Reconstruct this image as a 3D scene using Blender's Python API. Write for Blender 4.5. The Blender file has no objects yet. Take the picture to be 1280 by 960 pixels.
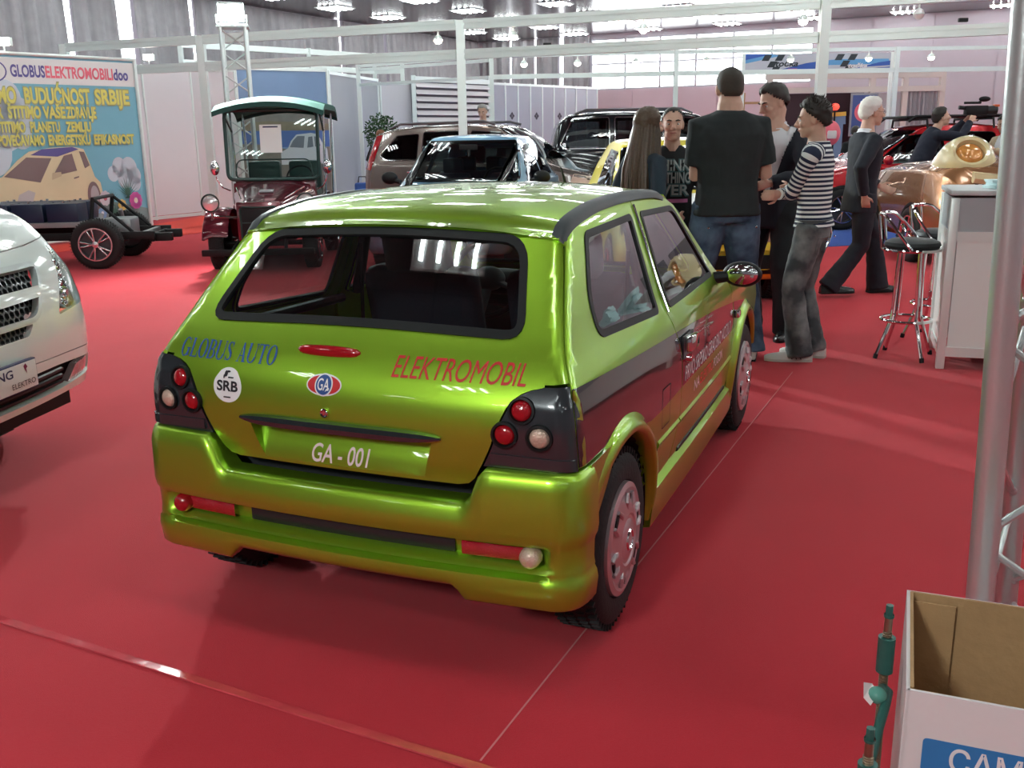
import bpy, bmesh, math, random
import numpy as np
from mathutils import Vector, Matrix, noise
from mathutils.bvhtree import BVHTree
D = bpy.data
SC = bpy.context.scene
COL = SC.collection
random.seed(7)
PI = math.pi

# ------------------------------------------------------------------ camera
cam_d = D.cameras.new('camera')
cam = D.objects.new('camera', cam_d)
COL.objects.link(cam)
SC.camera = cam
cam_d.sensor_width = 36
cam_d.lens = 1203.3 * 36 / 1280
cam_d.clip_end = 200
CAM_H, PITCH, ROLL = 1.4496, math.radians(14.438), math.radians(0.914)
fwd = Vector((0, math.cos(PITCH), -math.sin(PITCH)))
dwn = Vector((0, -math.sin(PITCH), -math.cos(PITCH)))
rgt = Vector((1, 0, 0))
r2 = rgt * math.cos(ROLL) + dwn * math.sin(ROLL)
d2 = dwn * math.cos(ROLL) - rgt * math.sin(ROLL)
M = Matrix((r2, -d2, -fwd)).transposed().to_4x4()
M.translation = (0, 0, CAM_H)
cam.matrix_world = M

# ------------------------------------------------------------------ world and exposure
SC.view_settings.view_transform = 'Standard'
SC.view_settings.look = 'None'
SC.view_settings.exposure = -0.1
SC.view_settings.gamma = 1
SC.view_settings.use_curve_mapping = False
w = D.worlds.new('hall_air')
SC.world = w
w.use_nodes = True
w.node_tree.nodes['Background'].inputs[0].default_value = (0.80, 0.90, 1.0, 1)
w.node_tree.nodes['Background'].inputs[1].default_value = 0.55

HA = math.radians(27)                        # the hall runs 27 degrees off the camera's axis
E1 = Vector((math.sin(HA), math.cos(HA), 0))
E2 = Vector((math.cos(HA), -math.sin(HA), 0))
CEIL = 4.5
TUBE_STRENGTH = 34.0


def lamp(name, kind, loc, target, power, color=(1, 1, 1), size=.2, angle=60, blend=.4):
    l = D.lights.new(name, kind)
    l.energy = power
    l.color = color
    if kind == 'SPOT':
        l.spot_size = math.radians(angle); l.spot_blend = blend; l.shadow_soft_size = size
    elif kind == 'AREA':
        l.size = size
    else:
        l.shadow_soft_size = size
    o = D.objects.new(name, l)
    COL.objects.link(o)
    o.location = loc
    d = Vector(target) - Vector(loc)
    o.rotation_euler = d.to_track_quat('-Z', 'Y').to_euler()
    return o


# floodlight on the lattice tower beyond the green car, and an added unseen fill spot behind the camera
lamp('floodlight_beam', 'SPOT', (-3.72, 13.70, 3.12), (0.6, 3.2, 0.3), 2300, (.90, 1.0, .98), .10, 100, .5)
lamp('added_fill_spot', 'SPOT', (-2.6, -2.6, 3.6), (-0.9, 5.0, .6), 620, (.93, 1.0, .97), .30, 100, .6)
# ------------------------------------------------------------------ helpers: materials
MATS = {}


def P(name, col, rough=.5, metal=0.0, coat=0.0, spec=.5, emit=0.0, ecol=None, vary=0.0, vscale=30, bump=0.0, bscale=200,
      trans=0.0, ior=1.45, sheen=0.0, alpha=1.0, coat_rough=.03):
    if name in MATS:
        return MATS[name]
    m = D.materials.new(name)
    m.use_nodes = True
    nt = m.node_tree
    b = nt.nodes['Principled BSDF']
    b.inputs['Base Color'].default_value = (*col, 1)
    b.inputs['Roughness'].default_value = rough
    b.inputs['Metallic'].default_value = metal
    b.inputs['Coat Weight'].default_value = coat
    b.inputs['Coat Roughness'].default_value = coat_rough
    b.inputs['Specular IOR Level'].default_value = spec
    b.inputs['Transmission Weight'].default_value = trans
    b.inputs['IOR'].default_value = ior
    b.inputs['Alpha'].default_value = alpha
    if sheen:
        b.inputs['Sheen Weight'].default_value = sheen
        b.inputs['Sheen Roughness'].default_value = .4
    if emit:
        b.inputs['Emission Color'].default_value = (*(ecol or col), 1)
        b.inputs['Emission Strength'].default_value = emit
    if vary or bump:
        tc = nt.nodes.new('ShaderNodeTexCoord')
    if vary:
        n = nt.nodes.new('ShaderNodeTexNoise')
        n.inputs['Scale'].default_value = vscale
        n.inputs['Detail'].default_value = 5
        nt.links.new(tc.outputs['Object'], n.inputs['Vector'])
        mx = nt.nodes.new('ShaderNodeMix'); mx.data_type = 'RGBA'
        mx.inputs['A'].default_value = (*[max(0, c * (1 - vary)) for c in col], 1)
        mx.inputs['B'].default_value = (*[min(1, c * (1 + vary)) for c in col], 1)
        nt.links.new(n.outputs['Fac'], mx.inputs['Factor'])
        nt.links.new(mx.outputs['Result'], b.inputs['Base Color'])
    if bump:
        n2 = nt.nodes.new('ShaderNodeTexNoise')
        n2.inputs['Scale'].default_value = bscale
        n2.inputs['Detail'].default_value = 4
        nt.links.new(tc.outputs['Object'], n2.inputs['Vector'])
        bp = nt.nodes.new('ShaderNodeBump')
        bp.inputs['Strength'].default_value = bump
        bp.inputs['Distance'].default_value = .01
        nt.links.new(n2.outputs['Fac'], bp.inputs['Height'])
        nt.links.new(bp.outputs['Normal'], b.inputs['Normal'])
    MATS[name] = m
    return m


def glass_mat(name, tint=(.75, .85, .82), rough=.0, fres=1.45, gain=1.0):
    """thin pane: clear tinted pass-through plus a mirror that follows Fresnel"""
    if name in MATS:
        return MATS[name]
    m = D.materials.new(name); m.use_nodes = True
    nt = m.node_tree; nt.nodes.clear()
    out = nt.nodes.new('ShaderNodeOutputMaterial')
    t = nt.nodes.new('ShaderNodeBsdfTransparent'); t.inputs[0].default_value = (*tint, 1)
    g = nt.nodes.new('ShaderNodeBsdfGlossy'); g.inputs['Roughness'].default_value = rough
    f = nt.nodes.new('ShaderNodeFresnel')
    # same mirror from both faces of the pane: the node inverts the index on back faces, so hand it the inverse there
    ge = nt.nodes.new('ShaderNodeNewGeometry'); ma = nt.nodes.new('ShaderNodeMath'); ma.operation = 'MULTIPLY_ADD'; ma.inputs[1].default_value = -2; ma.inputs[2].default_value = 1
    pw_ = nt.nodes.new('ShaderNodeMath'); pw_.operation = 'POWER'; pw_.inputs[0].default_value = fres
    nt.links.new(ge.outputs['Backfacing'], ma.inputs[0]); nt.links.new(ma.outputs[0], pw_.inputs[1]); nt.links.new(pw_.outputs[0], f.inputs['IOR'])
    mu = nt.nodes.new('ShaderNodeMath'); mu.operation = 'MULTIPLY'; mu.inputs[1].default_value = gain; mu.use_clamp = True
    mx = nt.nodes.new('ShaderNodeMixShader')
    nt.links.new(f.outputs[0], mu.inputs[0]); nt.links.new(mu.outputs[0], mx.inputs[0])
    nt.links.new(t.outputs[0], mx.inputs[1]); nt.links.new(g.outputs[0], mx.inputs[2])
    nt.links.new(mx.outputs[0], out.inputs[0])
    MATS[name] = m
    return m


# ------------------------------------------------------------------ helpers: meshes
def V(*a):
    return Vector(a)


def rotz(a):
    return Matrix.Rotation(a, 4, 'Z')


def frame_from(d, up=Vector((0, 0, 1))):
    d = Vector(d).normalized()
    if abs(d.dot(up)) > .98:
        up = Vector((0, 1, 0))
    s = d.cross(up).normalized()
    u = s.cross(d).normalized()
    return s, u, d


class MB:
    """collects shapes; build() links them as ONE mesh object"""

    def __init__(self):
        self.v = []; self.f = []; self.m = Matrix.Identity(4)

    def add(self, vs, fs):
        n = len(self.v)
        self.v += [self.m @ Vector(p) for p in vs]
        self.f += [tuple(i + n for i in f) for f in fs]
        return self

    def box(self, c, s, rz=0, rot=None, bev=0.0):
        hx, hy, hz = s[0] / 2, s[1] / 2, s[2] / 2
        R = rot if rot is not None else Matrix.Rotation(rz, 3, 'Z')
        c = Vector(c)
        if bev <= 0:
            vs = [c + R @ Vector((x * hx, y * hy, z * hz)) for x in (-1, 1) for y in (-1, 1) for z in (-1, 1)]
            fs = [(0, 1, 3, 2), (4, 6, 7, 5), (0, 4, 5, 1), (2, 3, 7, 6), (0, 2, 6, 4), (1, 5, 7, 3)]
            return self.add(vs, fs)
        bm = bmesh.new()
        bmesh.ops.create_cube(bm, size=1)
        for v in bm.verts:
            v.co = Vector((v.co.x * s[0], v.co.y * s[1], v.co.z * s[2]))
        bmesh.ops.bevel(bm, geom=bm.edges[:], offset=bev, segments=2, affect='EDGES', profile=.6)
        bm.verts.index_update()
        vs = [c + R @ v.co for v in bm.verts]; fs = [tuple(v.index for v in f.verts) for f in bm.faces]
        bm.free()
        return self.add(vs, fs)

    def cyl(self, p0, p1, r0, r1=None, n=16, cap=True):
        r1 = r0 if r1 is None else r1
        p0, p1 = Vector(p0), Vector(p1)
        s, u, d = frame_from(p1 - p0)
        vs = []
        for p, r in ((p0, r0), (p1, r1)):
            for i in range(n):
                a = 2 * PI * i / n
                vs.append(p + (s * math.cos(a) + u * math.sin(a)) * r)
        fs = [(i, (i + 1) % n, n + (i + 1) % n, n + i) for i in range(n)]
        if cap:
            fs += [tuple(range(n))[::-1], tuple(range(n, 2 * n))]
        return self.add(vs, fs)

    def tube(self, pts, r, n=10, closed=False, cap=True, flat=1.0, up=Vector((0, 0, 1))):
        pts = [Vector(p) for p in pts]
        N = len(pts)
        rs = r if isinstance(r, (list, tuple)) else [r] * N
        vs = []
        prev = None
        for i, p in enumerate(pts):
            a = pts[i - 1] if (i > 0 or closed) else pts[i]
            b = pts[(i + 1) % N] if (i < N - 1 or closed) else pts[i]
            d = (b - a)
            if d.length < 1e-9:
                d = Vector((0, 0, 1))
            if prev is None:
                s, u, d = frame_from(d, up)
            else:
                d = d.normalized()
                s = prev - d * prev.dot(d)
                if s.length < 1e-6:
                    s, u, d = frame_from(d, up)
                s.normalize(); u = s.cross(d)
            prev = s
            for k in range(n):
                t = 2 * PI * k / n
                vs.append(p + s * math.cos(t) * rs[i] + u * math.sin(t) * rs[i] * flat)
        fs = []
        for i in range(N if closed else N - 1):
            j = (i + 1) % N
            for k in range(n):
                fs.append((i * n + k, i * n + (k + 1) % n, j * n + (k + 1) % n, j * n + k))
        if cap and not closed:
            fs += [tuple(range(n))[::-1], tuple(range((N - 1) * n, N * n))]
        return self.add(vs, fs)

    def lathe(self, prof, origin=(0, 0, 0), axis=(0, 0, 1), n=32, cap=False):
        o = Vector(origin); s, u, d = frame_from(axis)
        vs = []
        for (r, h) in prof:
            for k in range(n):
                t = 2 * PI * k / n
                vs.append(o + d * h + (s * math.cos(t) + u * math.sin(t)) * r)
        fs = []
        for i in range(len(prof) - 1):
            for k in range(n):
                fs.append((i * n + k, i * n + (k + 1) % n, (i + 1) * n + (k + 1) % n, (i + 1) * n + k))
        if cap:
            fs += [tuple(range(n))[::-1], tuple(range((len(prof) - 1) * n, len(prof) * n))]
        return self.add(vs, fs)

    def ell(self, c, r, rot=None, nu=18, nv=12):
        c = Vector(c); R = rot if rot is not None else Matrix.Identity(3)
        if not hasattr(r, '__len__'):
            r = (r, r, r)
        vs = [c + R @ Vector((0, 0, r[2]))]
        for j in range(1, nv):
            a = PI * j / nv
            for i in range(nu):
                b = 2 * PI * i / nu
                vs.append(c + R @ Vector((r[0] * math.sin(a) * math.cos(b), r[1] * math.sin(a) * math.sin(b), r[2] * math.cos(a))))
        vs.append(c + R @ Vector((0, 0, -r[2])))
        fs = [(0, 1 + i, 1 + (i + 1) % nu) for i in range(nu)]
        for j in range(nv - 2):
            for i in range(nu):
                a = 1 + j * nu
                fs.append((a + i, a + nu + i, a + nu + (i + 1) % nu, a + (i + 1) % nu))
        a = 1 + (nv - 2) * nu
        fs += [(len(vs) - 1, a + (i + 1) % nu, a + i) for i in range(nu)]
        return self.add(vs, fs)

    def loft(self, rings, cap=True, closed=True):
        n = len(rings[0]); vs = [p for r in rings for p in r]; fs = []
        for i in range(len(rings) - 1):
            for k in range(n if closed else n - 1):
                fs.append((i * n + k, i * n + (k + 1) % n, (i + 1) * n + (k + 1) % n, (i + 1) * n + k))
        if cap and closed:
            fs += [tuple(range(n))[::-1], tuple(range((len(rings) - 1) * n, len(rings) * n))]
        return self.add(vs, fs)

    def poly(self, pts, t=None, nrm=None):
        """flat polygon, extruded by vector t when given"""
        pts = [Vector(p) for p in pts]; n = len(pts)
        if t is None:
            return self.add(pts, [tuple(range(n))])
        t = Vector(t)
        return self.add(pts + [p + t for p in pts], [tuple(range(n))[::-1], tuple(range(n, 2 * n))] +
                        [(i, (i + 1) % n, n + (i + 1) % n, n + i) for i in range(n)])

    def mesh(self, name, m=None, smooth=True, angle=35):
        me = D.meshes.new(name)
        me.from_pydata(self.v, [], self.f)
        bm = bmesh.new(); bm.from_mesh(me)
        bmesh.ops.recalc_face_normals(bm, faces=bm.faces[:])
        bm.to_mesh(me); bm.free()
        if m is not None:
            me.materials.append(m)
        if smooth:
            me.polygons.foreach_set('use_smooth', [True] * len(me.polygons))
            me.set_sharp_from_angle(angle=math.radians(angle))
        me.update()
        return me

    def build(self, name, m, parent=None, smooth=True, angle=35):
        return put(name, self.mesh(name, m, smooth, angle), parent)


def put(name, me, parent=None):
    o = D.objects.new(name, me)
    COL.objects.link(o)
    if parent is not None:
        o.parent = parent
    return o


def tag(o, label=None, cat=None, group=None, kind=None):
    if label: o['label'] = label
    if cat: o['category'] = cat
    if group: o['group'] = group
    if kind: o['kind'] = kind
    return o


def empty(name, loc=(0, 0, 0), rz=0.0, label=None, cat=None, group=None):
    o = D.objects.new(name, None)
    o.empty_display_size = .2
    COL.objects.link(o)
    o.location = loc; o.rotation_euler = (0, 0, rz)
    return tag(o, label, cat, group)


def copy_tree(o, parent=None):
    c = o.copy(); COL.objects.link(c); c.parent = parent
    for ch in [k for k in D.objects if k.parent == o]:
        copy_tree(ch, c)
    return c


def structure(name, mb, m, smooth=False, parent=None):
    o = mb.build(name, m, parent, smooth)
    if parent is None:
        o['kind'] = 'structure'
    return o


def hermite(xs, ys):
    xs = list(map(float, xs)); ys = list(map(float, ys)); n = len(xs)
    d = [(ys[i + 1] - ys[i]) / (xs[i + 1] - xs[i]) for i in range(n - 1)]
    t = [d[0]] + [0 if d[i - 1] * d[i] <= 0 else 2 * d[i - 1] * d[i] / (d[i - 1] + d[i]) for i in range(1, n - 1)] + [d[-1]]

    def f(x):
        if x <= xs[0]: return ys[0] + t[0] * (x - xs[0])
        if x >= xs[-1]: return ys[-1] + t[-1] * (x - xs[-1])
        i = 0
        while x > xs[i + 1]: i += 1
        h = xs[i + 1] - xs[i]; s = (x - xs[i]) / h
        return ((1 + 2 * s) * (1 - s) ** 2 * ys[i] + s * (1 - s) ** 2 * h * t[i] + s * s * (3 - 2 * s) * ys[i + 1] + s * s * (s - 1) * h * t[i + 1])
    return f


def round_poly(pts, r, n=5):
    """2D polygon with corners rounded by radius r (number or list)"""
    out = []; N = len(pts)
    for i, p in enumerate(pts):
        rr = r[i] if isinstance(r, (list, tuple)) else r
        p = Vector(p).to_2d(); a = Vector(pts[i - 1]).to_2d(); b = Vector(pts[(i + 1) % N]).to_2d()
        if rr <= 0:
            out.append(tuple(p)); continue
        da, db = (a - p), (b - p)
        k = min(rr, da.length * .45, db.length * .45)
        A = p + da.normalized() * k; B = p + db.normalized() * k
        for j in range(n + 1):
            t = j / n
            out.append(tuple(A * (1 - t) ** 2 + p * 2 * t * (1 - t) + B * t * t))
    return out


def inset_poly(pts, d):
    """moves every edge of a 2D polygon inward by d (outward when negative)"""
    N = len(pts); P2 = [Vector(p).to_2d() for p in pts]
    area = sum(P2[i].x * P2[(i + 1) % N].y - P2[(i + 1) % N].x * P2[i].y for i in range(N))
    sg = 1 if area > 0 else -1
    out = []
    for i in range(N):
        e0 = (P2[i] - P2[i - 1]); e1 = (P2[(i + 1) % N] - P2[i])
        if e0.length < 1e-7: e0 = e1
        if e1.length < 1e-7: e1 = e0
        n0 = Vector((-e0.y, e0.x)).normalized() * sg; n1 = Vector((-e1.y, e1.x)).normalized() * sg
        b = n0 + n1
        if b.length < 1e-6: b = n0
        b.normalize()
        k = max(.5, b.dot(n0))
        out.append(tuple(P2[i] + b * d / k))
    return out


def grid_cut(poly, holes=(), step=.04):
    """2D polygon with holes -> bmesh in the xy plane, cut along a grid so that it can follow a curved surface"""
    bm = bmesh.new()
    es = []
    for loop in [poly] + list(holes):
        vs = [bm.verts.new((p[0], p[1], 0)) for p in loop]
        es += [bm.edges.new((vs[i], vs[(i + 1) % len(vs)])) for i in range(len(vs))]
    if holes:
        bmesh.ops.triangle_fill(bm, use_beauty=True, use_dissolve=False, edges=es)
    else:
        bmesh.ops.triangulate(bm, faces=[bm.faces.new(bm.verts[:])], ngon_method='EAR_CLIP')
    xs = [p[0] for p in poly]; ys = [p[1] for p in poly]
    sx, sy = step if isinstance(step, tuple) else (step, step)
    for ax, lo, hi, st in ((0, min(xs), max(xs), sx), (1, min(ys), max(ys), sy)):
        n = int((hi - lo) / st)
        for i in range(1, n + 1):
            c = lo + (hi - lo) * i / (n + 1)
            co = (c, 0, 0) if ax == 0 else (0, c, 0)
            no = (1, 0, 0) if ax == 0 else (0, 1, 0)
            bmesh.ops.bisect_plane(bm, geom=bm.verts[:] + bm.edges[:] + bm.faces[:], plane_co=co, plane_no=no, dist=1e-6)
    return bm


def surf_panel(name, poly, holes, fn, m, parent=None, step=.04, thick=.012, lift=0.0, rim=True):
    """panel on the surface fn(u,v)->Vector; outward lift, folded-in rim; normals taken from the surface itself"""
    bm = grid_cut(poly, holes, step)
    bm.verts.index_update()
    e = .002
    co, no = [], []
    for v in bm.verts:
        u, w_ = v.co.x, v.co.y
        p = fn(u, w_)
        n = (fn(u + e, w_) - fn(u - e, w_)).cross(fn(u, w_ + e) - fn(u, w_ - e))
        n = n.normalized() if n.length > 1e-12 else Vector((0, 0, 1))
        co.append(p); no.append(n)
    cen = sum(co, Vector()) / len(co)
    sg = fn.out if hasattr(fn, 'out') else 1
    no = [n * sg for n in no]
    vs = [p + n * lift for p, n in zip(co, no)]
    ns = list(no)
    fs = []
    for f in bm.faces:
        ids = [v.index for v in f.verts]
        a, b, c = vs[ids[0]], vs[ids[1]], vs[ids[2]]
        if (b - a).cross(c - a).dot(no[ids[0]]) < 0:
            ids = ids[::-1]
        fs.append(tuple(ids))
    if rim and thick > 0:
        be = [ed for ed in bm.edges if len(ed.link_faces) == 1]
        for ed in be:
            i, j = ed.verts[0].index, ed.verts[1].index
            f = ed.link_faces[0]
            fc = sum((vs[v.index] for v in f.verts), Vector()) / len(f.verts)
            q = [vs[i], vs[j], vs[j] - no[j] * thick, vs[i] - no[i] * thick]
            on = (q[1] - q[0]).cross(q[3] - q[0]).normalized()
            if on.dot((q[0] + q[1]) / 2 - fc) < 0:
                q = [q[1], q[0], q[3], q[2]]; on = -on
            k = len(vs)
            vs += q; ns += [on] * 4
            fs.append((k, k + 1, k + 2, k + 3))
    bm.free()
    me = D.meshes.new(name)
    me.from_pydata(vs, [], fs)
    me.materials.append(m)
    me.polygons.foreach_set('use_smooth', [True] * len(me.polygons))
    me.normals_split_custom_set_from_vertices([tuple(n) for n in ns])
    me.update()
    return put(name, me, parent)


TXT = {}


def text_pts(s, bold=0.0, shear=0.0, space=1.0):
    """2D outline mesh of a word: vertices scaled to height 1 (capitals), start x=0; returns verts, faces, width"""
    key = (s, bold, shear, space)
    if key in TXT: return TXT[key]
    cu = D.curves.new('t', 'FONT')
    cu.body = s; cu.offset = bold; cu.shear = shear; cu.space_character = space
    cu.resolution_u = 4
    o = D.objects.new('t', cu); COL.objects.link(o)
    dg = bpy.context.evaluated_depsgraph_get()
    dg.update()
    me = D.meshes.new_from_object(o.evaluated_get(dg))
    vs = [v.co.copy() for v in me.vertices]; fs = [tuple(p.vertices) for p in me.polygons]
    D.objects.remove(o); D.curves.remove(cu); D.meshes.remove(me)
    cap = .69
    x0 = min(v.x for v in vs); x1 = max(v.x for v in vs)
    vs = [((v.x - x0) / cap, v.y / cap) for v in vs]
    TXT[key] = (vs, fs, (x1 - x0) / cap)
    return TXT[key]


def lettering(name, s, fn, m, parent, width=None, height=.1, u0=0, v0=0, bold=0.0, shear=0.0, space=1.0, lift=.0015, flip=False):
    """a word laid onto surface fn(u,v); u grows along the word, width fits the word to a length"""
    vs, fs, wd = text_pts(s, bold, shear, space)
    sx = (width / wd) if width else height
    mb = MB()
    e = .002
    pts = []
    for (x, y) in vs:
        u = u0 + (-x if flip else x) * sx; v = v0 + y * height
        p = fn(u, v)
        n = (fn(u + e, v) - fn(u - e, v)).cross(fn(u, v + e) - fn(u, v - e)).normalized() * getattr(fn, 'out', 1)
        pts.append(p + n * lift)
    mb.add(pts, fs)
    return mb.build(name, m, parent, smooth=False)


def planar(o, ux, uy, out=1):
    o, ux, uy = Vector(o), Vector(ux), Vector(uy)

    def f(u, v): return o + ux * u + uy * v
    f.out = out
    return f


def evaluated(o):
    dg = bpy.context.evaluated_depsgraph_get()
    dg.update()
    return D.meshes.new_from_object(o.evaluated_get(dg))


def remeshed(mb, voxel, smooth_n=4, ratio=None, disp=None):
    """union of the shapes in mb as one closed smooth mesh"""
    me = D.meshes.new('tmp'); me.from_pydata(mb.v, [], mb.f)
    o = D.objects.new('tmp', me); COL.objects.link(o)
    md = o.modifiers.new('r', 'REMESH'); md.mode = 'VOXEL'; md.voxel_size = voxel; md.use_smooth_shade = True
    if smooth_n:
        sm = o.modifiers.new('s', 'SMOOTH'); sm.iterations = smooth_n; sm.factor = .5
    if ratio:
        dc = o.modifiers.new('d', 'DECIMATE'); dc.ratio = ratio
    r = evaluated(o)
    D.objects.remove(o); D.meshes.remove(me)
    if disp:
        for v, n in zip(r.vertices, [v.normal.copy() for v in r.vertices]):
            v.co += n * disp(v.co)
    r.polygons.foreach_set('use_smooth', [True] * len(r.polygons))
    r.update()
    return r
# ------------------------------------------------------------------ shared materials
m_green = P('green_pearl_paint', (.32, .565, .035), .35, .78, 1.0, vary=.05, vscale=400, coat_rough=.02)
m_rub = P('black_rubber', (.008, .009, .010), .5, spec=.3)
m_trim = P('dark_trim', (.02, .022, .025), .35)
m_band = P('gloss_black_film', (.018, .020, .024), .12, 0, 1.0)
m_tl = P('tail_housing_grey', (.030, .036, .042), .22, .2, .8)
m_red = P('red_lens', (.36, .006, .012), .12, 0, 1.0)
m_redref = P('red_reflector', (.42, .006, .018), .25, 0, .6, bump=.5, bscale=260)
m_clear = P('clear_lens', (.66, .50, .40), .1, .3, 1.0, bump=.4, bscale=180)
m_chrome = P('chrome', (.80, .82, .83), .08, 1.0)
m_silver = P('silver_wheel_paint', (.62, .56, .58), .32, .65, .3)
m_tyre = P('tyre_rubber', (.016, .016, .017), .75, bump=.25, bscale=90)
m_seat = P('navy_seat_cloth', (.022, .026, .045), .9, vary=.25, vscale=160)
m_plast = P('dark_cabin_plastic', (.025, .027, .03), .6)
m_white = P('white_vinyl', (.82, .84, .84), .5)
m_redtxt = P('red_vinyl', (.55, .025, .03), .4)
m_bluetxt = P('blue_vinyl', (.03, .09, .30), .4)
m_glass = glass_mat('clear_window', (.66, .74, .72), fres=1.55, gain=1.9)
m_pink = P('pale_pink_vinyl', (.85, .70, .70), .5)
m_sliver = P('grey_film', (.16, .18, .20), .35, .3, .6)



# ------------------------------------------------------------------ hall: floor, walls, ceiling
def hall(s1, s2, z=0): return E1 * s1 + E2 * s2 + Vector((0, 0, z))


def carpet(name, col, col2, sheen=.14):
    m = P(name, col, .95, 0, 0, .15, sheen=sheen, bump=.35, bscale=420)
    nt = m.node_tree; b = nt.nodes['Principled BSDF']
    tc = nt.nodes.new('ShaderNodeTexCoord')
    n1 = nt.nodes.new('ShaderNodeTexNoise'); n1.inputs['Scale'].default_value = 1.3; n1.inputs['Detail'].default_value = 6
    n2 = nt.nodes.new('ShaderNodeTexNoise'); n2.inputs['Scale'].default_value = 260; n2.inputs['Detail'].default_value = 3
    nt.links.new(tc.outputs['Object'], n1.inputs['Vector']); nt.links.new(tc.outputs['Object'], n2.inputs['Vector'])
    ad = nt.nodes.new('ShaderNodeMath'); ad.operation = 'ADD'
    mu = nt.nodes.new('ShaderNodeMath'); mu.operation = 'MULTIPLY'; mu.inputs[1].default_value = .5
    nt.links.new(n1.outputs['Fac'], ad.inputs[0]); nt.links.new(n2.outputs['Fac'], ad.inputs[1]); nt.links.new(ad.outputs[0], mu.inputs[0])
    r = nt.nodes.new('ShaderNodeValToRGB')
    r.color_ramp.elements[0].position = .32; r.color_ramp.elements[0].color = (*col2, 1)
    r.color_ramp.elements[1].position = .66; r.color_ramp.elements[1].color = (*col, 1)
    nt.links.new(mu.outputs[0], r.inputs[0]); nt.links.new(r.outputs[0], b.inputs['Base Color'])
    return m


m_carpet = carpet('red_carpet', (.58, .028, .045), (.48, .018, .032))
m_carpet2 = carpet('orange_red_carpet', (.78, .045, .02), (.66, .03, .015))
m_blue_carpet = carpet('blue_carpet', (.03, .10, .42), (.02, .07, .32))
b = MB()
c4 = [hall(-14, -24), hall(-14, 18), hall(32, 18), hall(32, -24)]
b.add(c4, [(0, 1, 2, 3)])
fl = structure('floor', b, m_carpet)


def floor_patch(name, pts, z, m, label=None):
    b = MB(); b.poly([Vector((p[0], p[1], 0.0005)) for p in pts], (0, 0, z)); return b.build(name, m, fl, smooth=False)


floor_patch('carpet_runner', [(-7.2, 13.1), (-5.95, 15.75), (-6.5, 17.1), (-6.1, 19.5), (-3.6, 20.9), (-2.9, 24), (-3.6, 22), (-3.7, 19.2), (-4.4, 17.4), (-6.5, 12.6)], .003, m_carpet2)
floor_patch('blue_carpet_patch', [(4.0, 12.45), (12, 14.9), (10.5, 21), (2.2, 17.6)], .003, m_blue_carpet)
floor_patch('blue_carpet_patch', [(-3.3, 20.0), (-1.2, 18.2), (3.2, 17.8), (3.2, 27), (-.6, 25.5), (-3.2, 23.6)], .003, m_blue_carpet)
# seam of clear tape across the front, and a thin seam along the hall's axis
m_tape = P('clear_seam_tape', (.62, .06, .08), .10, 0, .6, .9, vary=.25, vscale=14, bump=.10, bscale=16)
b = MB()
sd = Vector((.848, -.43, 0)).normalized()
pts = [Vector((-3.6, 3.76, .002)) + sd * (i * .25) + Vector((0, 0, .0008 * math.sin(i * 1.7))) for i in range(20)]
sn = Vector((-sd.y, sd.x, 0))
b.loft([[p - sn * .016, p - sn * .013 + Vector((0, 0, .0025)), p + sn * .013 + Vector((0, 0, .0028)), p + sn * .016] for p in pts], cap=False, closed=False)
b.build('seam_tape', m_tape, fl)
b = MB(); p0, p1 = Vector((-.09, 2.01, .001)), Vector((1.75, 5.82, .001)); dn = Vector((p1.y - p0.y, p0.x - p1.x, 0)).normalized() * .0025
b.poly([p0 - dn, p0 + dn, p1 + dn, p1 - dn], (0, 0, .001)); b.build('carpet_joint', P('pale_joint', (.62, .20, .20), .8), fl, smooth=False)

# --- walls
S1B, S2L, S2R = 29.9, -16.3, 12.5
m_wall = P('hall_wall_grey', (.52, .48, .54), .7, vary=.04, vscale=2)
m_pinkwall = P('hall_wall_panel', (.56, .43, .48), .6, vary=.03, vscale=2)
m_day = P('daylight_window', (1, 1, 1), .4, emit=5.5, ecol=(.93, .97, 1.0))
m_seam = P('wall_seam', (.36, .33, .37), .7)


def wall_quad(name, a, b_, z0, z1, m, th=.12):
    mb = MB(); a, b_ = Vector(a), Vector(b_); n = Vector((-(b_ - a).y, (b_ - a).x, 0)).normalized() * th
    mb.poly([a + V(0, 0, z0), b_ + V(0, 0, z0), b_ + V(0, 0, z1), a + V(0, 0, z1)], n)
    return structure(name, mb, m)


def wall_part(name, a, b_, z0, z1, m, parent, th=.03, out=-1):
    mb = MB(); a, b_ = Vector(a), Vector(b_); n = Vector((-(b_ - a).y, (b_ - a).x, 0)).normalized() * th * out
    mb.poly([a + V(0, 0, z0), b_ + V(0, 0, z0), b_ + V(0, 0, z1), a + V(0, 0, z1)], n)
    return mb.build(name, m, parent, smooth=False)


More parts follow.
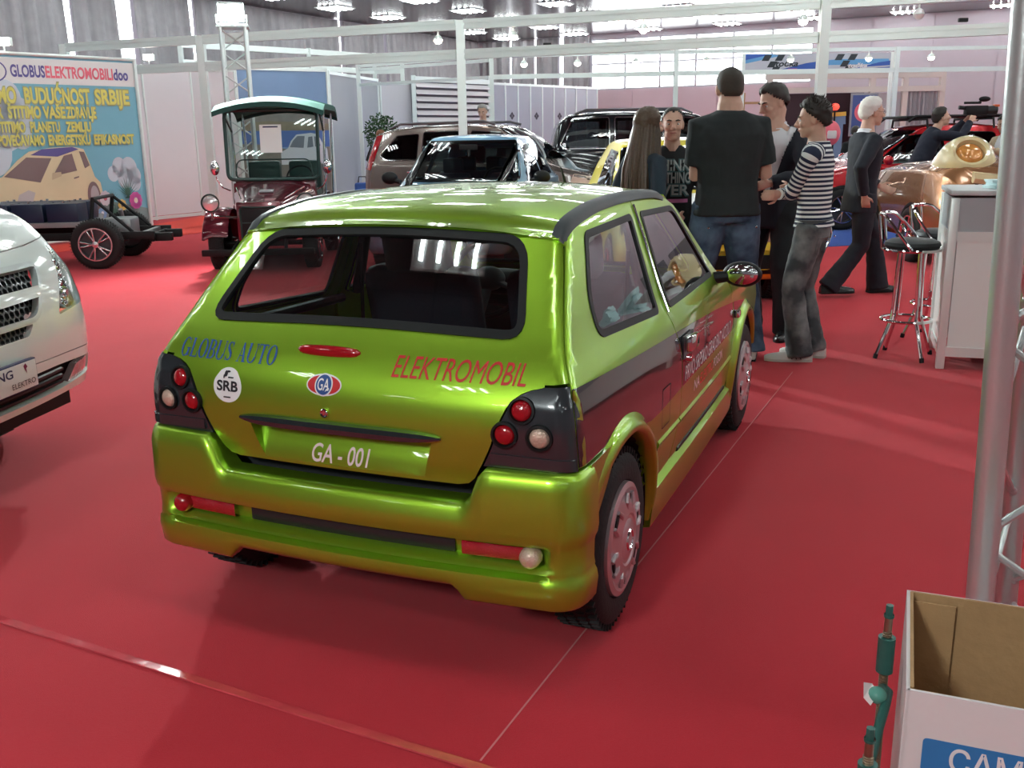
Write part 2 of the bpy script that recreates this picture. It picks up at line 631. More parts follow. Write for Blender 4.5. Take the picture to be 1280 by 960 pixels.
# left wall (behind the curtains), back wall with the window band, right wall, wall behind the camera
wl = wall_quad('wall_left', hall(-14, S2L), hall(S1B, S2L), 0, CEIL, m_wall, .12)
W0, W1 = -12.2, -5.4            # the window band in the back wall
wb = wall_quad('wall_back', hall(S1B, S2L), hall(S1B, W0), 0, CEIL, m_wall)
wall_quad('wall_back_below_window', hall(S1B, W0), hall(S1B, W1), 0, 2.82, m_pinkwall)
wall_quad('wall_back_above_window', hall(S1B, W0), hall(S1B, W1), 4.36, CEIL, m_wall)
wall_quad('wall_back_right', hall(S1B, W1), hall(S1B, S2R), 0, CEIL, m_wall)
wr = wall_quad('wall_right', hall(S1B, S2R), hall(-14, S2R), 0, CEIL, m_wall)
wall_quad('wall_rear', hall(-14, S2R), hall(-14, S2L), 0, CEIL, m_wall)
wbb = D.objects['wall_back_below_window']
for i in range(5):
    s = W0 + .05 + i * 1.35
    for z0, z1 in ((.05, 1.0), (1.02, 1.93), (1.95, 2.78)):
        wall_part('wall_panel', hall(S1B - .001, s), hall(S1B - .001, s + 1.32), z0, z1, m_pinkwall, wbb, .025)
wbr = D.objects['wall_back_right']
for i in range(11):
    s = W1 + .03 + i * 1.6
    wall_part('wall_panel', hall(S1B - .001, s), hall(S1B - .001, s + 1.56), .05, CEIL - .02, m_wall, wbr, .025)
for i in range(9):
    s = S1B - 1.2 - i * 1.6
    wall_part('wall_panel', hall(s + 1.54, S2R - .001), hall(s, S2R - .001), .05, CEIL - .02, m_wall, wr, .025)
# window band: frame, mullions and bright panes
mb = MB(); n = E1 * .05
for z0, z1 in ((2.82, 2.87), (3.58, 3.63), (4.32, 4.36)):
    mb.poly([hall(S1B, W0, z0), hall(S1B, W1, z0), hall(S1B, W1, z1), hall(S1B, W0, z1)], n)
win = structure('window_1', mb, P('window_frame_grey', (.5, .5, .55), .5))
for i in range(6):
    s = W0 + i * (W1 - W0) / 6
    wall_part('window_pane', hall(S1B + .04, s + .02), hall(S1B + .04, s + (W1 - W0) / 6 - .02), 2.86, 4.33, m_day, win, .01)
    wall_part('mullion', hall(S1B, s - .03), hall(S1B, s + .03), 2.82, 4.36, P('window_frame_grey', (.5, .5, .55), .5), win, .05)
# a door with a dark frame under the window, grey doors on the right
b = MB(); a0, a1 = hall(S1B - .03, -11.0), hall(S1B - .03, -9.0)
for q0, q1, z0, z1 in ((a0, a0 + E2 * .1, 0, 1.98), (a1 - E2 * .1, a1, 0, 1.98), (a0, a1, 1.90, 2.0)):
    b.poly([q0 + V(0, 0, z0), q1 + V(0, 0, z0), q1 + V(0, 0, z1), q0 + V(0, 0, z1)], E1 * -.04)
structure('door_1', b, P('door_frame_brown', (.20, .10, .11), .5))
b = MB(); m_gdoor = P('grey_door', (.16, .16, .18), .5)
for s in (2.45, 4.0):
    b.poly([hall(S1B - .03, s, 0), hall(S1B - .03, s + 1.3, 0), hall(S1B - .03, s + 1.3, 2.35), hall(S1B - .03, s, 2.35)], E1 * -.05)
structure('door_2', b, m_gdoor)

# --- ceiling of glossy metal tiles on a grid, with four-tube luminaires
m_ceil = P('glossy_ceiling_tile', (.10, .085, .095), .20, .25, 0, .32)
nt = m_ceil.node_tree
tc = nt.nodes.new('ShaderNodeTexCoord'); mp = nt.nodes.new('ShaderNodeMapping'); mp.inputs['Rotation'].default_value = (0, 0, HA)
bk = nt.nodes.new('ShaderNodeTexBrick')
bk.offset = 0; bk.inputs['Scale'].default_value = 1.0; bk.inputs['Brick Width'].default_value = .75; bk.inputs['Row Height'].default_value = .75
bk.inputs['Mortar Size'].default_value = .014
bk.inputs['Color1'].default_value = (.11, .093, .105, 1); bk.inputs['Color2'].default_value = (.09, .078, .088, 1); bk.inputs['Mortar'].default_value = (.05, .045, .05, 1)
nt.links.new(tc.outputs['Object'], mp.inputs[0]); nt.links.new(mp.outputs[0], bk.inputs['Vector']); nt.links.new(bk.outputs['Color'], nt.nodes['Principled BSDF'].inputs['Base Color'])
mb = MB(); mb.poly([p + V(0, 0, CEIL) for p in c4], (0, 0, .1))
ceil = structure('ceiling', mb, m_ceil)

m_tube = P('fluorescent_tube', (1, 1, 1), .5, emit=TUBE_STRENGTH, ecol=(.92, 1.0, .98))
m_tray = P('luminaire_tray', (.75, .78, .78), .3, .2)
tray = MB()
tray.box((0, 0, .0), (.70, .70, .012)); tray.box((.345, 0, -.006), (.012, .70, .014)); tray.box((-.345, 0, -.006), (.012, .70, .014)); tray.box((0, .345, -.006), (.70, .012, .014)); tray.box((0, -.345, -.006), (.70, .012, .014))
me_tray = tray.mesh('luminaire_tray', m_tray, False)
me_tube = MB().cyl((0, -.31, 0), (0, .31, 0), .020, n=8).mesh('tube', m_tube)
LUM = []
for i in range(-7, 13):
    for j in range(-9, 8):
        p = Vector((5.33, 27.36, 0)) + E1 * (i - 9) * 2.25 + E2 * j * 2.38
        s1, s2 = p.dot(E1), p.dot(E2)
        if not (-8 < s1 < S1B - .6 and S2L + .6 < s2 < S2R - .6): continue
        if s1 < 8 and (i % 2): continue
        if s1 < -2 and abs(s2) > 7: continue
        o = empty('ceiling_luminaire', (p.x, p.y, CEIL - .008), -HA)
        o['category'] = 'ceiling light'; o['group'] = 'fluorescent ceiling lights'; LUM.append((j, s1, o))
        put('tray', me_tray, o)
        for k in range(4):
            t = put('tube', me_tube, o); t.location = (-.255 + .17 * k, 0, -.018)
ORD = 'first second third fourth fifth sixth seventh eighth ninth tenth eleventh twelfth thirteenth fourteenth fifteenth sixteenth seventeenth eighteenth nineteenth'.split()
rows_ = sorted({q[0] for q in LUM})
for r_, jj in enumerate(rows_):
    for k, (_, _, o) in enumerate(sorted((q for q in LUM if q[0] == jj), key=lambda q: -q[1])):
        o['label'] = 'four-tube ceiling light in the %s row from the curtain wall, %s from the window wall' % (ORD[r_], ORD[k])

# --- long grey curtains on the left wall and the corner, daylight slits between them
m_curt = P('grey_curtain', (.34, .33, .35), .9, vary=.18, vscale=6)


def curtain(a, b_, z0, z1, label, waves):
    a, b_ = Vector(a), Vector(b_); L = (b_ - a).length; d = (b_ - a) / L; n = Vector((d.y, -d.x, 0))
    N = max(30, int(L / .045)); rows = []
    ph = random.random() * 6
    for i in range(N + 1):
        x = L * i / N
        off = .10 + .055 * math.sin(x * waves + ph) + .02 * math.sin(x * waves * 2.3 + ph * 2)
        rows.append([a + d * x + n * (off * k) + V(0, 0, z) for z, k in ((z0, 1.15), ((z0 + z1) / 2, 1.0), (z1, .7))])
    mb = MB(); mb.loft(rows, cap=False, closed=False)
    o = mb.build('curtain', m_curt, None, angle=80)
    tag(o, label, 'curtain', 'long grey curtains on the hall wall')


m_slit = P('daylight_slit', (1, 1, 1), .5, emit=5.5, ecol=(.93, .97, 1.0))
b = MB(); b.box((0, 0, 0), (1, .02, 1))
slits = [(9.6, .16), (13.43, .22), (14.7, .43), (16.65, .2), (22.0, .2), (24.05, .18)]
prev = 4.0
LEFTC = ['near stretch of grey curtain on the left hall wall, beyond the left picture edge', 'broad grey curtain over the left half of the banner', 'narrow grey curtain between two daylight slits over the banner', 'grey curtain just right of the widest daylight slit, over the white panel wall', 'broad grey curtain behind the lattice tower and the blue poster', 'short grey curtain above the narrow stand wall with the bush', 'last grey curtain of the left hall wall, above the louvred wall']
slits_i = 0
for s, wd in slits + [(S1B - .15, 0)]:
    curtain(hall(prev, S2L + .02), hall(s, S2L + .02), 1.9, CEIL - .03, LEFTC[slits_i], 17); slits_i += 1
    if wd:
        wall_part('window_strip', hall(s, S2L + .001), hall(s + wd, S2L + .001), 1.9, CEIL - .02, m_slit, wl, .02)
    prev = s + wd
prev = S2L + .2
CORN = ['corner curtain left of the first daylight slit above the lilac wall', 'narrow corner curtain between the first and second daylight slits', 'narrow corner curtain between the second and third daylight slits', 'corner curtain between the widest daylight slit and the bright window']
slits_i = 0
for s, wd in ((-15.1, .10), (-14.2, .09), (-13.3, .17), (W0 - .02, 0)):
    curtain(hall(S1B - .02, prev), hall(S1B - .02, s), 1.9, CEIL - .03, CORN[slits_i], 15); slits_i += 1
    if wd:
        wall_part('window_strip', hall(S1B - .001, s), hall(S1B - .001, s + wd), 1.9, CEIL - .02, m_slit, wb, .02)
    prev = s + wd
# ------------------------------------------------------------------ exhibition stands: aluminium frames, panel walls, banner, posters
m_alu = P('aluminium_profile', (.78, .86, .84), .35, .30, 0, .5)
m_alu_dk = P('aluminium_groove', (.30, .33, .34), .45, .6)
m_panel = P('white_stand_panel', (.72, .70, .73), .55, vary=.02, vscale=3)
m_grey_panel = P('grey_stand_panel', (.40, .42, .46), .55, vary=.03, vscale=3)
m_lilac = P('lilac_grey_panel', (.38, .40, .47), .5, vary=.03, vscale=3)


def beam(p0, p1, w, h):
    """grooved aluminium beam: two flanges and a recessed web"""
    p0, p1 = Vector(p0), Vector(p1); d = (p1 - p0).normalized(); mb = MB()
    if abs(d.z) > .9: s, u = Vector((1, 0, 0)), Vector((0, 1, 0))
    else: s = d.cross(Vector((0, 0, 1))).normalized(); u = Vector((0, 0, 1))
    def bar(cu, hw, hh):
        q = [s * a * hw + u * (cu + e * hh) for a, e in ((-1, -1), (1, -1), (1, 1), (-1, 1))]
        mb.loft([[p0 + k for k in q], [p1 + k for k in q]])
    bar(h * .30, w / 2, h * .20); bar(-h * .30, w / 2, h * .20); bar(0, w * .36, h * .12)
    return mb


def beam_part(name, p0, p1, w, h, par):
    return beam(p0, p1, w, h).build(name, m_alu, par, smooth=False)


def F1(X): return Vector((X, 15.5 - .37 * (X + .7), 0))


fr = empty('exhibition_frame', F1(-.72), 0, 'tall aluminium stand frame with two long beams crossing the hall behind the cars', 'frame')
def rel(o, p): return Vector(p) - o.location
posts = [-7.9, -5.15, -.70, 4.26, 9.6]
for X in posts:
    p = F1(X)
    beam_part('post', rel(fr, p + V(0, 0, .012)), rel(fr, p + V(0, 0, 3.16)), .13, .13, fr)
    b = MB(); b.box(rel(fr, p + V(0, 0, .006)), (.2, .2, .012)); b.build('foot_plate', m_alu, fr, smooth=False)
for a, c in zip(posts[:-1], posts[1:]):
    d = (F1(c) - F1(a)).normalized() * .068
    for z in (3.10, 2.67):
        beam_part('beam', rel(fr, F1(a) + d + V(0, 0, z)), rel(fr, F1(c) - d + V(0, 0, z)), .09, .145, fr)
b = MB()
for X, z in ((.60, 2.70), (5.85, 2.75)):
    b.box(rel(fr, F1(X) + V(0, 0, z + .05)), (.12, .05, .05), bev=.01)
b.build('beam_clip', m_rub, fr)

fr2 = empty('exhibition_frame', (3.34, 19.9, 0), 0, 'thin far aluminium frame carrying lit spots in front of the bright window', 'frame')
P2 = [Vector((-.31, 20.2, 0)), Vector((3.34, 19.95, 0)), Vector((7.71, 20.0, 0)), Vector((11.3, 20.1, 0))]
for p in P2:
    beam_part('post', rel(fr2, p + V(0, 0, .0)), rel(fr2, p + V(0, 0, 3.04)), .085, .085, fr2)
for a, c in zip(P2[:-1], P2[1:]):
    d = (c - a).normalized() * .045
    for z, h in ((3.0, .07), (2.60, .09)):
        beam_part('beam', rel(fr2, a + d + V(0, 0, z)), rel(fr2, c - d + V(0, 0, z)), .06, h, fr2)
a, c = P2[0], Vector((-3.3, 22.4, 0))
for z in (3.0, 2.92, 2.6):
    beam_part('beam', rel(fr2, a + V(-.05, .04, z)), rel(fr2, c + V(0, 0, z)), .06, .06, fr2)
beam_part('post', rel(fr2, c), rel(fr2, c + V(0, 0, 3.04)), .085, .085, fr2)

# booth rails high on the left, between the curtains and the panel walls
fr3 = empty('exhibition_frame', (-4.6, 23.6, 0), 0, 'grey stand frame above the blue poster wall, under the curtains', 'frame')
Q = [Vector(p) for p in ((-6.85, 21.35, 0), (-4.6, 23.6, 0), (-3.3, 25.2, 0), (-2.6, 25.1, 0))]
for p in Q:
    beam_part('post', rel(fr3, p), rel(fr3, p + V(0, 0, 3.5)), .09, .09, fr3)
for a, c in zip(Q[:-1], Q[1:]):
    for z in (3.42, 3.06):
        beam_part('beam', rel(fr3, a + V(0, 0, z)), rel(fr3, c + V(0, 0, z)), .07, .12, fr3)

# lit spots under the beams
m_bulb = P('warm_spot_bulb', (1, .85, .7), .4, emit=45, ecol=(1.0, .80, .66))
bul = MB(); bul.ell((0, 0, -.13), (.062, .062, .055), nu=12, nv=8); me_bul = bul.mesh('spot_bulb', m_bulb)
hou = MB(); hou.cyl((0, 0, 0), (0, 0, -.06), .012, n=8); hou.lathe([(.02, -.05), (.045, -.07), (.075, -.12), (.07, -.125)], n=14); me_hou = hou.mesh('spot_housing', m_alu)
spots = [((.34, 20.15), 'spot', 2.95), ((1.40, 20.08), 'spot', 2.95), ((2.55, 20.0), 'spot', 2.95), ((3.94, 19.96), 'spot', 2.95), ((5.6, 19.97), 'spot', 2.95), ((7.15, 20.0), 'spot', 2.95), ((8.40, 20.03), 'spot', 2.95), ((10.05, 20.07), 'spot', 2.95)]
names = ['first lit spot from the left on the thin far frame', 'second lit spot from the left on the thin far frame', 'third lit spot from the left on the far frame, against the bright window',
         'lit spot on the far frame above the broad man in the black T-shirt', 'lit spot on the far frame in front of the blue and white banner', 'lit spot on the far frame just left of its right-hand post',
         'lit spot on the far frame just right of its right-hand post', 'last lit spot on the far frame beside the near silver pole']
for (p, _, z), lb in zip(spots, names):
    o = empty('spotlight', (p[0], p[1], z + .008), 0, lb, 'spotlight', 'warm spots on the far frame')
    put('housing', me_hou, o); put('bulb', me_bul, o)
for X, z, lb in ((-1.05, 3.02, 'lit spot hanging under the upper near beam left of the tall post'), (.10, 3.02, 'lit spot hanging under the upper near beam right of the tall post'), (1.95, 3.02, 'lit spot under the upper near beam in front of the ceiling glare'),
                 (4.0, 3.02, 'lit spot under the upper near beam just left of the right-hand post'), (5.35, 3.02, 'unlit white spot hanging under the upper near beam on the right')):
    p = F1(X)
    o = empty('spotlight', (p.x, p.y, z), 0, lb, 'spotlight', 'spots on the near frame')
    put('housing', me_hou, o)
    if 'unlit' in lb:
        bb = MB(); bb.ell((0, 0, -.12), (.07, .07, .07), nu=12, nv=8); bb.build('bulb', P('unlit_bulb', (.75, .72, .74), .4), o)
    else: put('bulb', me_bul, o)


def panel_wall(name, pts, h, m, label, cat='panel wall', n=None, posts=True, group=None):
    """run of stand panels between slim posts; every panel is a part"""
    pts = [Vector((p[0], p[1], 0)) for p in pts]
    o = empty(name, pts[0], 0, label, cat, group)
    for i, (a, c) in enumerate(zip(pts[:-1], pts[1:])):
        L = (c - a).length; d = (c - a) / L; k = n[i] if n else max(1, round(L / 1.0)); nn = Vector((-d.y, d.x, 0))
        for j in range(k):
            p = a + d * (L * j / k + .02); q = a + d * (L * (j + 1) / k - .02)
            mb = MB(); mb.poly([rel(o, p) + V(0, 0, .08), rel(o, q) + V(0, 0, .08), rel(o, q) + V(0, 0, h - .06), rel(o, p) + V(0, 0, h - .06)], nn * .012)
            mb.build('panel', m, o, smooth=False)
        mb = MB()
        for z in (.04, h - .03):
            q = [rel(o, a) + V(0, 0, z), rel(o, c) + V(0, 0, z)]
            mb.loft([[x_ + nn * e * .022 + V(0, 0, f * .03) for e, f in ((-1, -1), (1, -1), (1, 1), (-1, 1))] for x_ in q])
        mb.build('rail', m_alu, o, smooth=False)
        for j in range(k + 1):
            p = a + d * (L * j / k)
            if j == 0 and i > 0: continue
            mb = MB(); mb.cyl(rel(o, p), rel(o, p) + V(0, 0, h + .01), .024, n=8); mb.build('post', m_alu, o, smooth=False)
    return o


panel_wall('panel_wall', [(-7.3, 17.6), (-6.15, 19.6), (-5.37, 19.88)], 2.82, m_panel, 'white stand wall of panels between the banner and the lattice tower', n=[2, 1])
panel_wall('panel_wall', [(-3.72, 21.05), (-3.1, 24.1)], 2.82, m_grey_panel, 'grey stand wall right of the blue landscape poster', n=[1])
panel_wall('panel_wall', [(-3.05, 24.15), (-2.3, 24.4)], 2.75, m_panel, 'narrow white stand wall behind the potted bush', n=[1])
o = panel_wall('panel_wall', [(-.40, 26.4), (2.68, 30.0)], 2.82, m_lilac, 'lilac grey wall of upright panels with small dark emblems behind the dark four-by-four', n=[9])
m_dark = P('dark_print', (.05, .04, .06), .5)
a, c = Vector((-.40, 26.4, 0)), Vector((2.68, 30.0, 0)); d = (c - a).normalized(); nn = Vector((d.y, -d.x, 0))
for j in (1, 3, 5, 7):
    p = a + d * ((c - a).length * (j + .5) / 9) + nn * .006 + V(0, 0, 1.98)
    mb = MB()
    for e, f in ((0, .055), (0, -.055), (.055, 0), (-.055, 0)):
        q = p + d * e + V(0, 0, f)
        mb.poly([q + V(0, 0, .05), q + d * .05, q - V(0, 0, .05), q - d * .05], nn * .002)
    mb.m = Matrix.Translation(-o.location) @ mb.m
    mb.v = [v - o.location for v in mb.v]
    mb.build('emblem', m_dark, o, smooth=False)

# louvred wall
lo = empty('louvre_wall', (-2.25, 24.2, 0), 0, 'white louvred stand wall behind the parked cars', 'louvre wall')
a, c = Vector((-2.25, 24.2, 0)), Vector((-.45, 26.35, 0)); d = (c - a).normalized(); nn = Vector((d.y, -d.x, 0))
m_slat = P('louvre_white', (.74, .71, .73), .5)
for i in range(16):
    z = .25 + i * .162
    mb = MB()
    q = [nn * -.05 + V(0, 0, .055), nn * -.035 + V(0, 0, .06), nn * .07 + V(0, 0, -.045), nn * .055 + V(0, 0, -.055)]
    mb.loft([[rel(lo, a) + d * .05 + V(0, 0, z) + k for k in q], [rel(lo, c) - d * .05 + V(0, 0, z) + k for k in q]])
    mb.build('slat', m_slat, lo, smooth=False)
for p in (a, c):
    mb = MB(); mb.box(rel(lo, p) + V(0, 0, 1.45), (.10, .10, 2.9)); mb.build('post', m_alu, lo, smooth=False)
mb = MB(); mb.loft([[rel(lo, p) + nn * e * .04 + V(0, 0, 2.82 + f * .06) for e, f in ((-1, -1), (1, -1), (1, 1), (-1, 1))] for p in (a, c)]); mb.build('rail', m_alu, lo, smooth=False)
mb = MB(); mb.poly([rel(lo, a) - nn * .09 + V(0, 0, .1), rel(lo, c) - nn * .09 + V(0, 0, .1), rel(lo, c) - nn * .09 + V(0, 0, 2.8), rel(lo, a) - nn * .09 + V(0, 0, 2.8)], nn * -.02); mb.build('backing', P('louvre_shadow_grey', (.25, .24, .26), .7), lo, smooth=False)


# ------------------------------------------------------------------ flat print on boards
class Print:
    """flat shapes printed on a board; each next shape lies a hair in front of the last"""

    def __init__(self, root, A, B):
        self.o = root; A, B = Vector((*A, 0)), Vector((*B, 0)); self.A = A; self.d = (B - A).normalized(); self.n = Vector((self.d.y, -self.d.x, 0)); self.k = 0; self.ou, self.su = 0, 1

    def pt(self, u, z): return self.A + self.d * (self.ou + self.su * u) + V(0, 0, z) + self.n * (.004 + self.k * .0007) - self.o.location

    def shape(self, name, pts, m):
        self.k += 1
        mb = MB(); mb.add([self.pt(*p) for p in pts], [tuple(range(len(pts)))])
        return mb.build(name, m, self.o, smooth=False)

    def shapes(self, name, polys, m):
        self.k += 1
        mb = MB()
        for pts in polys: mb.add([self.pt(*p) for p in pts], [tuple(range(len(pts)))])
        return mb.build(name, m, self.o, smooth=False)

    def text(self, name, s, u0, u1, z, h, m, bold=.02, shear=0):
        self.k += 1
        k = self.k
        vs, fs, wd = text_pts(s, bold, shear, 1.0)
        mb = MB(); mb.add([self.pt(u0 + x * (u1 - u0) / wd, z + y * h) for x, y in vs], fs)
        return mb.build(name, m, self.o, smooth=False)


def ellipse(cx, cy, rx, ry, n=24, a0=0, a1=360):
    return [(cx + rx * math.cos(math.radians(a0 + (a1 - a0) * i / n)), cy + ry * math.sin(math.radians(a0 + (a1 - a0) * i / n))) for i in range(n + (0 if a1 - a0 == 360 else 1))]


def blob(cx, cy, rs, n=6):
    return [ellipse(cx + dx, cy + dy, r, r, 18) for dx, dy, r in rs]


# --- the big banner on the left
BA, BB = (-8.09, 12.81), (-5.78, 15.7)
ban = empty('advertising_banner', (BA[0], BA[1], 0), 0, 'large blue and white advertising banner with yellow lettering and a cream car', 'banner')
c_cy = P('banner_sky_blue', (.20, .46, .58), .6, vary=.06, vscale=1.5)
c_wh = P('banner_white', (.80, .78, .78), .6)
c_ye = P('banner_yellow', (.72, .66, .16), .6)
c_ol = P('banner_letter_edge', (.42, .40, .20), .6)
c_nv = P('banner_navy', (.12, .10, .30), .6)
c_rd = P('banner_red', (.80, .16, .22), .6)
c_cl = P('banner_cloud', (.60, .66, .74), .6)
c_cr = P('banner_cream', (.74, .62, .40), .6, vary=.08, vscale=3)
c_cr2 = P('banner_cream_shade', (.60, .46, .30), .6)
c_dk = P('banner_window_brown', (.22, .15, .15), .5)
c_gr = P('banner_grass', (.07, .17, .13), .6)
c_gg = P('banner_grey_green', (.22, .28, .28), .6, vary=.15, vscale=4)
pr = Print(ban, BA, BB)
mb = MB(); L = (Vector((*BB, 0)) - Vector((*BA, 0))).length
mb.poly([pr.pt(0, .03) - pr.n * .02, pr.pt(L, .03) - pr.n * .02, pr.pt(L, 2.66) - pr.n * .02, pr.pt(0, 2.66) - pr.n * .02], pr.n * .018)
mb.build('fabric', c_cy, ban, smooth=False)
pr.ou, pr.su, U0, U1 = .705, .794, -.86, 3.76
pr.shape('print', [(U0, 2.28), (U1, 2.28), (U1, 2.63), (U0, 2.63)], c_wh)
pr.shape('print', [(U0, .03), (U1, .03), (U1, .42), (2.9, .58), (2.2, .42), (1.2, .36), (U0, .45)], c_gg)
pr.shapes('print', blob(.95, 1.95, [(0, 0, .30), (.28, .12, .26), (.5, -.08, .22), (-.3, -.25, .35), (.2, -.3, .3), (.45, -.38, .2), (-.1, -.6, .35)]), c_cl)
pr.shapes('print', blob(3.22, 1.06, [(-.14, -.08, .12), (0, .02, .15), (.2, .0, .17), (.3, -.12, .14), (.1, -.16, .16), (.3, -.24, .12)]), c_cl)
pr.shape('logo_ring', ellipse(1.02, 2.44, .28, .16), c_nv)
pr.shape('logo_ring', ellipse(1.02, 2.44, .255, .14), c_wh)
pr.shape('logo_ring', ellipse(.93, 2.44, .14, .13), c_nv)
pr.text('lettering', 'GLOBUS', 1.36, 1.98, 2.375, .155, c_nv, .03)
pr.text('lettering', 'ELEKTROMOBILI', 1.99, 3.30, 2.375, .155, c_rd, .03)
pr.text('lettering', 'doo', 3.31, 3.61, 2.375, .155, c_nv, .03)
for s, u0, u1, z, h in (('SMO', .98, 1.40, 2.02, .20), ('BUDUĆNOST', 1.55, 2.78, 2.02, .20), ('SRBIJE', 2.88, 3.58, 2.02, .20),
                        ('JER', .86, 1.13, 1.815, .15), ('ŠTITIMO', 1.22, 1.80, 1.815, .15), ('VAŠE', 1.84, 2.26, 1.815, .15), ('ZDRAVLJE', 2.28, 2.86, 1.815, .15),
                        ('ŠTITIMO', .98, 1.48, 1.62, .13), ('PLANETU', 1.58, 2.12, 1.62, .13), ('ZEMLJU', 2.24, 2.72, 1.62, .13),
                        ('POVEĆAVAMO', .98, 1.80, 1.435, .13), ('ENERGETSKU', 1.88, 2.68, 1.435, .13), ('EFIKASNOST', 2.76, 3.58, 1.435, .13)):
    pr.text('lettering_edge', s, u0 - .012, u1 + .012, z - .008, h * 1.06, c_ol, .07)
    pr.text('lettering', s, u0, u1, z, h, c_ye, .03)
# the printed car
pr.shape('printed_car', [(.3, .45), (.3, .78), (.7, .93), (.95, 1.0), (1.25, 1.22), (1.48, 1.34), (1.9, 1.39), (2.3, 1.40), (2.52, 1.36), (2.60, 1.18), (2.68, .95), (2.78, .86), (2.80, .72), (2.70, .60), (2.50, .52), (2.2, .48), (1.75, .40), (1.0, .38)], c_cr)
pr.shape('printed_roof', [(1.50, 1.29), (1.72, 1.37), (2.3, 1.395), (2.42, 1.36), (2.0, 1.26)], c_nv)
pr.shape('printed_windscreen', [(.98, 1.0), (1.42, 1.26), (1.88, 1.24), (1.62, .90)], c_dk)
pr.shape('printed_window', [(1.86, .98), (2.12, 1.27), (2.28, 1.30), (2.34, 1.05)], c_dk)
pr.shape('printed_window', [(2.42, 1.33), (2.52, 1.32), (2.60, 1.12), (2.50, 1.08)], c_dk)
pr.shape('printed_mirror', [(1.84, .93), (2.03, .98), (2.03, 1.04), (1.86, 1.03)], c_cr2)
pr.shape('printed_headlamp', [(1.14, .62), (1.2, .74), (1.38, .80), (1.50, .76), (1.44, .64), (1.28, .57)], P('banner_lamp_grey', (.55, .50, .50), .5))
pr.shapes('printed_wheel', [ellipse(2.62, .66, .13, .22)], c_dk)
pr.shapes('printed_wheel', [ellipse(2.635, .66, .085, .16)], P('banner_wheel_grey', (.45, .40, .42), .5))
pr.shape('printed_handle', [(2.26, .93), (2.36, .95), (2.36, .97), (2.26, .95)], c_dk)
# grass tufts and flowers
for cx, cz, s in ((3.32, .70, .26), (2.95, .60, .18), (3.0, .40, .2), (2.45, .35, .16)):
    pr.shapes('printed_grass', [[(cx - .02 + .012 * i, cz - .1), (cx + .02 + .012 * i, cz - .1), (cx + s * math.cos(math.radians(20 + 14 * (i + 5))), cz - .02 + s * math.sin(math.radians(20 + 14 * (i + 5))))] for i in range(-5, 6)], c_gr)
for cx, cz, r, col, cen, n in ((3.47, .56, .15, (.62, .12, .40), (.8, .75, .6), 10), (3.17, .50, .10, (.72, .50, .14), (.2, .12, .1), 8), (2.83, .62, .13, (.75, .70, .76), (.6, .15, .2), 9), (2.74, .40, .10, (.25, .45, .68), (.8, .85, .9), 8)):
    mm = P('flower_%d' % int(r * 1000 + col[0] * 100), col, .6)
    pr.shapes('printed_flower', [ellipse(cx + r * .6 * math.cos(2 * PI * i / n), cz + r * .6 * math.sin(2 * PI * i / n), r * .34, r * .3, 10) for i in range(n)], mm)
    pr.shape('printed_flower_heart', ellipse(cx, cz, r * .28, r * .28, 12), P('heart_%d' % int(r * 1000 + cen[0] * 100), cen, .6))
pr.shapes('printed_stripe', [[(2.9 + .03 * i, .1), (2.93 + .03 * i, .1), (3.06 + .035 * i, .30), (3.2 + .03 * i, .36), (3.04 + .03 * i, .32)] for i in range(4)], c_cl)
for i in range(3):
    pr.shapes('printed_smudge', [[(3.22, .29 - .07 * i), (3.62, .31 - .07 * i), (3.62, .345 - .07 * i), (3.22, .325 - .07 * i)]], c_gg)
pr.ou, pr.su = 0, 1
mb = MB(); m0 = .030
for u in (0, L): MB().cyl(pr.pt(u, 0) - pr.n * .03, pr.pt(u, 2.70) - pr.n * .03, m0, n=10).build('post', m_alu, ban)
for z in (2.68, .03): MB().cyl(pr.pt(0, z) - pr.n * .03, pr.pt(L, z) - pr.n * .03, .025, n=10).build('rail', m_alu, ban)
# two lit floods over the banner
for i, (u, lb) in enumerate(((1.75, 'small lit halogen flood on the rail over the banner'), (3.9, 'small lit halogen flood over the white panel wall'))):
    p = Vector((*BA, 0)) + pr.d * u + V(0, 0, 2.712) if i == 0 else Vector((-6.6, 18.7, 2.84))
    o = empty('halogen_flood', p, 0, lb, 'floodlight')
    b = MB(); b.cyl((0, 0, 0), (0, 0, .08), .012, n=8); b.box((0, .03, .12), (.20, .08, .12), bev=.015); b.build('housing', m_alu, o)
    b = MB(); b.box((0, -.015, .12), (.18, .012, .10)); b.build('lamp_face', P('flood_face', (1, 1, 1), .5, emit=30, ecol=(1, .95, .86)), o)

# --- landscape poster behind the vintage car
PA, PB = (-5.35, 19.9), (-3.75, 21.0)
pos = empty('landscape_poster', (PA[0], PA[1], 0), 0, 'blue landscape poster wall with a pale old car by a lake', 'poster')
pp = Print(pos, PA, PB); L = (Vector((*PB, 0)) - Vector((*PA, 0))).length
mb = MB(); mb.poly([pp.pt(0, .03) - pp.n * .02, pp.pt(L, .03) - pp.n * .02, pp.pt(L, 2.80) - pp.n * .02, pp.pt(0, 2.80) - pp.n * .02], pp.n * .018)
mb.build('panel', P('poster_sky', (.20, .32, .52), .45, vary=.12, vscale=1.2), pos, smooth=False)
pp.shape('print', [(0, 1.70), (0, 1.86), (.25, 1.92), (.5, 2.08), (.75, 2.02), (1.1, 2.12), (1.4, 2.05), (1.65, 1.92), (1.95, 1.85), (1.95, 1.70)], P('poster_mountain', (.22, .20, .19), .6, vary=.3, vscale=8))
pp.shape('print', [(0, 1.62), (0, 1.78), (.6, 1.82), (1.2, 1.80), (1.95, 1.76), (1.95, 1.60)], P('poster_field', (.24, .20, .14), .6, vary=.25, vscale=9))
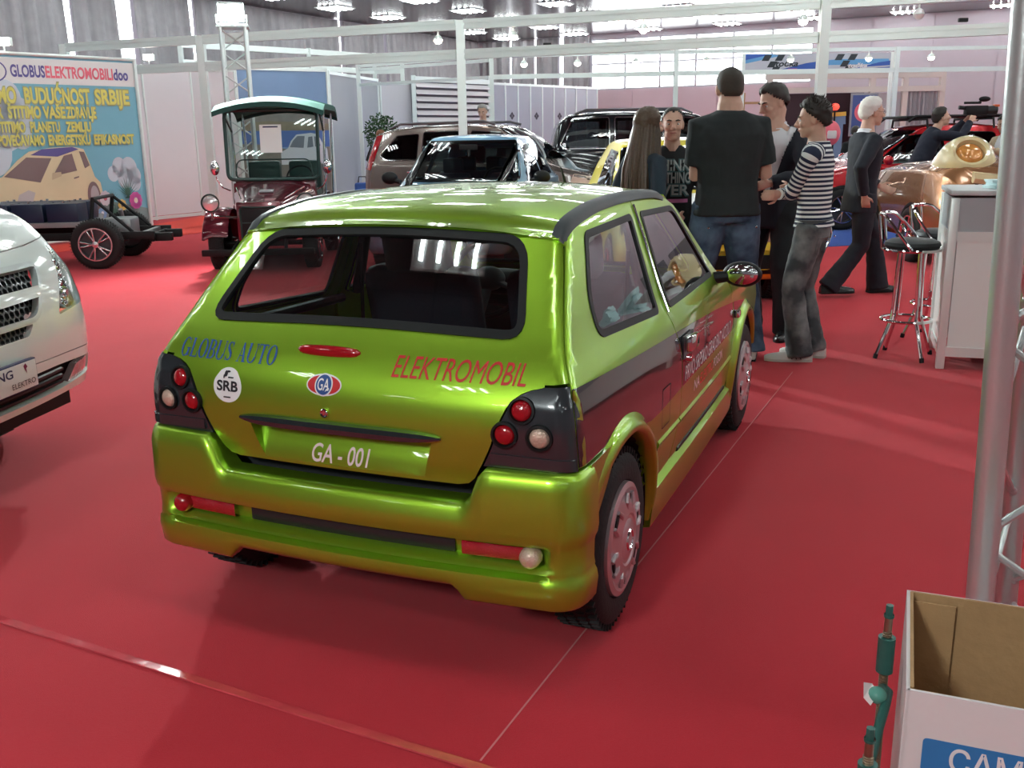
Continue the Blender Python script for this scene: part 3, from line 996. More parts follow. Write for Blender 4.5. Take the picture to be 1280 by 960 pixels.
pp.shape('print', [(0, 1.30), (0, 1.63), (1.95, 1.63), (1.95, 1.30)], P('poster_lake', (.07, .14, .38), .4))
pp.shape('print', [(0, .03), (0, 1.38), (.5, 1.36), (1.0, 1.25), (1.95, 1.30), (1.95, .03)], P('poster_shore', (.20, .18, .16), .6, vary=.3, vscale=7))
pp.shape('printed_car', [(.82, .95), (.82, 1.2), (.98, 1.28), (1.05, 1.42), (1.18, 1.55), (1.5, 1.58), (1.66, 1.55), (1.76, 1.35), (1.85, 1.25), (1.87, .95)], P('poster_car_white', (.60, .62, .68), .5))
pp.shape('printed_window', [(1.02, 1.30), (1.10, 1.43), (1.2, 1.52), (1.36, 1.52), (1.32, 1.28)], P('poster_window', (.16, .18, .22), .4))
pp.shapes('printed_window', [[(1.40, 1.28), (1.44, 1.50), (1.53, 1.51), (1.54, 1.30)], [(1.58, 1.30), (1.57, 1.51), (1.64, 1.50), (1.70, 1.32)]], P('poster_window', (.16, .18, .22), .4))
for z in (.02, 2.83): MB().loft([[Vector(p) - pos.location + V(0, 0, z) + pp.n * e * .025 + V(0, 0, f * .03) for e, f in ((-1, -1), (1, -1), (1, 1), (-1, 1))] for p in ((*PA, 0), (*PB, 0))]).build('rail', m_alu, pos, smooth=False)
for p in (PA, PB): MB().cyl(Vector((*p, 0)) - pos.location, Vector((*p, 2.86)) - pos.location, .028, n=8).build('post', m_alu, pos)

# --- blue and white sponsor banner hung behind the far frame
SA, SB = (4.95, 21.0), (8.05, 21.2)
sb = empty('sponsor_banner', (SA[0], SA[1], 2.62), 0, 'blue and white banner with dark chequers hanging between the far beams', 'banner')
ps = Print(sb, SA, SB); ps.k = 0
mb = MB(); mb.poly([ps.pt(0, 2.64) - ps.n * .02, ps.pt(3.1, 2.64) - ps.n * .02, ps.pt(3.1, 3.02) - ps.n * .02, ps.pt(0, 3.02) - ps.n * .02], ps.n * .02); mb.build('fabric', P('sponsor_grey', (.52, .55, .62), .6), sb, smooth=False)
bl, lb = P('sponsor_blue', (.03, .10, .42), .5), P('sponsor_light_blue', (.12, .36, .66), .5)
for off in (0, 1.55):
    ps.shape('print', [(off + .0, 2.83), (off + .75, 2.98), (off + .5, 3.02), (off, 3.02)] if off == 0 else [(off, 2.86), (off + .4, 2.90), (off + 1.5, 2.90), (off + 1.54, 2.80), (off, 2.78)], lb)
    ps.shape('print', [(off + .45, 2.64), (off + .9, 2.74), (off + 1.3, 2.83), (off + 1.54, 2.86), (off + 1.54, 2.72), (off + 1.2, 2.64)], bl)
    if off == 0: ps.shape('print', [(0, 2.90), (.5, 3.0), (.35, 3.02), (0, 3.02)], bl)
    else: ps.shape('print', [(off + .9, 2.70), (off + 1.54, 2.74), (off + 1.54, 2.77), (off + .9, 2.74)], P('sponsor_grey', (.52, .55, .62), .6))
    ps.shapes('chequer', [[(off + a_ - .02, z0), (off + a_ + .15 - .02, z0), (off + a_ + .20, z0 + .12), (off + a_ + .05, z0 + .12)] for a_, z0 in ((.36, 2.88), (.64, 2.88), (.48, 2.75), (.55, 2.645))], P('sponsor_black', (.02, .03, .04), .5))
ps.text('lettering', 'točka', .64, 1.12, 2.77, .11, P('sponsor_black', (.02, .03, .04), .5), .03, .3)
ps.text('small_lettering', 'racing', .90, 1.10, 2.70, .035, c_rd, .01, .3)
ps.text('lettering', 'točka', 2.19, 2.60, 2.73, .08, c_wh, .03, .3)
ps.text('small_lettering', 'racing', 2.35, 2.55, 2.69, .03, c_rd, .01, .3)
for u in (.1, 3.0): MB().cyl(ps.pt(u, 3.02), ps.pt(u, 3.02) + V(0, -1.0, .03), .006, n=6).build('hanger', m_alu, sb, smooth=False)
for u in (-.03, 3.13): MB().box(ps.pt(u, 2.0) - ps.n * .03 - V(0, 0, .49), (.06, .06, 3.05)).build('post', m_alu, sb, smooth=False)

# --- booth beyond it: cream frame, dark opening, yellow sign, framed red and blue sign, curtain, ladder
bo = empty('sales_booth', (7.4, 23.0, 0), 0, 'far booth with cream posts, dark opening and grey door behind the striped man', 'booth')
m_cream = P('booth_cream', (.66, .58, .54), .6)
def bx(name, c, s, m): b = MB(); b.box(rel(bo, c), s); return b.build(name, m, bo, smooth=False)
for X in (6.0, 8.35, 9.1, 9.95): bx('post', (X, 23.0, 1.35), (.12, .12, 2.7), m_cream)
for z in (2.36, 2.66): bx('beam', (7.95, 22.98, z), (4.1, .1, .12), m_cream)
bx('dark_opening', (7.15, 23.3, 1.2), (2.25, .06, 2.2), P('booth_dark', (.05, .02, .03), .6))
bx('grey_door', (8.72, 23.03, 1.15), (.62, .05, 2.25), P('booth_grey', (.46, .43, .45), .6))
b = MB(); rows = []
for i in range(25):
    xx = 9.18 + .7 * i / 24; rows.append([rel(bo, (xx, 22.98 + .03 * math.sin(i * 1.9), z)) for z in (.3, 2.3)])
b.loft(rows, cap=False, closed=False); b.build('booth_curtain', P('booth_curtain_grey', (.34, .32, .34), .9), bo)
ys = empty('sign_board', (7.25, 22.9, 0), 0, 'small yellow topped board on the counter of the far booth', 'sign')
b = MB(); b.box((0, 0, 1.70), (1.0, .06, .26), rot=Matrix.Rotation(-.06, 3, 'Y')); b.box((0, 0, .8), (.9, .05, 1.6)); b.build('board', P('sign_blue_grey', (.16, .26, .42), .5), ys, smooth=False)
b = MB(); b.box((0, -.035, 1.80), (1.0, .02, .09), rot=Matrix.Rotation(-.06, 3, 'Y')); b.build('yellow_strip', P('sign_yellow', (.75, .48, .08), .5), ys, smooth=False)
rl = empty('red_lamp', (7.45, 22.75, 0), 0, 'small red lamp glowing above the yellow board of the far booth', 'lamp')
b = MB(); b.ell((0, 0, 1.98), (.10, .06, .08)); b.build('red_glow', P('red_glow', (1, .1, .06), .4, emit=1.2, ecol=(1, .08, .05)), rl); b = MB(); b.cyl((0, 0, .02), (0, 0, 1.92), .02); b.build('stem', m_rub, rl)
sg = empty('framed_sign', (8.14, 22.85, 0), 0, 'framed blue sign with a round red white and blue emblem beside the near post', 'sign')
b = MB(); b.box((0, 0, 1.80), (.62, .04, .95)); b.build('frame', P('sign_frame_grey', (.30, .30, .34), .5), sg, smooth=False)
b = MB(); b.box((0, -.022, 1.80), (.54, .02, .86)); b.build('sign_face', P('sign_navy', (.06, .10, .30), .5), sg, smooth=False)
for r, dz, col, k in ((.22, 0, 'banner_red', 1), (.15, 0, 'banner_white', 2), (.10, -.02, 'sponsor_blue', 3)):
    b = MB(); b.lathe([(.001, 0), (r, 0)], (0, -.033 - .002 * k, 1.86 + dz), (0, -1, 0), 28); b.build('emblem', MATS[col], sg, smooth=False)
b = MB(); b.box((0, 0, .68), (.05, .04, 1.32)); b.box((0, 0, .01), (.3, .1, .02)); b.build('sign_stand', m_rub, sg, smooth=False)
la = empty('wooden_ladder', (5.55, 22.3, 0), 0, 'wooden step ladder standing behind the man in the black suit', 'ladder')
m_wood = P('ladder_wood', (.36, .20, .10), .6, vary=.2, vscale=30)
for s in (-1, 1):
    b = MB(); b.tube([(s * .36, -.15, 0), (s * .28, .05, 2.3)], .035, 6); b.build('rail', m_wood, la, smooth=False)
for i in range(7):
    t = (i + .7) / 7.4; b = MB(); b.box((0, -.15 + .2 * t, 2.3 * t), (.72 - .16 * t, .06, .05)); b.build('rung', m_wood, la, smooth=False)
bg = empty('sports_bag', (4.7, 14.5, 0), 0, 'red and white bag on a stand behind the striped man', 'bag')
b = MB(); b.ell((0, 0, 1.42), (.15, .10, .18)); b.build('body', c_rd, bg); b = MB(); b.box((0, -.06, 1.40), (.14, .1, .12), bev=.03); b.build('white_pocket', c_wh, bg); b = MB(); b.cyl((0, 0, 0), (0, 0, 1.28), .02); b.cyl((0, 0, 0), (0, 0, .02), .14); b.build('stand', m_rub, bg)

# --- lattice tower with the floodlight
def truss(o, r, z0, z1, tr, br, n, m, square=True, pts=None):
    pts = pts or [(-r, -r), (r, -r), (r, r), (-r, r)]
    for p in pts:
        b = MB(); b.cyl((p[0], p[1], z0), (p[0], p[1], z1), tr, n=12); b.build('chord', m, o)
    for i in range(n):
        a = z0 + (z1 - z0) * i / n; c = z0 + (z1 - z0) * (i + 1) / n
        for k in range(len(pts)):
            p, q = pts[k], pts[(k + 1) % len(pts)]
            b = MB()
            if i % 2: p, q = q, p
            b.cyl((p[0], p[1], a + .03), (q[0], q[1], c - .03), br, n=8)
            b.build('brace', m, o)
m_truss = P('truss_aluminium', (.62, .66, .66), .3, .7, bump=.08, bscale=60)
tw = empty('lattice_tower', (-3.72, 13.92, 0), .2, 'silver lattice tower with a glaring floodlight behind the vintage car', 'tower')
b = MB(); b.box((0, 0, .01), (.55, .55, .02)); b.build('base_plate', m_truss, tw, smooth=False)
truss(tw, .16, .02, 2.93, .025, .010, 10, m_truss)
b = MB(); b.box((0, 0, 2.945), (.42, .42, .03)); b.build('top_plate', m_truss, tw, smooth=False)
fl_ = empty('floodlight', (-3.72, 13.87, 2.975), .25, 'glaring white floodlight on top of the lattice tower', 'floodlight')
b = MB(); b.tube([(-.2, 0, .12), (-.2, 0, .0), (.2, 0, .0), (.2, 0, .12)], .015, 8); b.build('yoke', m_truss, fl_)
b = MB(); b.box((0, .05, .16), (.36, .14, .26), bev=.03); b.build('housing', m_truss, fl_)
b = MB(); b.box((0, -.035, .15), (.33, .02, .23), rot=Matrix.Rotation(-.25, 3, 'X')); b.build('lamp_face', P('floodlight_face', (1, 1, 1), .5, emit=120, ecol=(.88, 1.0, .98)), fl_)

# --- counter with leaflets and two bar stools
co = empty('info_counter', (2.68, 5.86, 0), -.33, 'white information counter in an aluminium frame at the right', 'counter')
CW, CD, CH = 1.5, .62, 1.07
for X in (0, CW):
    for Y in (0, CD):
        b = MB(); b.box((X, Y, CH / 2 - .01), (.05, .05, CH - .02), bev=.006); b.build('post', m_alu, co, angle=20)
m_cpan = P('counter_panel', (.80, .86, .84), .4)
for nm, c, s in (('front_panel', (CW / 2, -.004, .46), (CW - .06, .012, .66)), ('back_panel', (CW / 2, CD + .004, .46), (CW - .06, .012, .66)), ('side_panel', (-.004, CD / 2, .46), (.012, CD - .06, .66)), ('side_panel', (CW + .004, CD / 2, .46), (.012, CD - .06, .66))):
    b = MB(); b.box(c, s); b.build(nm, m_cpan, co, smooth=False)
for nm, c, s in (('fascia', (CW / 2, -.006, .95), (CW - .05, .014, .20)), ('fascia', (-.006, CD / 2, .95), (.014, CD - .05, .20)), ('fascia', (CW / 2, CD + .006, .95), (CW - .05, .014, .20))):
    b = MB(); b.box(c, s); b.build(nm, P('fascia_grey', (.40, .45, .47), .3), co, smooth=False)
b = MB()
for z in (.11, .82):
    for Y in (0, CD): b.box((CW / 2, Y, z), (CW - .04, .036, .06))
    for X in (0, CW): b.box((X, CD / 2, z), (.036, CD - .04, .06))
r_ = b.build('rail', m_alu, co, smooth=False); r_['kind'] = 'stuff'
b = MB(); b.box((CW / 2, CD / 2, CH + .01), (CW + .06, CD + .06, .03), bev=.006); b.build('counter_top', P('counter_top_grey', (.52, .56, .57), .35), co)
m_leaf = P('leaflet_cyan', (.62, .82, .84), .5)
for i, (dx, dy, a, n, lb) in enumerate(((.30, .22, .3, 6, 'pale blue leaflets stacked on the front of the counter top'), (.42, .46, -.2, 5, 'white leaflets stacked at the back of the counter top'), (.60, .25, .1, 9, 'taller pile of pale leaflets behind the silver pole'))):
    p = co.matrix_world if False else (Matrix.Translation(co.location) @ Matrix.Rotation(-.33, 4, 'Z')) @ Vector((dx, dy, CH + .026))
    o = empty('leaflet_stack', p, a - .33, lb, 'leaflets', 'leaflets on the counter')
    for k in range(n):
        b = MB(); b.box((random.uniform(-.01, .01), random.uniform(-.01, .01), .005 + k * .0085), (.21, .15, .008), rz=random.uniform(-.15, .15)); b.build('leaflet', m_leaf if i != 1 else c_wh, o, smooth=False)


def stool(loc, rz, label):
    o = empty('bar_stool', loc, rz, label, 'stool', 'bar stools by the counter')
    b = MB(); b.lathe([(.0005, .775), (.13, .772), (.165, .755), (.172, .735), (.16, .715), (.0005, .712)], n=32); b.build('seat', P('black_seat_vinyl', (.015, .02, .022), .5), o)
    b = MB(); b.tube([(.175 * math.cos(t), .175 * math.sin(t), .708) for t in [2 * PI * k / 32 for k in range(32)]], .011, 8, closed=True); b.build('seat_ring', m_chrome, o)
    b = MB()
    pts = []
    for k in range(19):
        t = math.radians(-10 + 200 * k / 18); u = math.sin(PI * k / 18)
        pts.append((.185 * math.cos(t) * (1 + .06 * u), .185 * math.sin(t) * (1 + .12 * u), .715 + .215 * min(1, u * 1.25)))
    b.tube(pts, .011, 8); b.build('back_rail', m_chrome, o)
    b = MB()
    for s in (-1, 1): b.tube([(s * .07, .172, .71), (s * .075, .20, .93)], .008, 8)
    b.build('back_post', m_chrome, o)
    for k in range(4):
        a = PI / 4 + k * PI / 2; c_, s_ = math.cos(a), math.sin(a)
        b = MB(); b.tube([(.085 * c_, .085 * s_, .71), (.10 * c_, .10 * s_, .34), (.105 * c_, .105 * s_, .26), (.20 * c_, .20 * s_, .012)], .0125, 10)
        l = b.build('leg', m_chrome, o)
        b = MB(); b.cyl((.204 * c_, .204 * s_, 0), (.197 * c_, .197 * s_, .03), .015, n=10); b.build('foot_cap', m_rub, l)
    b = MB(); b.tube([(.155 * math.cos(t), .155 * math.sin(t), .25) for t in [2 * PI * k / 36 for k in range(36)]], .0105, 8, closed=True)
    for k in range(4):
        a = PI / 4 + k * PI / 2; b.cyl((.105 * math.cos(a), .105 * math.sin(a), .25), (.155 * math.cos(a), .155 * math.sin(a), .25), .006, n=6)
    b.build('foot_ring', m_chrome, o)


stool((2.585, 6.20, 0), 1.0, 'chrome bar stool with a black seat, the nearer of the two by the counter')
stool((3.02, 6.78, 0), .7, 'chrome bar stool with a black seat, the farther one half behind the counter')
# ------------------------------------------------------------------ the green electric hatchback
def make_wheel(parent, name, c, out, r=.27, wd=.155, rim=.175, style='cover', mt=None):
    """wheel at c, outer face towards out (+1/-1 along local x); tyre > tread blocks, cover > slots"""
    c = Vector(c); ax = Vector((out, 0, 0))
    h = wd / 2
    mb = MB()
    mb.lathe([(rim * .98, -h + .01), (r * .86, -h), (r * .95, -h + .012), (r * .985, -h + .03), (r, -h + .04), (r, h - .04), (r * .985, h - .03), (r * .95, h - .012), (r * .86, h),
              (rim * 1.03, h - .006), (rim * .98, h - .02)], c, ax, 56)
    ty = mb.build(name if name != 'wheel' else 'tyre', m_tyre, parent, angle=50)
    tr = MB()
    for k in range(56):
        a = 2 * PI * k / 56
        for j, off in enumerate((-.33, -.11, .11, .33)):
            aa = a + (j % 2) * PI / 56
            p = c + ax * (off * wd) + Vector((0, math.cos(aa), math.sin(aa))) * (r - .0015)
            R = Matrix.Rotation(aa, 3, 'X')
            tr.box(p, (wd * .17, r * .075, .006), rot=R)
    t = tr.build('tread_blocks', m_tyre, ty, smooth=False); t['kind'] = 'stuff'
    if style == 'cover':
        mb = MB()
        mb.lathe([(rim * 1.0, h - .012), (rim * .99, h + .002), (rim * .90, h + .008), (rim * .84, h + .004), (rim * .80, h + .004), (rim * .62, h + .012), (rim * .46, h + .016),
                  (rim * .42, h + .012), (rim * .36, h + .012), (rim * .30, h + .018), (0.0005, h + .02)], c, ax, 48)
        cv = mb.build('hub_cap', m_silver, parent, angle=28)
        for k in range(6):
            a = 2 * PI * k / 6 + .3
            d = Vector((0, math.cos(a), math.sin(a))); t = Vector((0, -math.sin(a), math.cos(a)))
            b = MB()
            for s in (-1, 1):
                b.tube([c + ax * (h + .006) + d * rim * .50 + t * s * .022, c + ax * (h + .010) + d * rim * .66 + t * s * .030, c + ax * (h + .009) + d * rim * .82 + t * s * .026], [.006, .010, .006], 8)
            b.build('cap_spoke', m_silver, cv)
            b = MB(); b.ell(c + ax * (h + .0065) + d * rim * .73, (.004, .012, .026), rot=Matrix.Rotation(a, 3, 'X'))
            b.build('cap_slot', m_rub, cv)
        b = MB(); b.lathe([(rim * .2, h + .018), (rim * .17, h + .0235), (rim * .14, h + .019)], c, ax, 24)
        b.build('cap_emblem_ring', m_chrome, cv)
    else:
        mb = MB()
        mb.lathe([(rim * .99, h - .02), (rim * 1.03, h + .0), (rim * .97, h + .003), (rim * .92, h - .01), (rim * .88, h - .05), (0.001, h - .055)], c, ax, 40)
        rm = mb.build('rim', P('dark_rim_well', (.10, .10, .11), .4, .7), parent, angle=30)
        for k in range(5):
            for s in (-1, 1):
                a = 2 * PI * k / 5 + s * .17
                d = Vector((0, math.cos(a), math.sin(a)))
                d0 = Vector((0, math.cos(2 * PI * k / 5), math.sin(2 * PI * k / 5)))
                b = MB(); b.tube([c + ax * (h - .008) + d0 * rim * .18, c + ax * (h - .002) + d * rim * .60, c + ax * (h - .004) + d * rim * .95], [.013, .011, .012], 8)
                b.build('rim_spoke', mt or m_chrome, rm)
        b = MB(); b.lathe([(rim * .99, h - .012), (rim * 1.02, h + .004), (rim * .94, h + .004), (rim * .90, h - .012)], c, ax, 40)
        b.lathe([(rim * .22, h - .02), (rim * .20, h + .004), (.001, h + .008)], c, ax, 20)
        b.build('rim_lip', mt or m_chrome, rm)
    return ty


def green_car():
    car = empty('electric_hatchback', (-.325, 2.968, 0), -math.radians(22.794),
                'lime green pearl electric hatchback seen from behind on the red carpet', 'car')
    gW = hermite([.15, .25, .35, .5, .62, .72, .80, .84, .90, 1.0, 1.1, 1.19, 1.24], [.66, .69, .702, .712, .714, .708, .692, .675, .648, .612, .577, .545, .526])
    gYR = hermite([.2, .4, .545, .6, .70, .765, .80, .85, .88, .93, 1.0, 1.1, 1.166, 1.2, 1.223], [-.38, -.41, -.415, -.428, -.436, -.428, -.414, -.384, -.362, -.318, -.252, -.152, -.086, -.05, -.03])
    gYF = hermite([.15, .3, .5, .62, .70], [2.64, 2.74, 2.77, 2.74, 2.64])

    def W(z, y): return gW(z) * (1 - .022 * ((y - .8) / 1.2) ** 2)
    def RR(z): return .06 if z < .8 else .045
    def bow(x): return .03 * (abs(x) / .65) ** 2

    def rearY(x, z):
        Wm = gW(z) * (1 - .022 * ((-.35 - .8) / 1.2) ** 2); r = RR(z); xe = Wm - r; ax = abs(x)
        if ax <= xe: return gYR(z) + bow(x)
        d = min(ax - xe, r * .97)
        return gYR(z) + bow(xe) + r - math.sqrt(r * r - d * d)

    def sideX(y, z):
        Wm0 = gW(z) * (1 - .022 * ((-.35 - .8) / 1.2) ** 2); r = RR(z); yc = gYR(z) + bow(Wm0 - r) + r
        if y >= yc: return W(z, y)
        d = min(yc - y, r * .97)
        return W(z, yc) - r + math.sqrt(r * r - d * d)

    def ysplit(z, ang=58):
        Wm0 = gW(z) * (1 - .022 * ((-.35 - .8) / 1.2) ** 2); r = RR(z)
        return gYR(z) + bow(Wm0 - r) + r * (1 - math.cos(math.radians(ang)))

    def xsplit(z, ang=58):
        Wm0 = gW(z) * (1 - .022 * ((-.35 - .8) / 1.2) ** 2); r = RR(z)
        return Wm0 - r + r * math.sin(math.radians(ang))

    def REAR(u, v): return Vector((u, rearY(u, v), v))
    REAR.out = 1

    def SIDE(sg):
        def f(u, v): return Vector((sg * sideX(u, v), u, v))
        f.out = sg
        return f
    SR, SL = SIDE(1), SIDE(-1)

    def zedge(x): return 1.2 - .036 * (abs(x) / .53) ** 2.4
    gT = hermite([0, .015, .04, .08, .18, .35, .65, .95, 1.12, 1.27], [0, .014, .030, .045, .063, .080, .088, .081, .062, .022])

    def topZ(x, y):
        ze = zedge(x)
        return ze + gT(max(0, y - rearY(max(-.5, min(.5, x)), ze)))

    def TOP(u, v): return Vector((u, v, topZ(u, v)))
    TOP.out = 1

    def rail(y): return topZ(.528, y) - .004

    # --- roof
    xs = [i / 10 * .528 for i in range(-10, 11)]
    rear_edge = [(x, rearY(max(-.5, min(.5, x)), zedge(x)) + .001) for x in xs]
    front_edge = [(x, 1.225 - .10 * (abs(x) / .53) ** 2) for x in xs[::-1]]
    surf_panel('roof', rear_edge + front_edge, [], TOP, m_green, car, .045)
    for sg in (1, -1):
        rings = []
        for i in range(36):
            y = -.062 + i * (1.262 / 35)
            xx = .526 - .014 * max(0, (y - .9) / .35) ** 2
            z = topZ(.500, max(y, -.055)); dn = -.012 if i in (0, 35) else 0
            rings.append([Vector((sg * (xx + dx), y, z + dz + dn)) for dx, dz in ((-.026, -.002), (-.022, .005), (.0, .004), (.014, -.006), (.018, -.026), (.0, -.03))])
        b = MB(); b.loft(rings); b.build('roof_rail_strip', P('matt_rail_grey', (.045, .055, .06), .5), car, angle=50)

    for sg in (1, -1):                               # fillets between roof edge, tailgate and rail
        rr = []
        for i in range(9):
            x = .44 + (xsplit(1.17) - .44) * i / 8; zt = min(zedge(x) - .001, 1.172); xr = min(x, .528)
            a = REAR(x, zt); c = Vector((xr, rearY(min(.5, xr), zedge(xr)) + .006, topZ(xr, rearY(min(.5, xr), zedge(xr)) + .006)))
            rr.append([Vector((sg * q.x, q.y, q.z)) for q in (a + V(0, .004, -.006), a, (a + c) / 2 + V(0, -.002, .002), c)])
        b = MB(); b.loft(rr, cap=False, closed=False); b.build('roof_corner', m_green, car, angle=80)

    # --- tailgate with the window and the plate recess left open
    def tl_inner(z): return hermite([.545, .60, .66, .74, .79, .815, .828], [.402, .432, .462, .492, .522, .566, .64])(z)
    right = [(tl_inner(z), z) for z in (.60, .63, .66, .70, .74, .77, .79, .805, .815, .822)]
    low = [(.36, .541), (.392, .547), (.412, .565)]
    up = [(xsplit(z), z) for z in (.832, .86, .88, .92, .96, 1.0, 1.05, 1.1, 1.15, 1.172)]
    rt = low + right + [(.60, .829)] + up
    topc = [(x, zedge(x) - .001) for x in (.49, .4, .3, .2, .1, 0)]
    half = rt + topc
    outline = half + [(-x, z) for x, z in half[::-1][1:]]
    win = round_poly([(.515, .928), (.435, 1.172), (.0, 1.190), (-.435, 1.172), (-.515, .928), (0, .942)], [.06, .07, .3, .07, .06, .3])
    plate = [(.295, .655), (-.295, .655), (-.262, .552), (.262, .552)]
    tail = surf_panel('tailgate', outline, [win, plate], REAR, m_green, car, .035, .02)
    ring = inset_poly(win, .017)
    surf_panel('window_rubber', inset_poly(win, -.004), [ring], REAR, m_rub, tail, .06, .012, .004)
    surf_panel('rear_window', inset_poly(win, .006), [], REAR, m_glass, tail, .05, .004, -.004, rim=False)
    # recess for the number plate: deep under the handle, flush at its foot
    def recY(z): return rearY(0, z) + .055 * max(0, (z - .552) / .103)

    def REC(u, v): return Vector((u, recY(v) + .002, v))
    REC.out = 1
    surf_panel('plate_recess', plate, [], REC, m_green, tail, .03, .004)
    b = MB()
    for sg in (1, -1):
        A = [REAR(sg * .262, .552), REAR(sg * .2785, .603), REAR(sg * .295, .655), REC(sg * .295, .655), REC(sg * .2785, .603)]
        b.add(A, [(0, 1, 4), (1, 2, 3, 4)])
    b.add([REAR(-.295, .655), REAR(.295, .655), REC(.295, .655), REC(-.295, .655)], [(0, 1, 2, 3)])
    b.build('recess_cheek', m_green, tail, smooth=False)
    lettering('plate_lettering', 'GA - 001', REC, m_pink, tail, width=.19, height=.05, u0=-.102, v0=.556, bold=.012, shear=.18)
    b = MB()
    rr = []
    for i in range(25):
        x = -.325 + .65 * i / 24
        t = 1 - abs(x / .325) ** 6 * .75
        y0 = rearY(x, .672)
        rr.append([Vector((x, y0 + dy * t - .006, .672 + dz * t)) for dy, dz in ((.012, .016), (-.014, .013), (-.024, .002), (-.022, -.012), (-.006, -.018), (.02, -.017))])
    b.loft(rr); b.build('tailgate_handle', P('smoked_chrome', (.10, .13, .15), .14, .85, .6), tail, angle=40)
    b = MB(); p = REAR(-.03, .712); b.lathe([(.013, 0), (.013, .008), (.010, .011), (.006, .008), (.001, .008)], p, (0, -1, .05), 18); b.build('lock', m_chrome, tail)
    # high stop lamp
    n = (Vector((0, -1, .75))).normalized()
    rr = []
    for i in range(21):
        x = -.152 + .205 * i / 20; t = math.sin(math.acos(max(-1, min(1, (i - 10) / 10.01)))) ** .5
        c = REAR(x, .872)
        rr.append([c + Vector((0, -.75, -1)).normalized() * (.017 * t * math.cos(a)) + n * (.017 * t * max(-.3, math.sin(a)) ) for a in [2 * PI * k / 12 for k in range(12)]])
    b = MB(); b.loft(rr); b.build('stop_lamp', m_red, tail)
    # lettering and stickers
    lettering('lettering', 'ELEKTROMOBIL', REAR, m_redtxt, tail, width=.385, height=.054, u0=.165, v0=.822, bold=.0, shear=.22)
    serif_word('lettering', 'GLOBUS AUTO', REAR, m_bluetxt, tail, .36, .050, -.575, .824)
    def disc(name, cx, cz, rx, rz, m, lift, notch=None, n=40):
        pts = [(cx + rx * math.cos(2 * PI * k / n), cz + rz * math.sin(2 * PI * k / n) * (1.12 if notch and .3 < k / n * 4 % 4 < 1.7 and math.sin(2 * PI * k / n) > .8 else 1)) for k in range(n)]
        return surf_panel(name, pts, [], REAR, m, tail, .03, .001, lift, rim=False)
    disc('country_sticker', -.372, .755, .052, .047, m_white, .0012, True)
    lettering('sticker_lettering', 'SRB', REAR, P('black_print', (.02, .02, .025), .5), tail, width=.078, height=.028, u0=-.411, v0=.742, bold=.03, lift=.002)
    b = MB()
    for (cx, cz, r1, r3) in ((-.380, .790, .006, .009), (-.372, .796, .007, .003), (-.386, .782, .003, .006)):
        b.add([REAR(cx + r1 * math.cos(k * PI / 4), cz + r3 * math.sin(k * PI / 4)) + Vector((0, -.0025, .001)) for k in range(8)], [tuple(range(8))])
    for cx, cw, cz in ((-.361, .020, .781), (-.372, .026, .724)):
        b.add([REAR(cx + a * cw / 2, cz + c * .002) + Vector((0, -.0025, 0)) for a, c in ((-1, -1), (1, -1), (1, 1), (-1, 1))], [(0, 1, 2, 3)])
    b.build('sticker_print', P('black_print', (.02, .02, .025), .5), tail, smooth=False)
    disc('maker_badge', -.038, .787, .057, .029, m_white, .0012)
    disc('badge_red_field', -.038, .787, .053, .025, m_redtxt, .0018)
    disc('badge_white_ring', -.038, .787, .029, .030, m_white, .0024)
    disc('badge_blue_disc', -.038, .787, .025, .026, m_bluetxt, .0030)
    lettering('badge_lettering', 'GA', REAR, m_white, tail, width=.038, height=.03, u0=-.057, v0=.773, bold=.01, lift=.004)

    # --- tail lamps
    for sg in (1, -1):
        pts = [(tl_inner(z) + .007, z) for z in (.607, .63, .66, .70, .74, .77, .79, .80, .81)]
        pts += [(.60, .822)] + [(xsplit(z) - .001, z) for z in (.824, .78, .74, .70, .66, .63, .607)]
        pts = [(sg * x, z) for x, z in pts]
        h = surf_panel('tail_lamp', pts, [], REAR, m_tl, car, .02, .03, .004)
        if sg == 1:
            b = MB()
        # the step across the housing
        b = MB()
        rr = []
        for i in range(14):
            x = tl_inner(.645) + .012 + (xsplit(.645) - tl_inner(.645) - .016) * i / 13
            c = REAR(sg * x, .645 - .006 * i / 13)
            nn = Vector((sg * (.0 if i < 10 else (i - 9) * .25), -1, 0)).normalized()
            rr.append([c + nn * a + Vector((0, 0, e)) for a, e in ((.0, .004), (.008, .001), (.008, -.028), (.0, -.03))])
        b.loft(rr); b.build('lamp_step', m_tl, h, angle=30)
        for (x, z, mm) in ((.55, .765, m_red), (.506, .700, m_red), (.60, .698, m_clear)):
            c = REAR(sg * x, z)
            e = .004
            nrm = (REAR(sg * x + e, z) - REAR(sg * x - e, z)).cross(REAR(sg * x, z + e) - REAR(sg * x, z - e)).normalized()
            b = MB(); b.lathe([(.037, .0), (.036, .012), (.030, .013), (.027, .004)], c, nrm, 30); b.build('lamp_bezel', m_rub, h, angle=50)
            b = MB(); b.lathe([(.028, .003), (.025, .010), (.019, .0145), (.010, .017), (.0005, .018)], c, nrm, 26)
            l = b.build('lamp_lens', mm, h, angle=60)
            if mm is m_clear: l['label'] = 'clear lens'

    # --- sides
    Ropen, Rfl = .325, .366
    def arc(cy, cz, r, a0, a1, n=22):
        return [(cy + r * math.cos(math.radians(a0 + (a1 - a0) * i / n)), cz + r * math.sin(math.radians(a0 + (a1 - a0) * i / n))) for i in range(n + 1)]
    qwin = round_poly([(.105, 1.172), (.598, 1.186), (.556, .862), (-.05, .892), (-.035, 1.0)], [.03, .025, .035, .06, .05])
    dwin = round_poly([(.715, 1.184), (1.175, 1.174), (1.485, .866), (.692, .858)], [.02, .05, .04, .025])
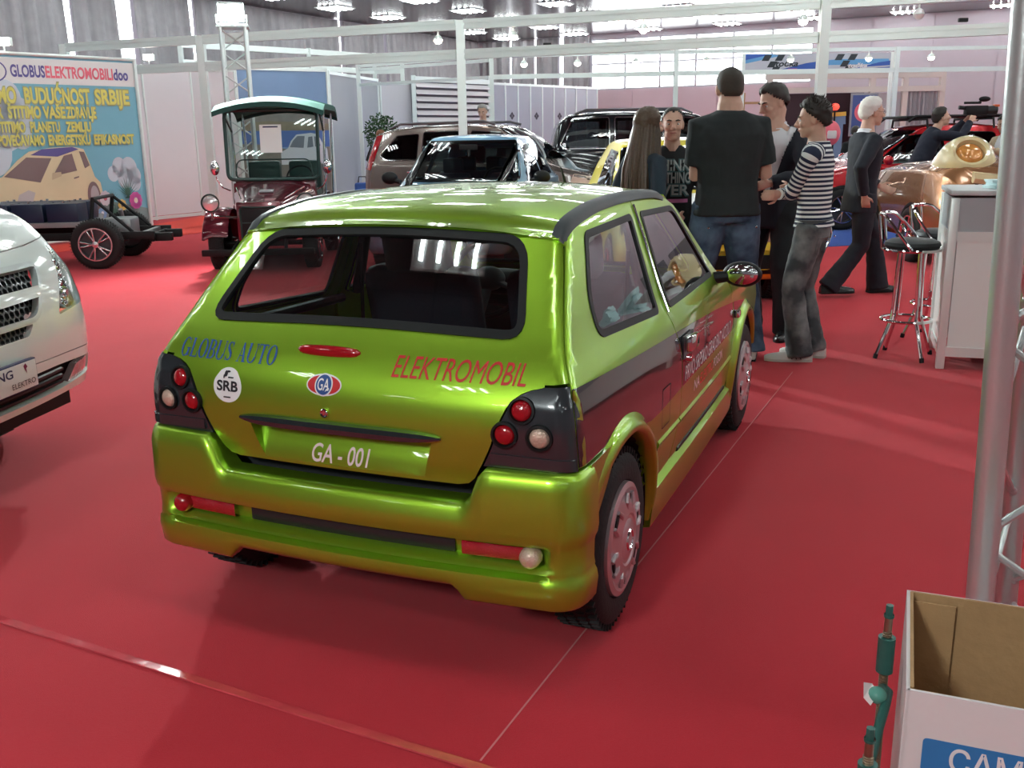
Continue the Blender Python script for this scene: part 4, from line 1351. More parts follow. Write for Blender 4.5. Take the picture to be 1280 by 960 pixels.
    for sg, fn in ((1, SR), (-1, SL)):
        rear_line = [(ysplit(z), z) for z in (.612, .66, .70, .75, .80, .85, .9, .95, 1.0, 1.05, 1.1, 1.15)] + [(ysplit(1.165) + .004, 1.165)]
        rear_line[-1] = (-.07, 1.158)
        topl = [(y, rail(y)) for y in (-.03, .0, .05, .12, .2, .3, .4, .5, .6, .652)]
        gap = [(.650, 1.10), (.642, .95), (.640, .84), (.668, .77), (.712, .69), (.720, .58), (.712, .47), (.665, .39), (.60, .325)]
        qp = rear_line + topl + gap + [(.46, .318)] + arc(0, .27, Rfl - .01, 8, 112) + [(-.20, .612)]
        q = surf_panel('quarter_panel', qp, [qwin], fn, m_green, car, .04)
        dg = [(y + .005, z) for y, z in gap]
        dtop = [(y, rail(y)) for y in (.657, .75, .85, .95, 1.05, 1.15)] + [(1.215, rail(1.2) - .008)]
        dp = dg[::-1] and ([(.61, .325)] + dg[::-1][1:] + dtop + [(1.40, 1.02), (1.62, .845), (1.74, .80), (1.80, .74), (1.805, .58), (1.775, .42), (1.72, .325)])
        d = surf_panel('door', dp, [dwin], fn, m_green, car, .05)
        fp = [(1.735, .325), (1.782, .42), (1.811, .58), (1.806, .74), (1.75, .806), (1.95, .79), (2.2, .762), (2.45, .725), (2.60, .69), (2.66, .60), (2.62, .55), (2.52, .42)] + arc(2.15, .27, Rfl - .01, 14, 166)
        f = surf_panel('front_wing', fp, [], fn, m_green, car, .05)
        for nm, wn, par in (('quarter', qwin, q), ('door', dwin, d)):
            surf_panel('window_rubber', inset_poly(wn, -.004), [inset_poly(wn, .018 if nm == 'quarter' else .016)], fn, m_rub, par, .08, .012, .003)
            surf_panel('window_pane', inset_poly(wn, .006), [], fn, m_glass, par, .06, .004, -.003, rim=False)
        # gloss black band
        qb = [(ysplit(z) + .002, z) for z in (.614, .66, .70, .75, .80, .818)] + [(-.1, .806), (.2, .792), (.45, .782), (.661, .774), (.708, .69), (.716, .58), (.714, .565), (.40, .555), (.30, .556)] + arc(0, .27, Rfl + .01, 52, 108, 10) + [(-.2, .614)]
        surf_panel('side_band', qb, [], fn, m_band, q, .05, .001, .0012, rim=False)
        db = [(.723, .565), (.725, .58), (.717, .69), (.672, .773), (1.0, .758), (1.4, .735), (1.79, .700), (1.795, .572), (1.4, .570)]
        surf_panel('side_band', db, [], fn, m_band, d, .05, .001, .0012, rim=False)
        fb = [(1.815, .572), (1.812, .698), (2.0, .678), (2.18, .65), (1.98, .585), (1.96, .573)]
        surf_panel('side_band', fb, [], fn, m_band, f, .05, .001, .0012, rim=False)
        # swage line below the band
        for (y0, y1, par) in ((.40, .695, q), (.708, 1.78, d)):
            b = MB(); rr = []
            for i in range(18):
                y = y0 + (y1 - y0) * i / 17; c = fn(y, .443)
                rr.append([c + Vector((sg * a, 0, e)) for a, e in ((.0, .012), (.007, .002), (.006, -.004), (0, -.016))])
            b.loft(rr); b.build('swage_line', m_green, par, angle=30)
        # flares
        for cy, a0, a1 in ((0, -12, 182), (2.15, 18, 196)):
            b = MB(); rr = []
            for i in range(40):
                a = math.radians(a0 + (a1 - a0) * i / 39)
                row = []
                kf = 1 - .62 * max(0, min(1, (math.degrees(a) - 95) / 50)) if cy == 0 else 1
                for (r, o_) in ((Rfl + .02, .0), (Rfl, .010 * kf + .012 * (1 - kf)), (Rfl - .014, .024 * kf + .002), (Rfl - .03, .026 * kf + .002), (Ropen, .016 * kf + .004), (Ropen - .004, -.02), (Ropen, -.05)):
                    y = cy + r * math.cos(a); z = .27 + r * math.sin(a)
                    row.append(Vector((sg * (sideX(max(y, -.33), max(z, .2)) + o_), y, z)))
                rr.append(row)
            b.loft(rr, cap=False, closed=False); b.build('arch_flare', m_green, car, angle=70)
            b = MB()
            rr = []
            for i in range(25):
                a = math.radians(-15 + 210 * i / 24)
                rr.append([Vector((sg * xx, cy + (Ropen - .003) * math.cos(a), .27 + (Ropen - .003) * math.sin(a))) for xx in (.69, .45)])
            b.loft(rr, cap=False, closed=False); b.build('arch_liner', m_rub, car)
        # sill skirt
        b = MB(); rr = []
        for i in range(30):
            y = .33 + (1.845 - .33) * i / 29
            up = .30 + .0 * y
            x0 = sideX(y, .3)
            rr.append([Vector((sg * (x0 + a), y, z)) for a, z in ((-.03, .338), (-.004, .335), (-.010, .318), (.002, .302), (.014, .29), (.018, .24), (.010, .175), (-.04, .165))])
        b.loft(rr, cap=True); b.build('sill_skirt', m_green, car, angle=35)
        b = MB(); rr = []
        for i in range(20):
            y = .72 + .95 * i / 19; x0 = sideX(y, .32)
            rr.append([Vector((sg * (x0 + a), y, z)) for a, z in ((-.002, .337), (.006, .334), (.006, .322), (-.002, .318))])
        b.loft(rr); b.build('sill_groove', m_rub, car)
        # B pillar bright strip
        b = MB(); b.tube([fn(y, z) + Vector((sg * .004, 0, 0)) for y, z in ((.655, 1.215), (.653, 1.1), (.646, .95), (.643, .85))], .006, 8)
        b.build('pillar_strip', m_chrome, d)
        # door mirror
        b = MB()
        c = Vector((sg * .775, 1.56, .862))
        b.ell(c, (.085, .045, .055)); b.tube([Vector((sg * .66, 1.53, .845)), c], [.026, .022], 10)
        mr = b.build('door_mirror', m_rub, car)
        b = MB(); b.ell(c + Vector((sg * .004, -.032, .002)), (.066, .018, .043)); b.build('mirror_glass', P('mirror_face', (.75, .80, .80), .06, 1.0), mr)
    # right-hand details
    q = [o for o in D.objects if o.parent == car and o.name.startswith('quarter_panel')][0]
    d = [o for o in D.objects if o.parent == car and o.name.startswith('door') and 'mirror' not in o.name][0]
    flap = round_poly([(.435, .625), (.545, .625), (.545, .485), (.435, .485)], .012)
    ring = MB()
    surf_panel('charge_flap', flap, [inset_poly(flap, .004)], SR, m_rub, q, .08, .001, .002, rim=False)
    b = MB(); b.box((SR(.81, .712).x + .016, .81, .715), (.034, .135, .055), bev=.012); b.cyl(SR(.79, .66) + V(.0, 0, 0), SR(.79, .66) + V(.02, 0, -.002), .019, .014, 18)
    h = b.build('door_handle', m_chrome, d)
    b = MB(); b.box((SR(.81, .712).x + .003, .805, .705), (.008, .16, .085), bev=.003); b.build('handle_plate', m_trim, h)
    lettering('side_lettering', 'PRVO SRPSKO GRADSKO VOZILO', SR, m_white, d, width=.96, height=.056, u0=.765, v0=.576, bold=.008, lift=.003)
    lettering('side_lettering', 'NA', SR, m_white, d, width=.10, height=.042, u0=.93, v0=.498, bold=.006, lift=.003)
    lettering('side_lettering', 'ELEKTRO', SR, P('bright_red_vinyl', (.75, .03, .03), .4), d, width=.26, height=.042, u0=1.045, v0=.498, bold=.006, lift=.003)
    lettering('side_lettering', 'POGON', SR, m_white, d, width=.20, height=.042, u0=1.32, v0=.498, bold=.004, lift=.003)
    b = MB(); b.box((SR(1.86, .63).x + .012, 1.86, .635), (.024, .055, .034), bev=.008); b.build('side_repeater', m_chrome, car)

    # --- rear bumper
    def bpath():
        pts = []
        for i in range(61):
            x = -.62 + 1.24 * i / 60
            pts.append((Vector((x, -.462 + .03 * (x / .62) ** 2, 0)), Vector((.08 * x, -1, 0)).normalized()))
        R = []
        for i in range(1, 11):
            a = math.radians(-90 + 9 * i)
            R.append((Vector((.62 + .09 * math.cos(a), -.342 + .09 * math.sin(a), 0)), Vector((math.cos(a), math.sin(a), 0))))
        R.append((Vector((.713, -.30, 0)), Vector((1, 0, 0))))
        Lh = [(Vector((-p.x, p.y, 0)), Vector((-n.x, n.y, 0))) for p, n in R[::-1]]
        return Lh + pts + R
    def smooth01(a, b_, x):
        t = max(0, min(1, (x - a) / (b_ - a))); return t * t * (3 - 2 * t)
    rr = []
    for p, n in bpath():
        ax = abs(p.x) if p.y < -.42 else .8
        k = smooth01(.395, .452, ax); zt = .505 + .100 * k
        rec = 1 - smooth01(.60, .64, ax)
        zb = .262 - .04 * smooth01(.362, .385, ax)
        prof = [(-.085, zt - .003), (-.03, zt), (-.012, zt - .001), (-.003, zt - .007), (.004, zt - .022), (.010, zt - .045), (.013, .440), (.010, .418), (.003, .403), (.001 - .036 * rec, .394), (.0 - .042 * rec, .347),
                (.001 - .008 * rec, .336), (.003, .327), (.002 - .018 * rec, .319), (.008, .308), (.012, .286), (.006, zb + .010), (-.004, zb), (-.05, zb + .004)]
        rr.append([p + n * o_ + Vector((0, 0, z)) for o_, z in prof])
    b = MB(); b.loft(rr, cap=False, closed=False)
    bump = b.build('rear_bumper', m_green, car, angle=50)
    for sg, fn in ((1, SR), (-1, SL)):
        sp = [(-.315, .225)] + arc(0, .27, Ropen - .002, 188, 110, 16) + [(-.115, .612), (-.22, .608), (-.315, .605)]
        surf_panel('bumper_side', sp, [], fn, m_green, bump, .03, .03, .009)
    def bumperstrip(name, x0, x1, off, z0, z1, m, par):
        r_ = []
        N = 24
        for i in range(N + 1):
            x = x0 + (x1 - x0) * i / N
            p = Vector((x, -.462 + .03 * (x / .62) ** 2, 0))
            r_.append([p + Vector((0, -off, z0)), p + Vector((0, -off - .004, z0 + .004)), p + Vector((0, -off - .004, z1 - .004)), p + Vector((0, -off, z1))])
        bb = MB(); bb.loft(r_, cap=False, closed=False); return bb.build(name, m, par, angle=50)
    bumperstrip('bumper_slot', -.325, .352, -.038, .345, .396, m_trim, bump)
    for sg in (1, -1):
        x0, x1 = sorted((sg * .378, sg * .556))
        bumperstrip('reflector', x0, x1, -.022, .350, .390, m_redref, bump)
        b = MB(); x = sg * .576; p = Vector((x, -.462 + .03 * (x / .62) ** 2 + .026, .369))
        b.lathe([(.030, 0), (.030, .022), (.026, .032), (.016, .040), (.0005, .043)], p, (0, -1, 0), 26)
        l = b.build('bumper_lamp', m_clear if sg == 1 else m_red, bump, angle=60)
        l['label'] = 'clear reversing lamp' if sg == 1 else 'red fog lamp'

    # --- bonnet, windscreen, nose
    def HZ(u, v): return Vector((u, v, .70 + .13 * ((2.62 - v) / .9) ** .75 - .035 * (abs(u) / .66) ** 2.5 if v < 2.62 else .70 - .035 * (abs(u) / .66) ** 2.5))
    HZ.out = 1
    surf_panel('bonnet', [(-.60, 1.76), (.60, 1.76), (.635, 2.2), (.60, 2.60), (0, 2.64), (-.60, 2.60), (-.635, 2.2)], [], HZ, m_green, car, .06)
    def WS(u, v):
        t = (v - .83) / .395
        return Vector((u, 1.76 - .56 * t - .10 * (abs(u) / .6) ** 2, v))
    WS.out = -1
    wsq = round_poly([(-.54, .86), (.54, .86), (.455, 1.195), (-.455, 1.195)], .05)
    fr = surf_panel('windscreen_frame', [(-.665, .82), (.665, .82), (.528, 1.222), (-.528, 1.222)], [wsq], WS, m_green, car, .06)
    surf_panel('windscreen', inset_poly(wsq, .002), [], WS, m_glass, fr, .06, .004, -.002, rim=False)
    surf_panel('window_rubber', inset_poly(wsq, -.005), [inset_poly(wsq, .02)], WS, m_rub, fr, .08, .01, .002)
    def FR(u, v): return Vector((u, gYF(v) - .12 * (abs(u) / .66) ** 3, v))
    FR.out = -1
    fr2 = surf_panel('front_bumper', [(-.66, .22), (.66, .22), (.665, .52), (-.665, .52)], [], FR, m_green, car, .06)
    surf_panel('nose_panel', [(-.655, .525), (.655, .525), (.61, .69), (-.61, .69)], [], FR, m_green, car, .06)
    for sg in (1, -1):
        surf_panel('headlamp', round_poly([(sg * .36, .55), (sg * .62, .55), (sg * .60, .67), (sg * .38, .67)], .02), [], FR, m_clear, car, .05, .004, .004)
    surf_panel('grille', round_poly([(-.3, .55), (.3, .55), (.3, .64), (-.3, .64)], .02), [], FR, m_trim, car, .05, .004, .004)
    b = MB(); b.tube([(.14, 1.10, topZ(.14, 1.10) - .005), (.16, .98, topZ(.14, 1.1) + .075)], [.006, .003], 8); b.build('roof_aerial', m_rub, car)

    # --- underside and cabin
    b = MB(); b.box((0, .95, .30), (1.10, 2.45, .06)); b.box((0, -.30, .33), (1.10, .16, .10)); b.box((0, .1, .42), (.9, .8, .2)); b.box((0, 2.2, .4), (.88, .8, .3))
    b.build('floor_pan', m_plast, car, smooth=False)
    b = MB()
    b.box((0, -.18, .835), (1.16, .30, .02)); b.box((0, -.03, .70), (1.10, .02, .28))
    b.build('parcel_shelf', m_plast, car, smooth=False)
    b = MB(); b.box((0, 1.60, .72), (1.20, .34, .20), bev=.05); b.box((0, 1.50, .60), (1.2, .2, .2), bev=.03); b.ell((-.30, 1.46, .80), (.2, .10, .06))
    b.build('dashboard', m_plast, car)
    for sx in (-.30, .30):
        s = MB()
        s.box((sx, .98, .46), (.48, .50, .16), bev=.06)
        R = Matrix.Rotation(math.radians(-14), 3, 'X')
        s.box((sx, .72, .72), (.47, .13, .52), rot=R.transposed() if False else Matrix.Rotation(math.radians(14), 3, 'X'), bev=.055)
        st = s.build('front_seat', m_seat, car, angle=60)
        s = MB(); s.box((sx, .645, 1.035), (.27, .10, .19), rot=Matrix.Rotation(math.radians(12), 3, 'X'), bev=.045)
        s.build('headrest', m_seat, st, angle=60)
        s = MB()
        for k in (-.06, .06): s.cyl((sx + k, .655, .92), (sx + k, .655, 1.0), .007)
        s.build('headrest_post', m_rub, st)
    b = MB(); b.box((0, .15, .60), (1.08, .12, .42), rot=Matrix.Rotation(math.radians(12), 3, 'X'), bev=.05); b.box((0, .35, .46), (1.08, .42, .14), bev=.05)
    b.build('rear_bench', m_seat, car, angle=60)
    c = Vector((-.30, 1.30, .84)); ax = Vector((0, -.86, .5)).normalized()
    s_, u_, _ = frame_from(ax)
    b = MB(); b.tube([c + (s_ * math.cos(t) + u_ * math.sin(t)) * .185 for t in [2 * PI * k / 40 for k in range(40)]], .014, 10, closed=True)
    sw = b.build('steering_wheel', m_rub, car)
    b = MB(); b.ell(c - ax * .01, (.075, .06, .055))
    for a in (200, 340, 270):
        t = math.radians(a); b.tube([c - ax * .01, c + (s_ * math.cos(t) + u_ * math.sin(t)) * .18], [.03, .016], 8, flat=.5)
    b.build('wheel_hub', P('grey_hub_plastic', (.10, .11, .12), .45), sw)
    for sg in (1, -1):
        b = MB(); b.tube([(sg * .585, .66, .86), (sg * .515, .655, 1.17)], .03, 8, flat=.6); b.tube([(sg * .535, .62, 1.06), (sg * .53, .60, .70)], .008, 6)
        b.build('belt_pillar_trim', m_trim, car)
        b = MB(); b.tube([(sg * .60, -.20, .90), (sg * .505, -.005, 1.14)], .03, 8, flat=.5)
        b.tube([(sg * .60, -.12, .862), (sg * .62, .6, .845)], .018, 8)
        b.build('rear_pillar_trim', m_trim, car)
    for cy in (0, 2.15):
        for sg in (1, -1):
            wl = empty('wheel', (0, 0, 0)); wl.parent = car
            make_wheel(wl, 'wheel', (sg * .632, cy, .27), sg)
    b = MB(); b.cyl((-.58, 0, .27), (.58, 0, .27), .03); b.cyl((-.58, 2.15, .27), (.58, 2.15, .27), .03); b.build('axle', m_plast, car)
    return car


def serif_word(name, s, fn, m, parent, width, h, u0, v0):
    """a word in a high-contrast serif face, drawn from stems, hairlines and bowls"""
    T, t, sf = .17, .055, .05
    def rect(x0, y0, x1, y1): return [(x0, y0), (x1, y0), (x1, y1), (x0, y1)]
    def quad4(a, b, wa, wb): return [(a[0] - wa, a[1]), (a[0] + wa, a[1]), (b[0] + wb, b[1]), (b[0] - wb, b[1])]
    def bowl(cx, cy, rx, ry, a0, a1, th=T):
        o = []; n = 22
        for i in range(n):
            q = []
            for k in (i, i + 1):
                a = math.radians(a0 + (a1 - a0) * k / n)
                q.append(((cx + rx * math.cos(a), cy + ry * math.sin(a)), (cx + (rx - th) * math.cos(a), cy + (ry - t) * math.sin(a))))
            o.append([q[0][0], q[1][0], q[1][1], q[0][1]])
        return o
    def stem(x, y0=0, y1=1, foot=True, head=True):
        o = [rect(x, y0, x + T, y1)]
        if foot: o.append(rect(x - sf, y0, x + T + sf, y0 + t * .8))
        if head: o.append(rect(x - sf, y1 - t * .8, x + T + sf, y1))
        return o
    G = {}
    G['G'] = (bowl(.40, .5, .40, .52, 50, 330) + [rect(.62, .04, .78, .45), rect(.52, .42, .86, .47), quad4((.70, .68), (.70, 1.0), .02, .02)], .90)
    G['L'] = (stem(.05) + [rect(.05, 0, .66, t), quad4((.64, .0), (.66, .34), .035, .02)], .72)
    G['O'] = (bowl(.42, .5, .42, .52, 0, 360), .88)
    G['B'] = (stem(.05) + bowl(.36, .74, .30, .26, -90, 90) + bowl(.36, .27, .36, .27, -90, 90) + [rect(.2, .945, .38, 1), rect(.2, .48, .38, .535), rect(.2, 0, .38, .055)], .78)
    G['U'] = (stem(.05, .25, 1, False) + bowl(.42, .32, .37, .34, 180, 360, .14) + [rect(.735, .3, .79, 1), rect(.66, .955, .86, 1)], .92)
    G['A'] = ([quad4((.13, 0), (.42, 1), .028, .03), quad4((.66, 0), (.40, 1), .095, .06), rect(.2, .3, .56, .35), rect(0, 0, .26, t * .8), rect(.5, 0, .84, t * .8)], .86)
    G['T'] = (stem(.30, 0, 1, True, False) + [rect(.0, .945, .77, 1), quad4((.03, .70), (.02, 1), .015, .03), quad4((.74, .70), (.75, 1), .015, .03)], .82)
    S = []
    P_ = [(.52, .80), (.44, .94), (.28, .965), (.14, .89), (.12, .74), (.22, .60), (.38, .47), (.50, .32), (.47, .13), (.32, .03), (.16, .06), (.06, .2)]
    w_ = [.02, .03, .03, .05, .075, .085, .09, .085, .06, .03, .03, .02]
    for i in range(len(P_) - 1):
        a, b_ = Vector(P_[i]), Vector(P_[i + 1]); n0 = Vector((-(b_ - a).y, (b_ - a).x)).normalized()
        S.append([tuple(a + n0 * w_[i]), tuple(b_ + n0 * w_[i + 1]), tuple(b_ - n0 * w_[i + 1]), tuple(a - n0 * w_[i])])
    S += [rect(.50, .72, .545, 1.0), rect(.03, .0, .075, .28)]
    G['S'] = (S, .64)
    x = 0; polys = []
    for ch in s:
        if ch == ' ': x += .42; continue
        g, adv = G[ch]
        polys += [[(px + x, py) for px, py in q] for q in g]; x += adv + .03
    k = width / x; e = .002
    mb = MB()
    for q in polys:
        pp = []
        for (a, b_) in q:
            u = u0 + a * k; v = v0 + b_ * h
            n = (fn(u + e, v) - fn(u - e, v)).cross(fn(u, v + e) - fn(u, v - e)).normalized()
            pp.append(fn(u, v) + n * .0018)
        mb.add(pp, [(0, 1, 2, 3)])
    return mb.build(name, m, parent, smooth=False)


green_car()
# ------------------------------------------------------------------ the other vehicles
def shell_mesh(st, ny=70):
    """closed body from stations (y, sill z, low half-width, belt z, belt half-width, top z, top half-width)"""
    ys = [s[0] for s in st]
    fs = [hermite(ys, [s[k] for s in st]) for k in range(1, 7)]
    rows = []
    for i in range(ny + 1):
        t = i / ny
        y = ys[0] + (ys[-1] - ys[0]) * (t + .06 * math.sin(2 * PI * t) * -1 * .6)
        zs, wl, zb, wb, zt, wt = [f(y) for f in fs]
        zt = max(zt, zb + .012); wt = min(wt, wb * .985)
        g = min(1, (zt - zb) / .25)
        H = [(0, zs), (wl * .8, zs), (wl * .95, zs + .03), (wl * 1.0, zs + .16), (wl * 1.005, zs * .45 + zb * .55), (wb * 1.0, zb - .05), (wb * .985, zb - .005), (wb * (1 - .03 * g) - .01, zb + .012 * g), ((wb * .96 + wt) / 2, (zb + zt) / 2),
             (wt * 1.0, zt - .055 * g - .004), (wt * .95, zt - .018 * g), (wt * .80, zt), (wt * .4, zt + .012 * g), (0, zt + .016 * g)]
        d = [Vector((a, b)) for a, b in H]
        # Catmull-Rom through the profile
        o = []
        for k in range(len(d) - 1):
            p0 = d[k - 1] if k else Vector((-d[1].x, d[1].y)); p1, p2 = d[k], d[k + 1]; p3 = d[k + 2] if k + 2 < len(d) else Vector((-d[-2].x, d[-2].y))
            for j in range(3):
                u = j / 3
                o.append(.5 * ((2 * p1) + (p2 - p0) * u + (2 * p0 - 5 * p1 + 4 * p2 - p3) * u * u + (3 * p1 - p0 - 3 * p2 + p3) * u ** 3))
        o.append(d[-1])
        ring = [Vector((p.x, y, p.y)) for p in o] + [Vector((-p.x, y, p.y)) for p in o[::-1][1:-1]]
        rows.append(ring)
    return rows


class Body:
    def __init__(self, st, ny=70):
        self.mb = MB(); self.mb.loft(shell_mesh(st, ny))
        self.tree = BVHTree.FromPolygons([v[:] for v in self.mb.v], self.mb.f)
        self.cuts = []

    def hit(self, o, d):
        h = self.tree.ray_cast(o, d)
        if h[0] is None: h = self.tree.find_nearest(o + d * 2.2)
        return h[0]

    def side(self, sg):
        def f(u, v): return self.hit(Vector((sg * 3, u, v)), Vector((-sg, 0, 0)))
        f.out = sg; return f

    def front(self, sg=1):
        def f(u, v): return self.hit(Vector((u, sg * 6, v)), Vector((0, -sg, 0)))
        f.out = -sg; return f

    def top(self):
        def f(u, v): return self.hit(Vector((u, v, 4)), Vector((0, 0, -1)))
        f.out = 1; return f

    def build(self, name, m, parent, cuts=()):
        """cuts: (axis, polygon) openings for glass; axis 's' both sides, 'f' front, 'r' rear"""
        faces = self.mb.f
        keep = []
        V_ = self.mb.v
        for f in faces:
            c = sum((V_[i] for i in f), Vector()) / len(f)
            bad = False
            for ax, poly in cuts:
                if ax == 's':
                    q = (c.y, c.z)
                elif ax == 'f':
                    q = (c.x, c.z) if c.y > 0 else None
                else:
                    q = (c.x, c.z) if c.y < 0 else None
                if q and abs(c.x) > (.25 if ax == 's' else -1) and inpoly(q, poly):
                    n = (V_[f[1]] - V_[f[0]]).cross(V_[f[2]] - V_[f[0]])
                    if ax != 's' and abs(n.x) > .75 * n.length: continue
                    bad = True; break
            if not bad: keep.append(f)
        self.mb.f = keep
        o = self.mb.build(name, m, parent, angle=60)
        self.mb.f = faces
        return o


def inpoly(p, poly):
    x, y = p; c = False; j = len(poly) - 1
    for i in range(len(poly)):
        if (poly[i][1] > y) != (poly[j][1] > y) and x < (poly[j][0] - poly[i][0]) * (y - poly[i][1]) / (poly[j][1] - poly[i][1]) + poly[i][0]: c = not c
        j = i
    return c


m_frit = P('window_frit', (.008, .009, .01), .15, 0, .6)
m_dglass = glass_mat('dark_window', (.20, .24, .25), fres=1.55, gain=1.5)
m_cglass = glass_mat('light_window', (.50, .56, .56), fres=1.5, gain=1.3)


def pane(body, o, fn, poly, glass=m_dglass, name='side_window', w=.035, r=.04, step=.12, trim=None):
    p = round_poly(poly, r)
    g = surf_panel(name, inset_poly(p, .004), [], fn, glass, o, step, .004, .006, rim=False)
    surf_panel('window_border', inset_poly(p, -.006), [inset_poly(p, w)], fn, m_frit, g, step, .006, .004)
    if trim: surf_panel('window_trim', inset_poly(p, -.016), [inset_poly(p, -.004)], fn, trim, g, step, .006, .009)
    return g


def cabin(o, x, y0, y1, z0, seats, m=None):
    b = MB(); b.box((0, (y0 + y1) / 2, z0 - .05), (x * 1.7, y1 - y0, .1)); b.build('cabin_floor', m or m_plast, o, smooth=False)
    for sx, sy in seats:
        b = MB(); b.box((sx, sy, z0 + .12), (.46, .14, .55), rot=Matrix.Rotation(.2, 3, 'X'), bev=.05); b.box((sx, sy + .25, z0 - .02), (.46, .5, .16), bev=.05)
        s = b.build('seat', m_seat, o)
        b = MB(); b.box((sx, sy - .08, z0 + .48), (.26, .10, .19), bev=.04); b.build('headrest', m_seat, s)


def wheels(o, xs, ys, r, wd, m=None):
    for y in ys:
        for sg in (1, -1):
            w_ = empty('wheel'); w_.parent = o
            make_wheel(w_, 'wheel', (sg * xs, y, r), sg, r, wd, r * .66, 'alloy', m)


def arches(body, o, ys, r):
    for y in ys:
        for sg in (1, -1):
            p = [(y + r * 1.14 * math.cos(2 * PI * k / 28), max(.17, r + r * 1.14 * math.sin(2 * PI * k / 28))) for k in range(28)]
            surf_panel('wheel_arch', p, [], body.side(sg), m_rub, o, .1, .004, .003, rim=False)


def gap_line(name, pts, fn, o, w=.004, m=None):
    b = MB(); b.tube([fn(*p) for p in pts], w, 5); return b.build(name, m or m_rub, o)


# --- pale blue saloon facing the camera
def blue_car():
    o = empty('compact_car', (-.41, 12.04, 0), PI - .205, 'pale blue compact car facing the camera behind the green hatchback', 'car')
    m = P('pale_blue_paint', (.17, .33, .48), .28, .45, 1.0)
    B = Body([(-1.98, .45, .55, .62, .55, .66, .4), (-1.93, .30, .74, .80, .72, .86, .5), (-1.7, .25, .80, .92, .77, 1.12, .54), (-1.2, .22, .81, .93, .79, 1.40, .54), (-.5, .22, .81, .92, .80, 1.465, .54), (0.0, .22, .81, .91, .80, 1.45, .545),
              (.22, .22, .81, .90, .80, 1.33, .60), (.72, .22, .81, .88, .79, .965, .70), (.95, .22, .81, .86, .775, .91, .70), (1.5, .22, .80, .78, .76, .82, .66), (1.80, .24, .78, .68, .70, .72, .58), (1.95, .28, .70, .58, .62, .60, .5), (2.0, .34, .55, .50, .5, .52, .4)])
    ws = [(-.69, .955), (.69, .955), (.555, 1.40), (-.555, 1.40)]
    sw1 = [(.52, .93), (.02, 1.34), (-.42, 1.36), (-.42, .94)]; sw2 = [(-.5, .94), (-.5, 1.36), (-1.05, 1.32), (-1.25, .97)]
    rw = [(-.58, 1.0), (.58, 1.0), (.48, 1.32), (-.48, 1.32)]
    B.build('body', m, o, [('f', inset_poly(ws, .012)), ('s', inset_poly(sw1, .012)), ('s', inset_poly(sw2, .012)), ('r', inset_poly(rw, .012))])
    pane(B, o, B.front(), ws, m_cglass, 'windscreen', .03, .05)
    pane(B, o, B.front(-1), rw, m_cglass, 'rear_window')
    for sg in (1, -1):
        pane(B, o, B.side(sg), sw1, m_cglass); pane(B, o, B.side(sg), sw2, m_cglass)
        b = MB(); b.ell((sg * .92, .52, .99), (.10, .06, .075)); b.tube([(sg * .78, .54, .94), (sg * .9, .52, .97)], .03, 8); b.build('door_mirror', m_rub, o)
        surf_panel('headlamp', round_poly([(sg * .42, .60), (sg * .68, .62), (sg * .70, .74), (sg * .46, .70)], .03), [], B.front(), m_clear, o, .08, .004, .005)
        gap_line('door_gap', [(-.46, .30), (-.46, .9)], B.side(sg), o); gap_line('door_gap', [(.62, .30), (.66, .88)], B.side(sg), o)
    surf_panel('grille', round_poly([(-.34, .50), (.34, .50), (.36, .62), (-.36, .62)], .03), [], B.front(), m_rub, o, .08, .004, .004)
    surf_panel('number_plate', [(-.26, .36), (.26, .36), (.26, .47), (-.26, .47)], [], B.front(), m_white, o, .2, .004, .012)
    arches(B, o, (1.25, -1.2), .29); wheels(o, .745, (1.25, -1.2), .29, .17)
    cabin(o, .62, -1.3, .5, .62, [(-.36, -.25), (.36, -.25), (0, -1.1), (-.4, -1.1), (.4, -1.1)])
    b = MB(); b.box((0, .55, .82), (1.35, .40, .18), bev=.05); b.build('dashboard', m_plast, o)
    c = Vector((-.36, .25, .93)); b = MB(); b.tube([c + V(.18 * math.cos(t), .07 * math.sin(t), .165 * math.sin(t)) for t in [2 * PI * k / 28 for k in range(28)]], .014, 8, closed=True); b.build('steering_wheel', m_rub, o)
    b = MB(); b.box((0, .30, 1.33), (.22, .03, .06), bev=.01); b.build('inner_mirror', m_rub, o)
    b = MB(); b.tube([(.5, .80, .965), (.1, .80, .985), (-.1, .78, .995)], .008, 6); b.tube([(-.15, .80, .975), (-.6, .79, .99)], .008, 6); w_ = b.build('wiper', m_rub, o); w_['kind'] = 'stuff'


blue_car()


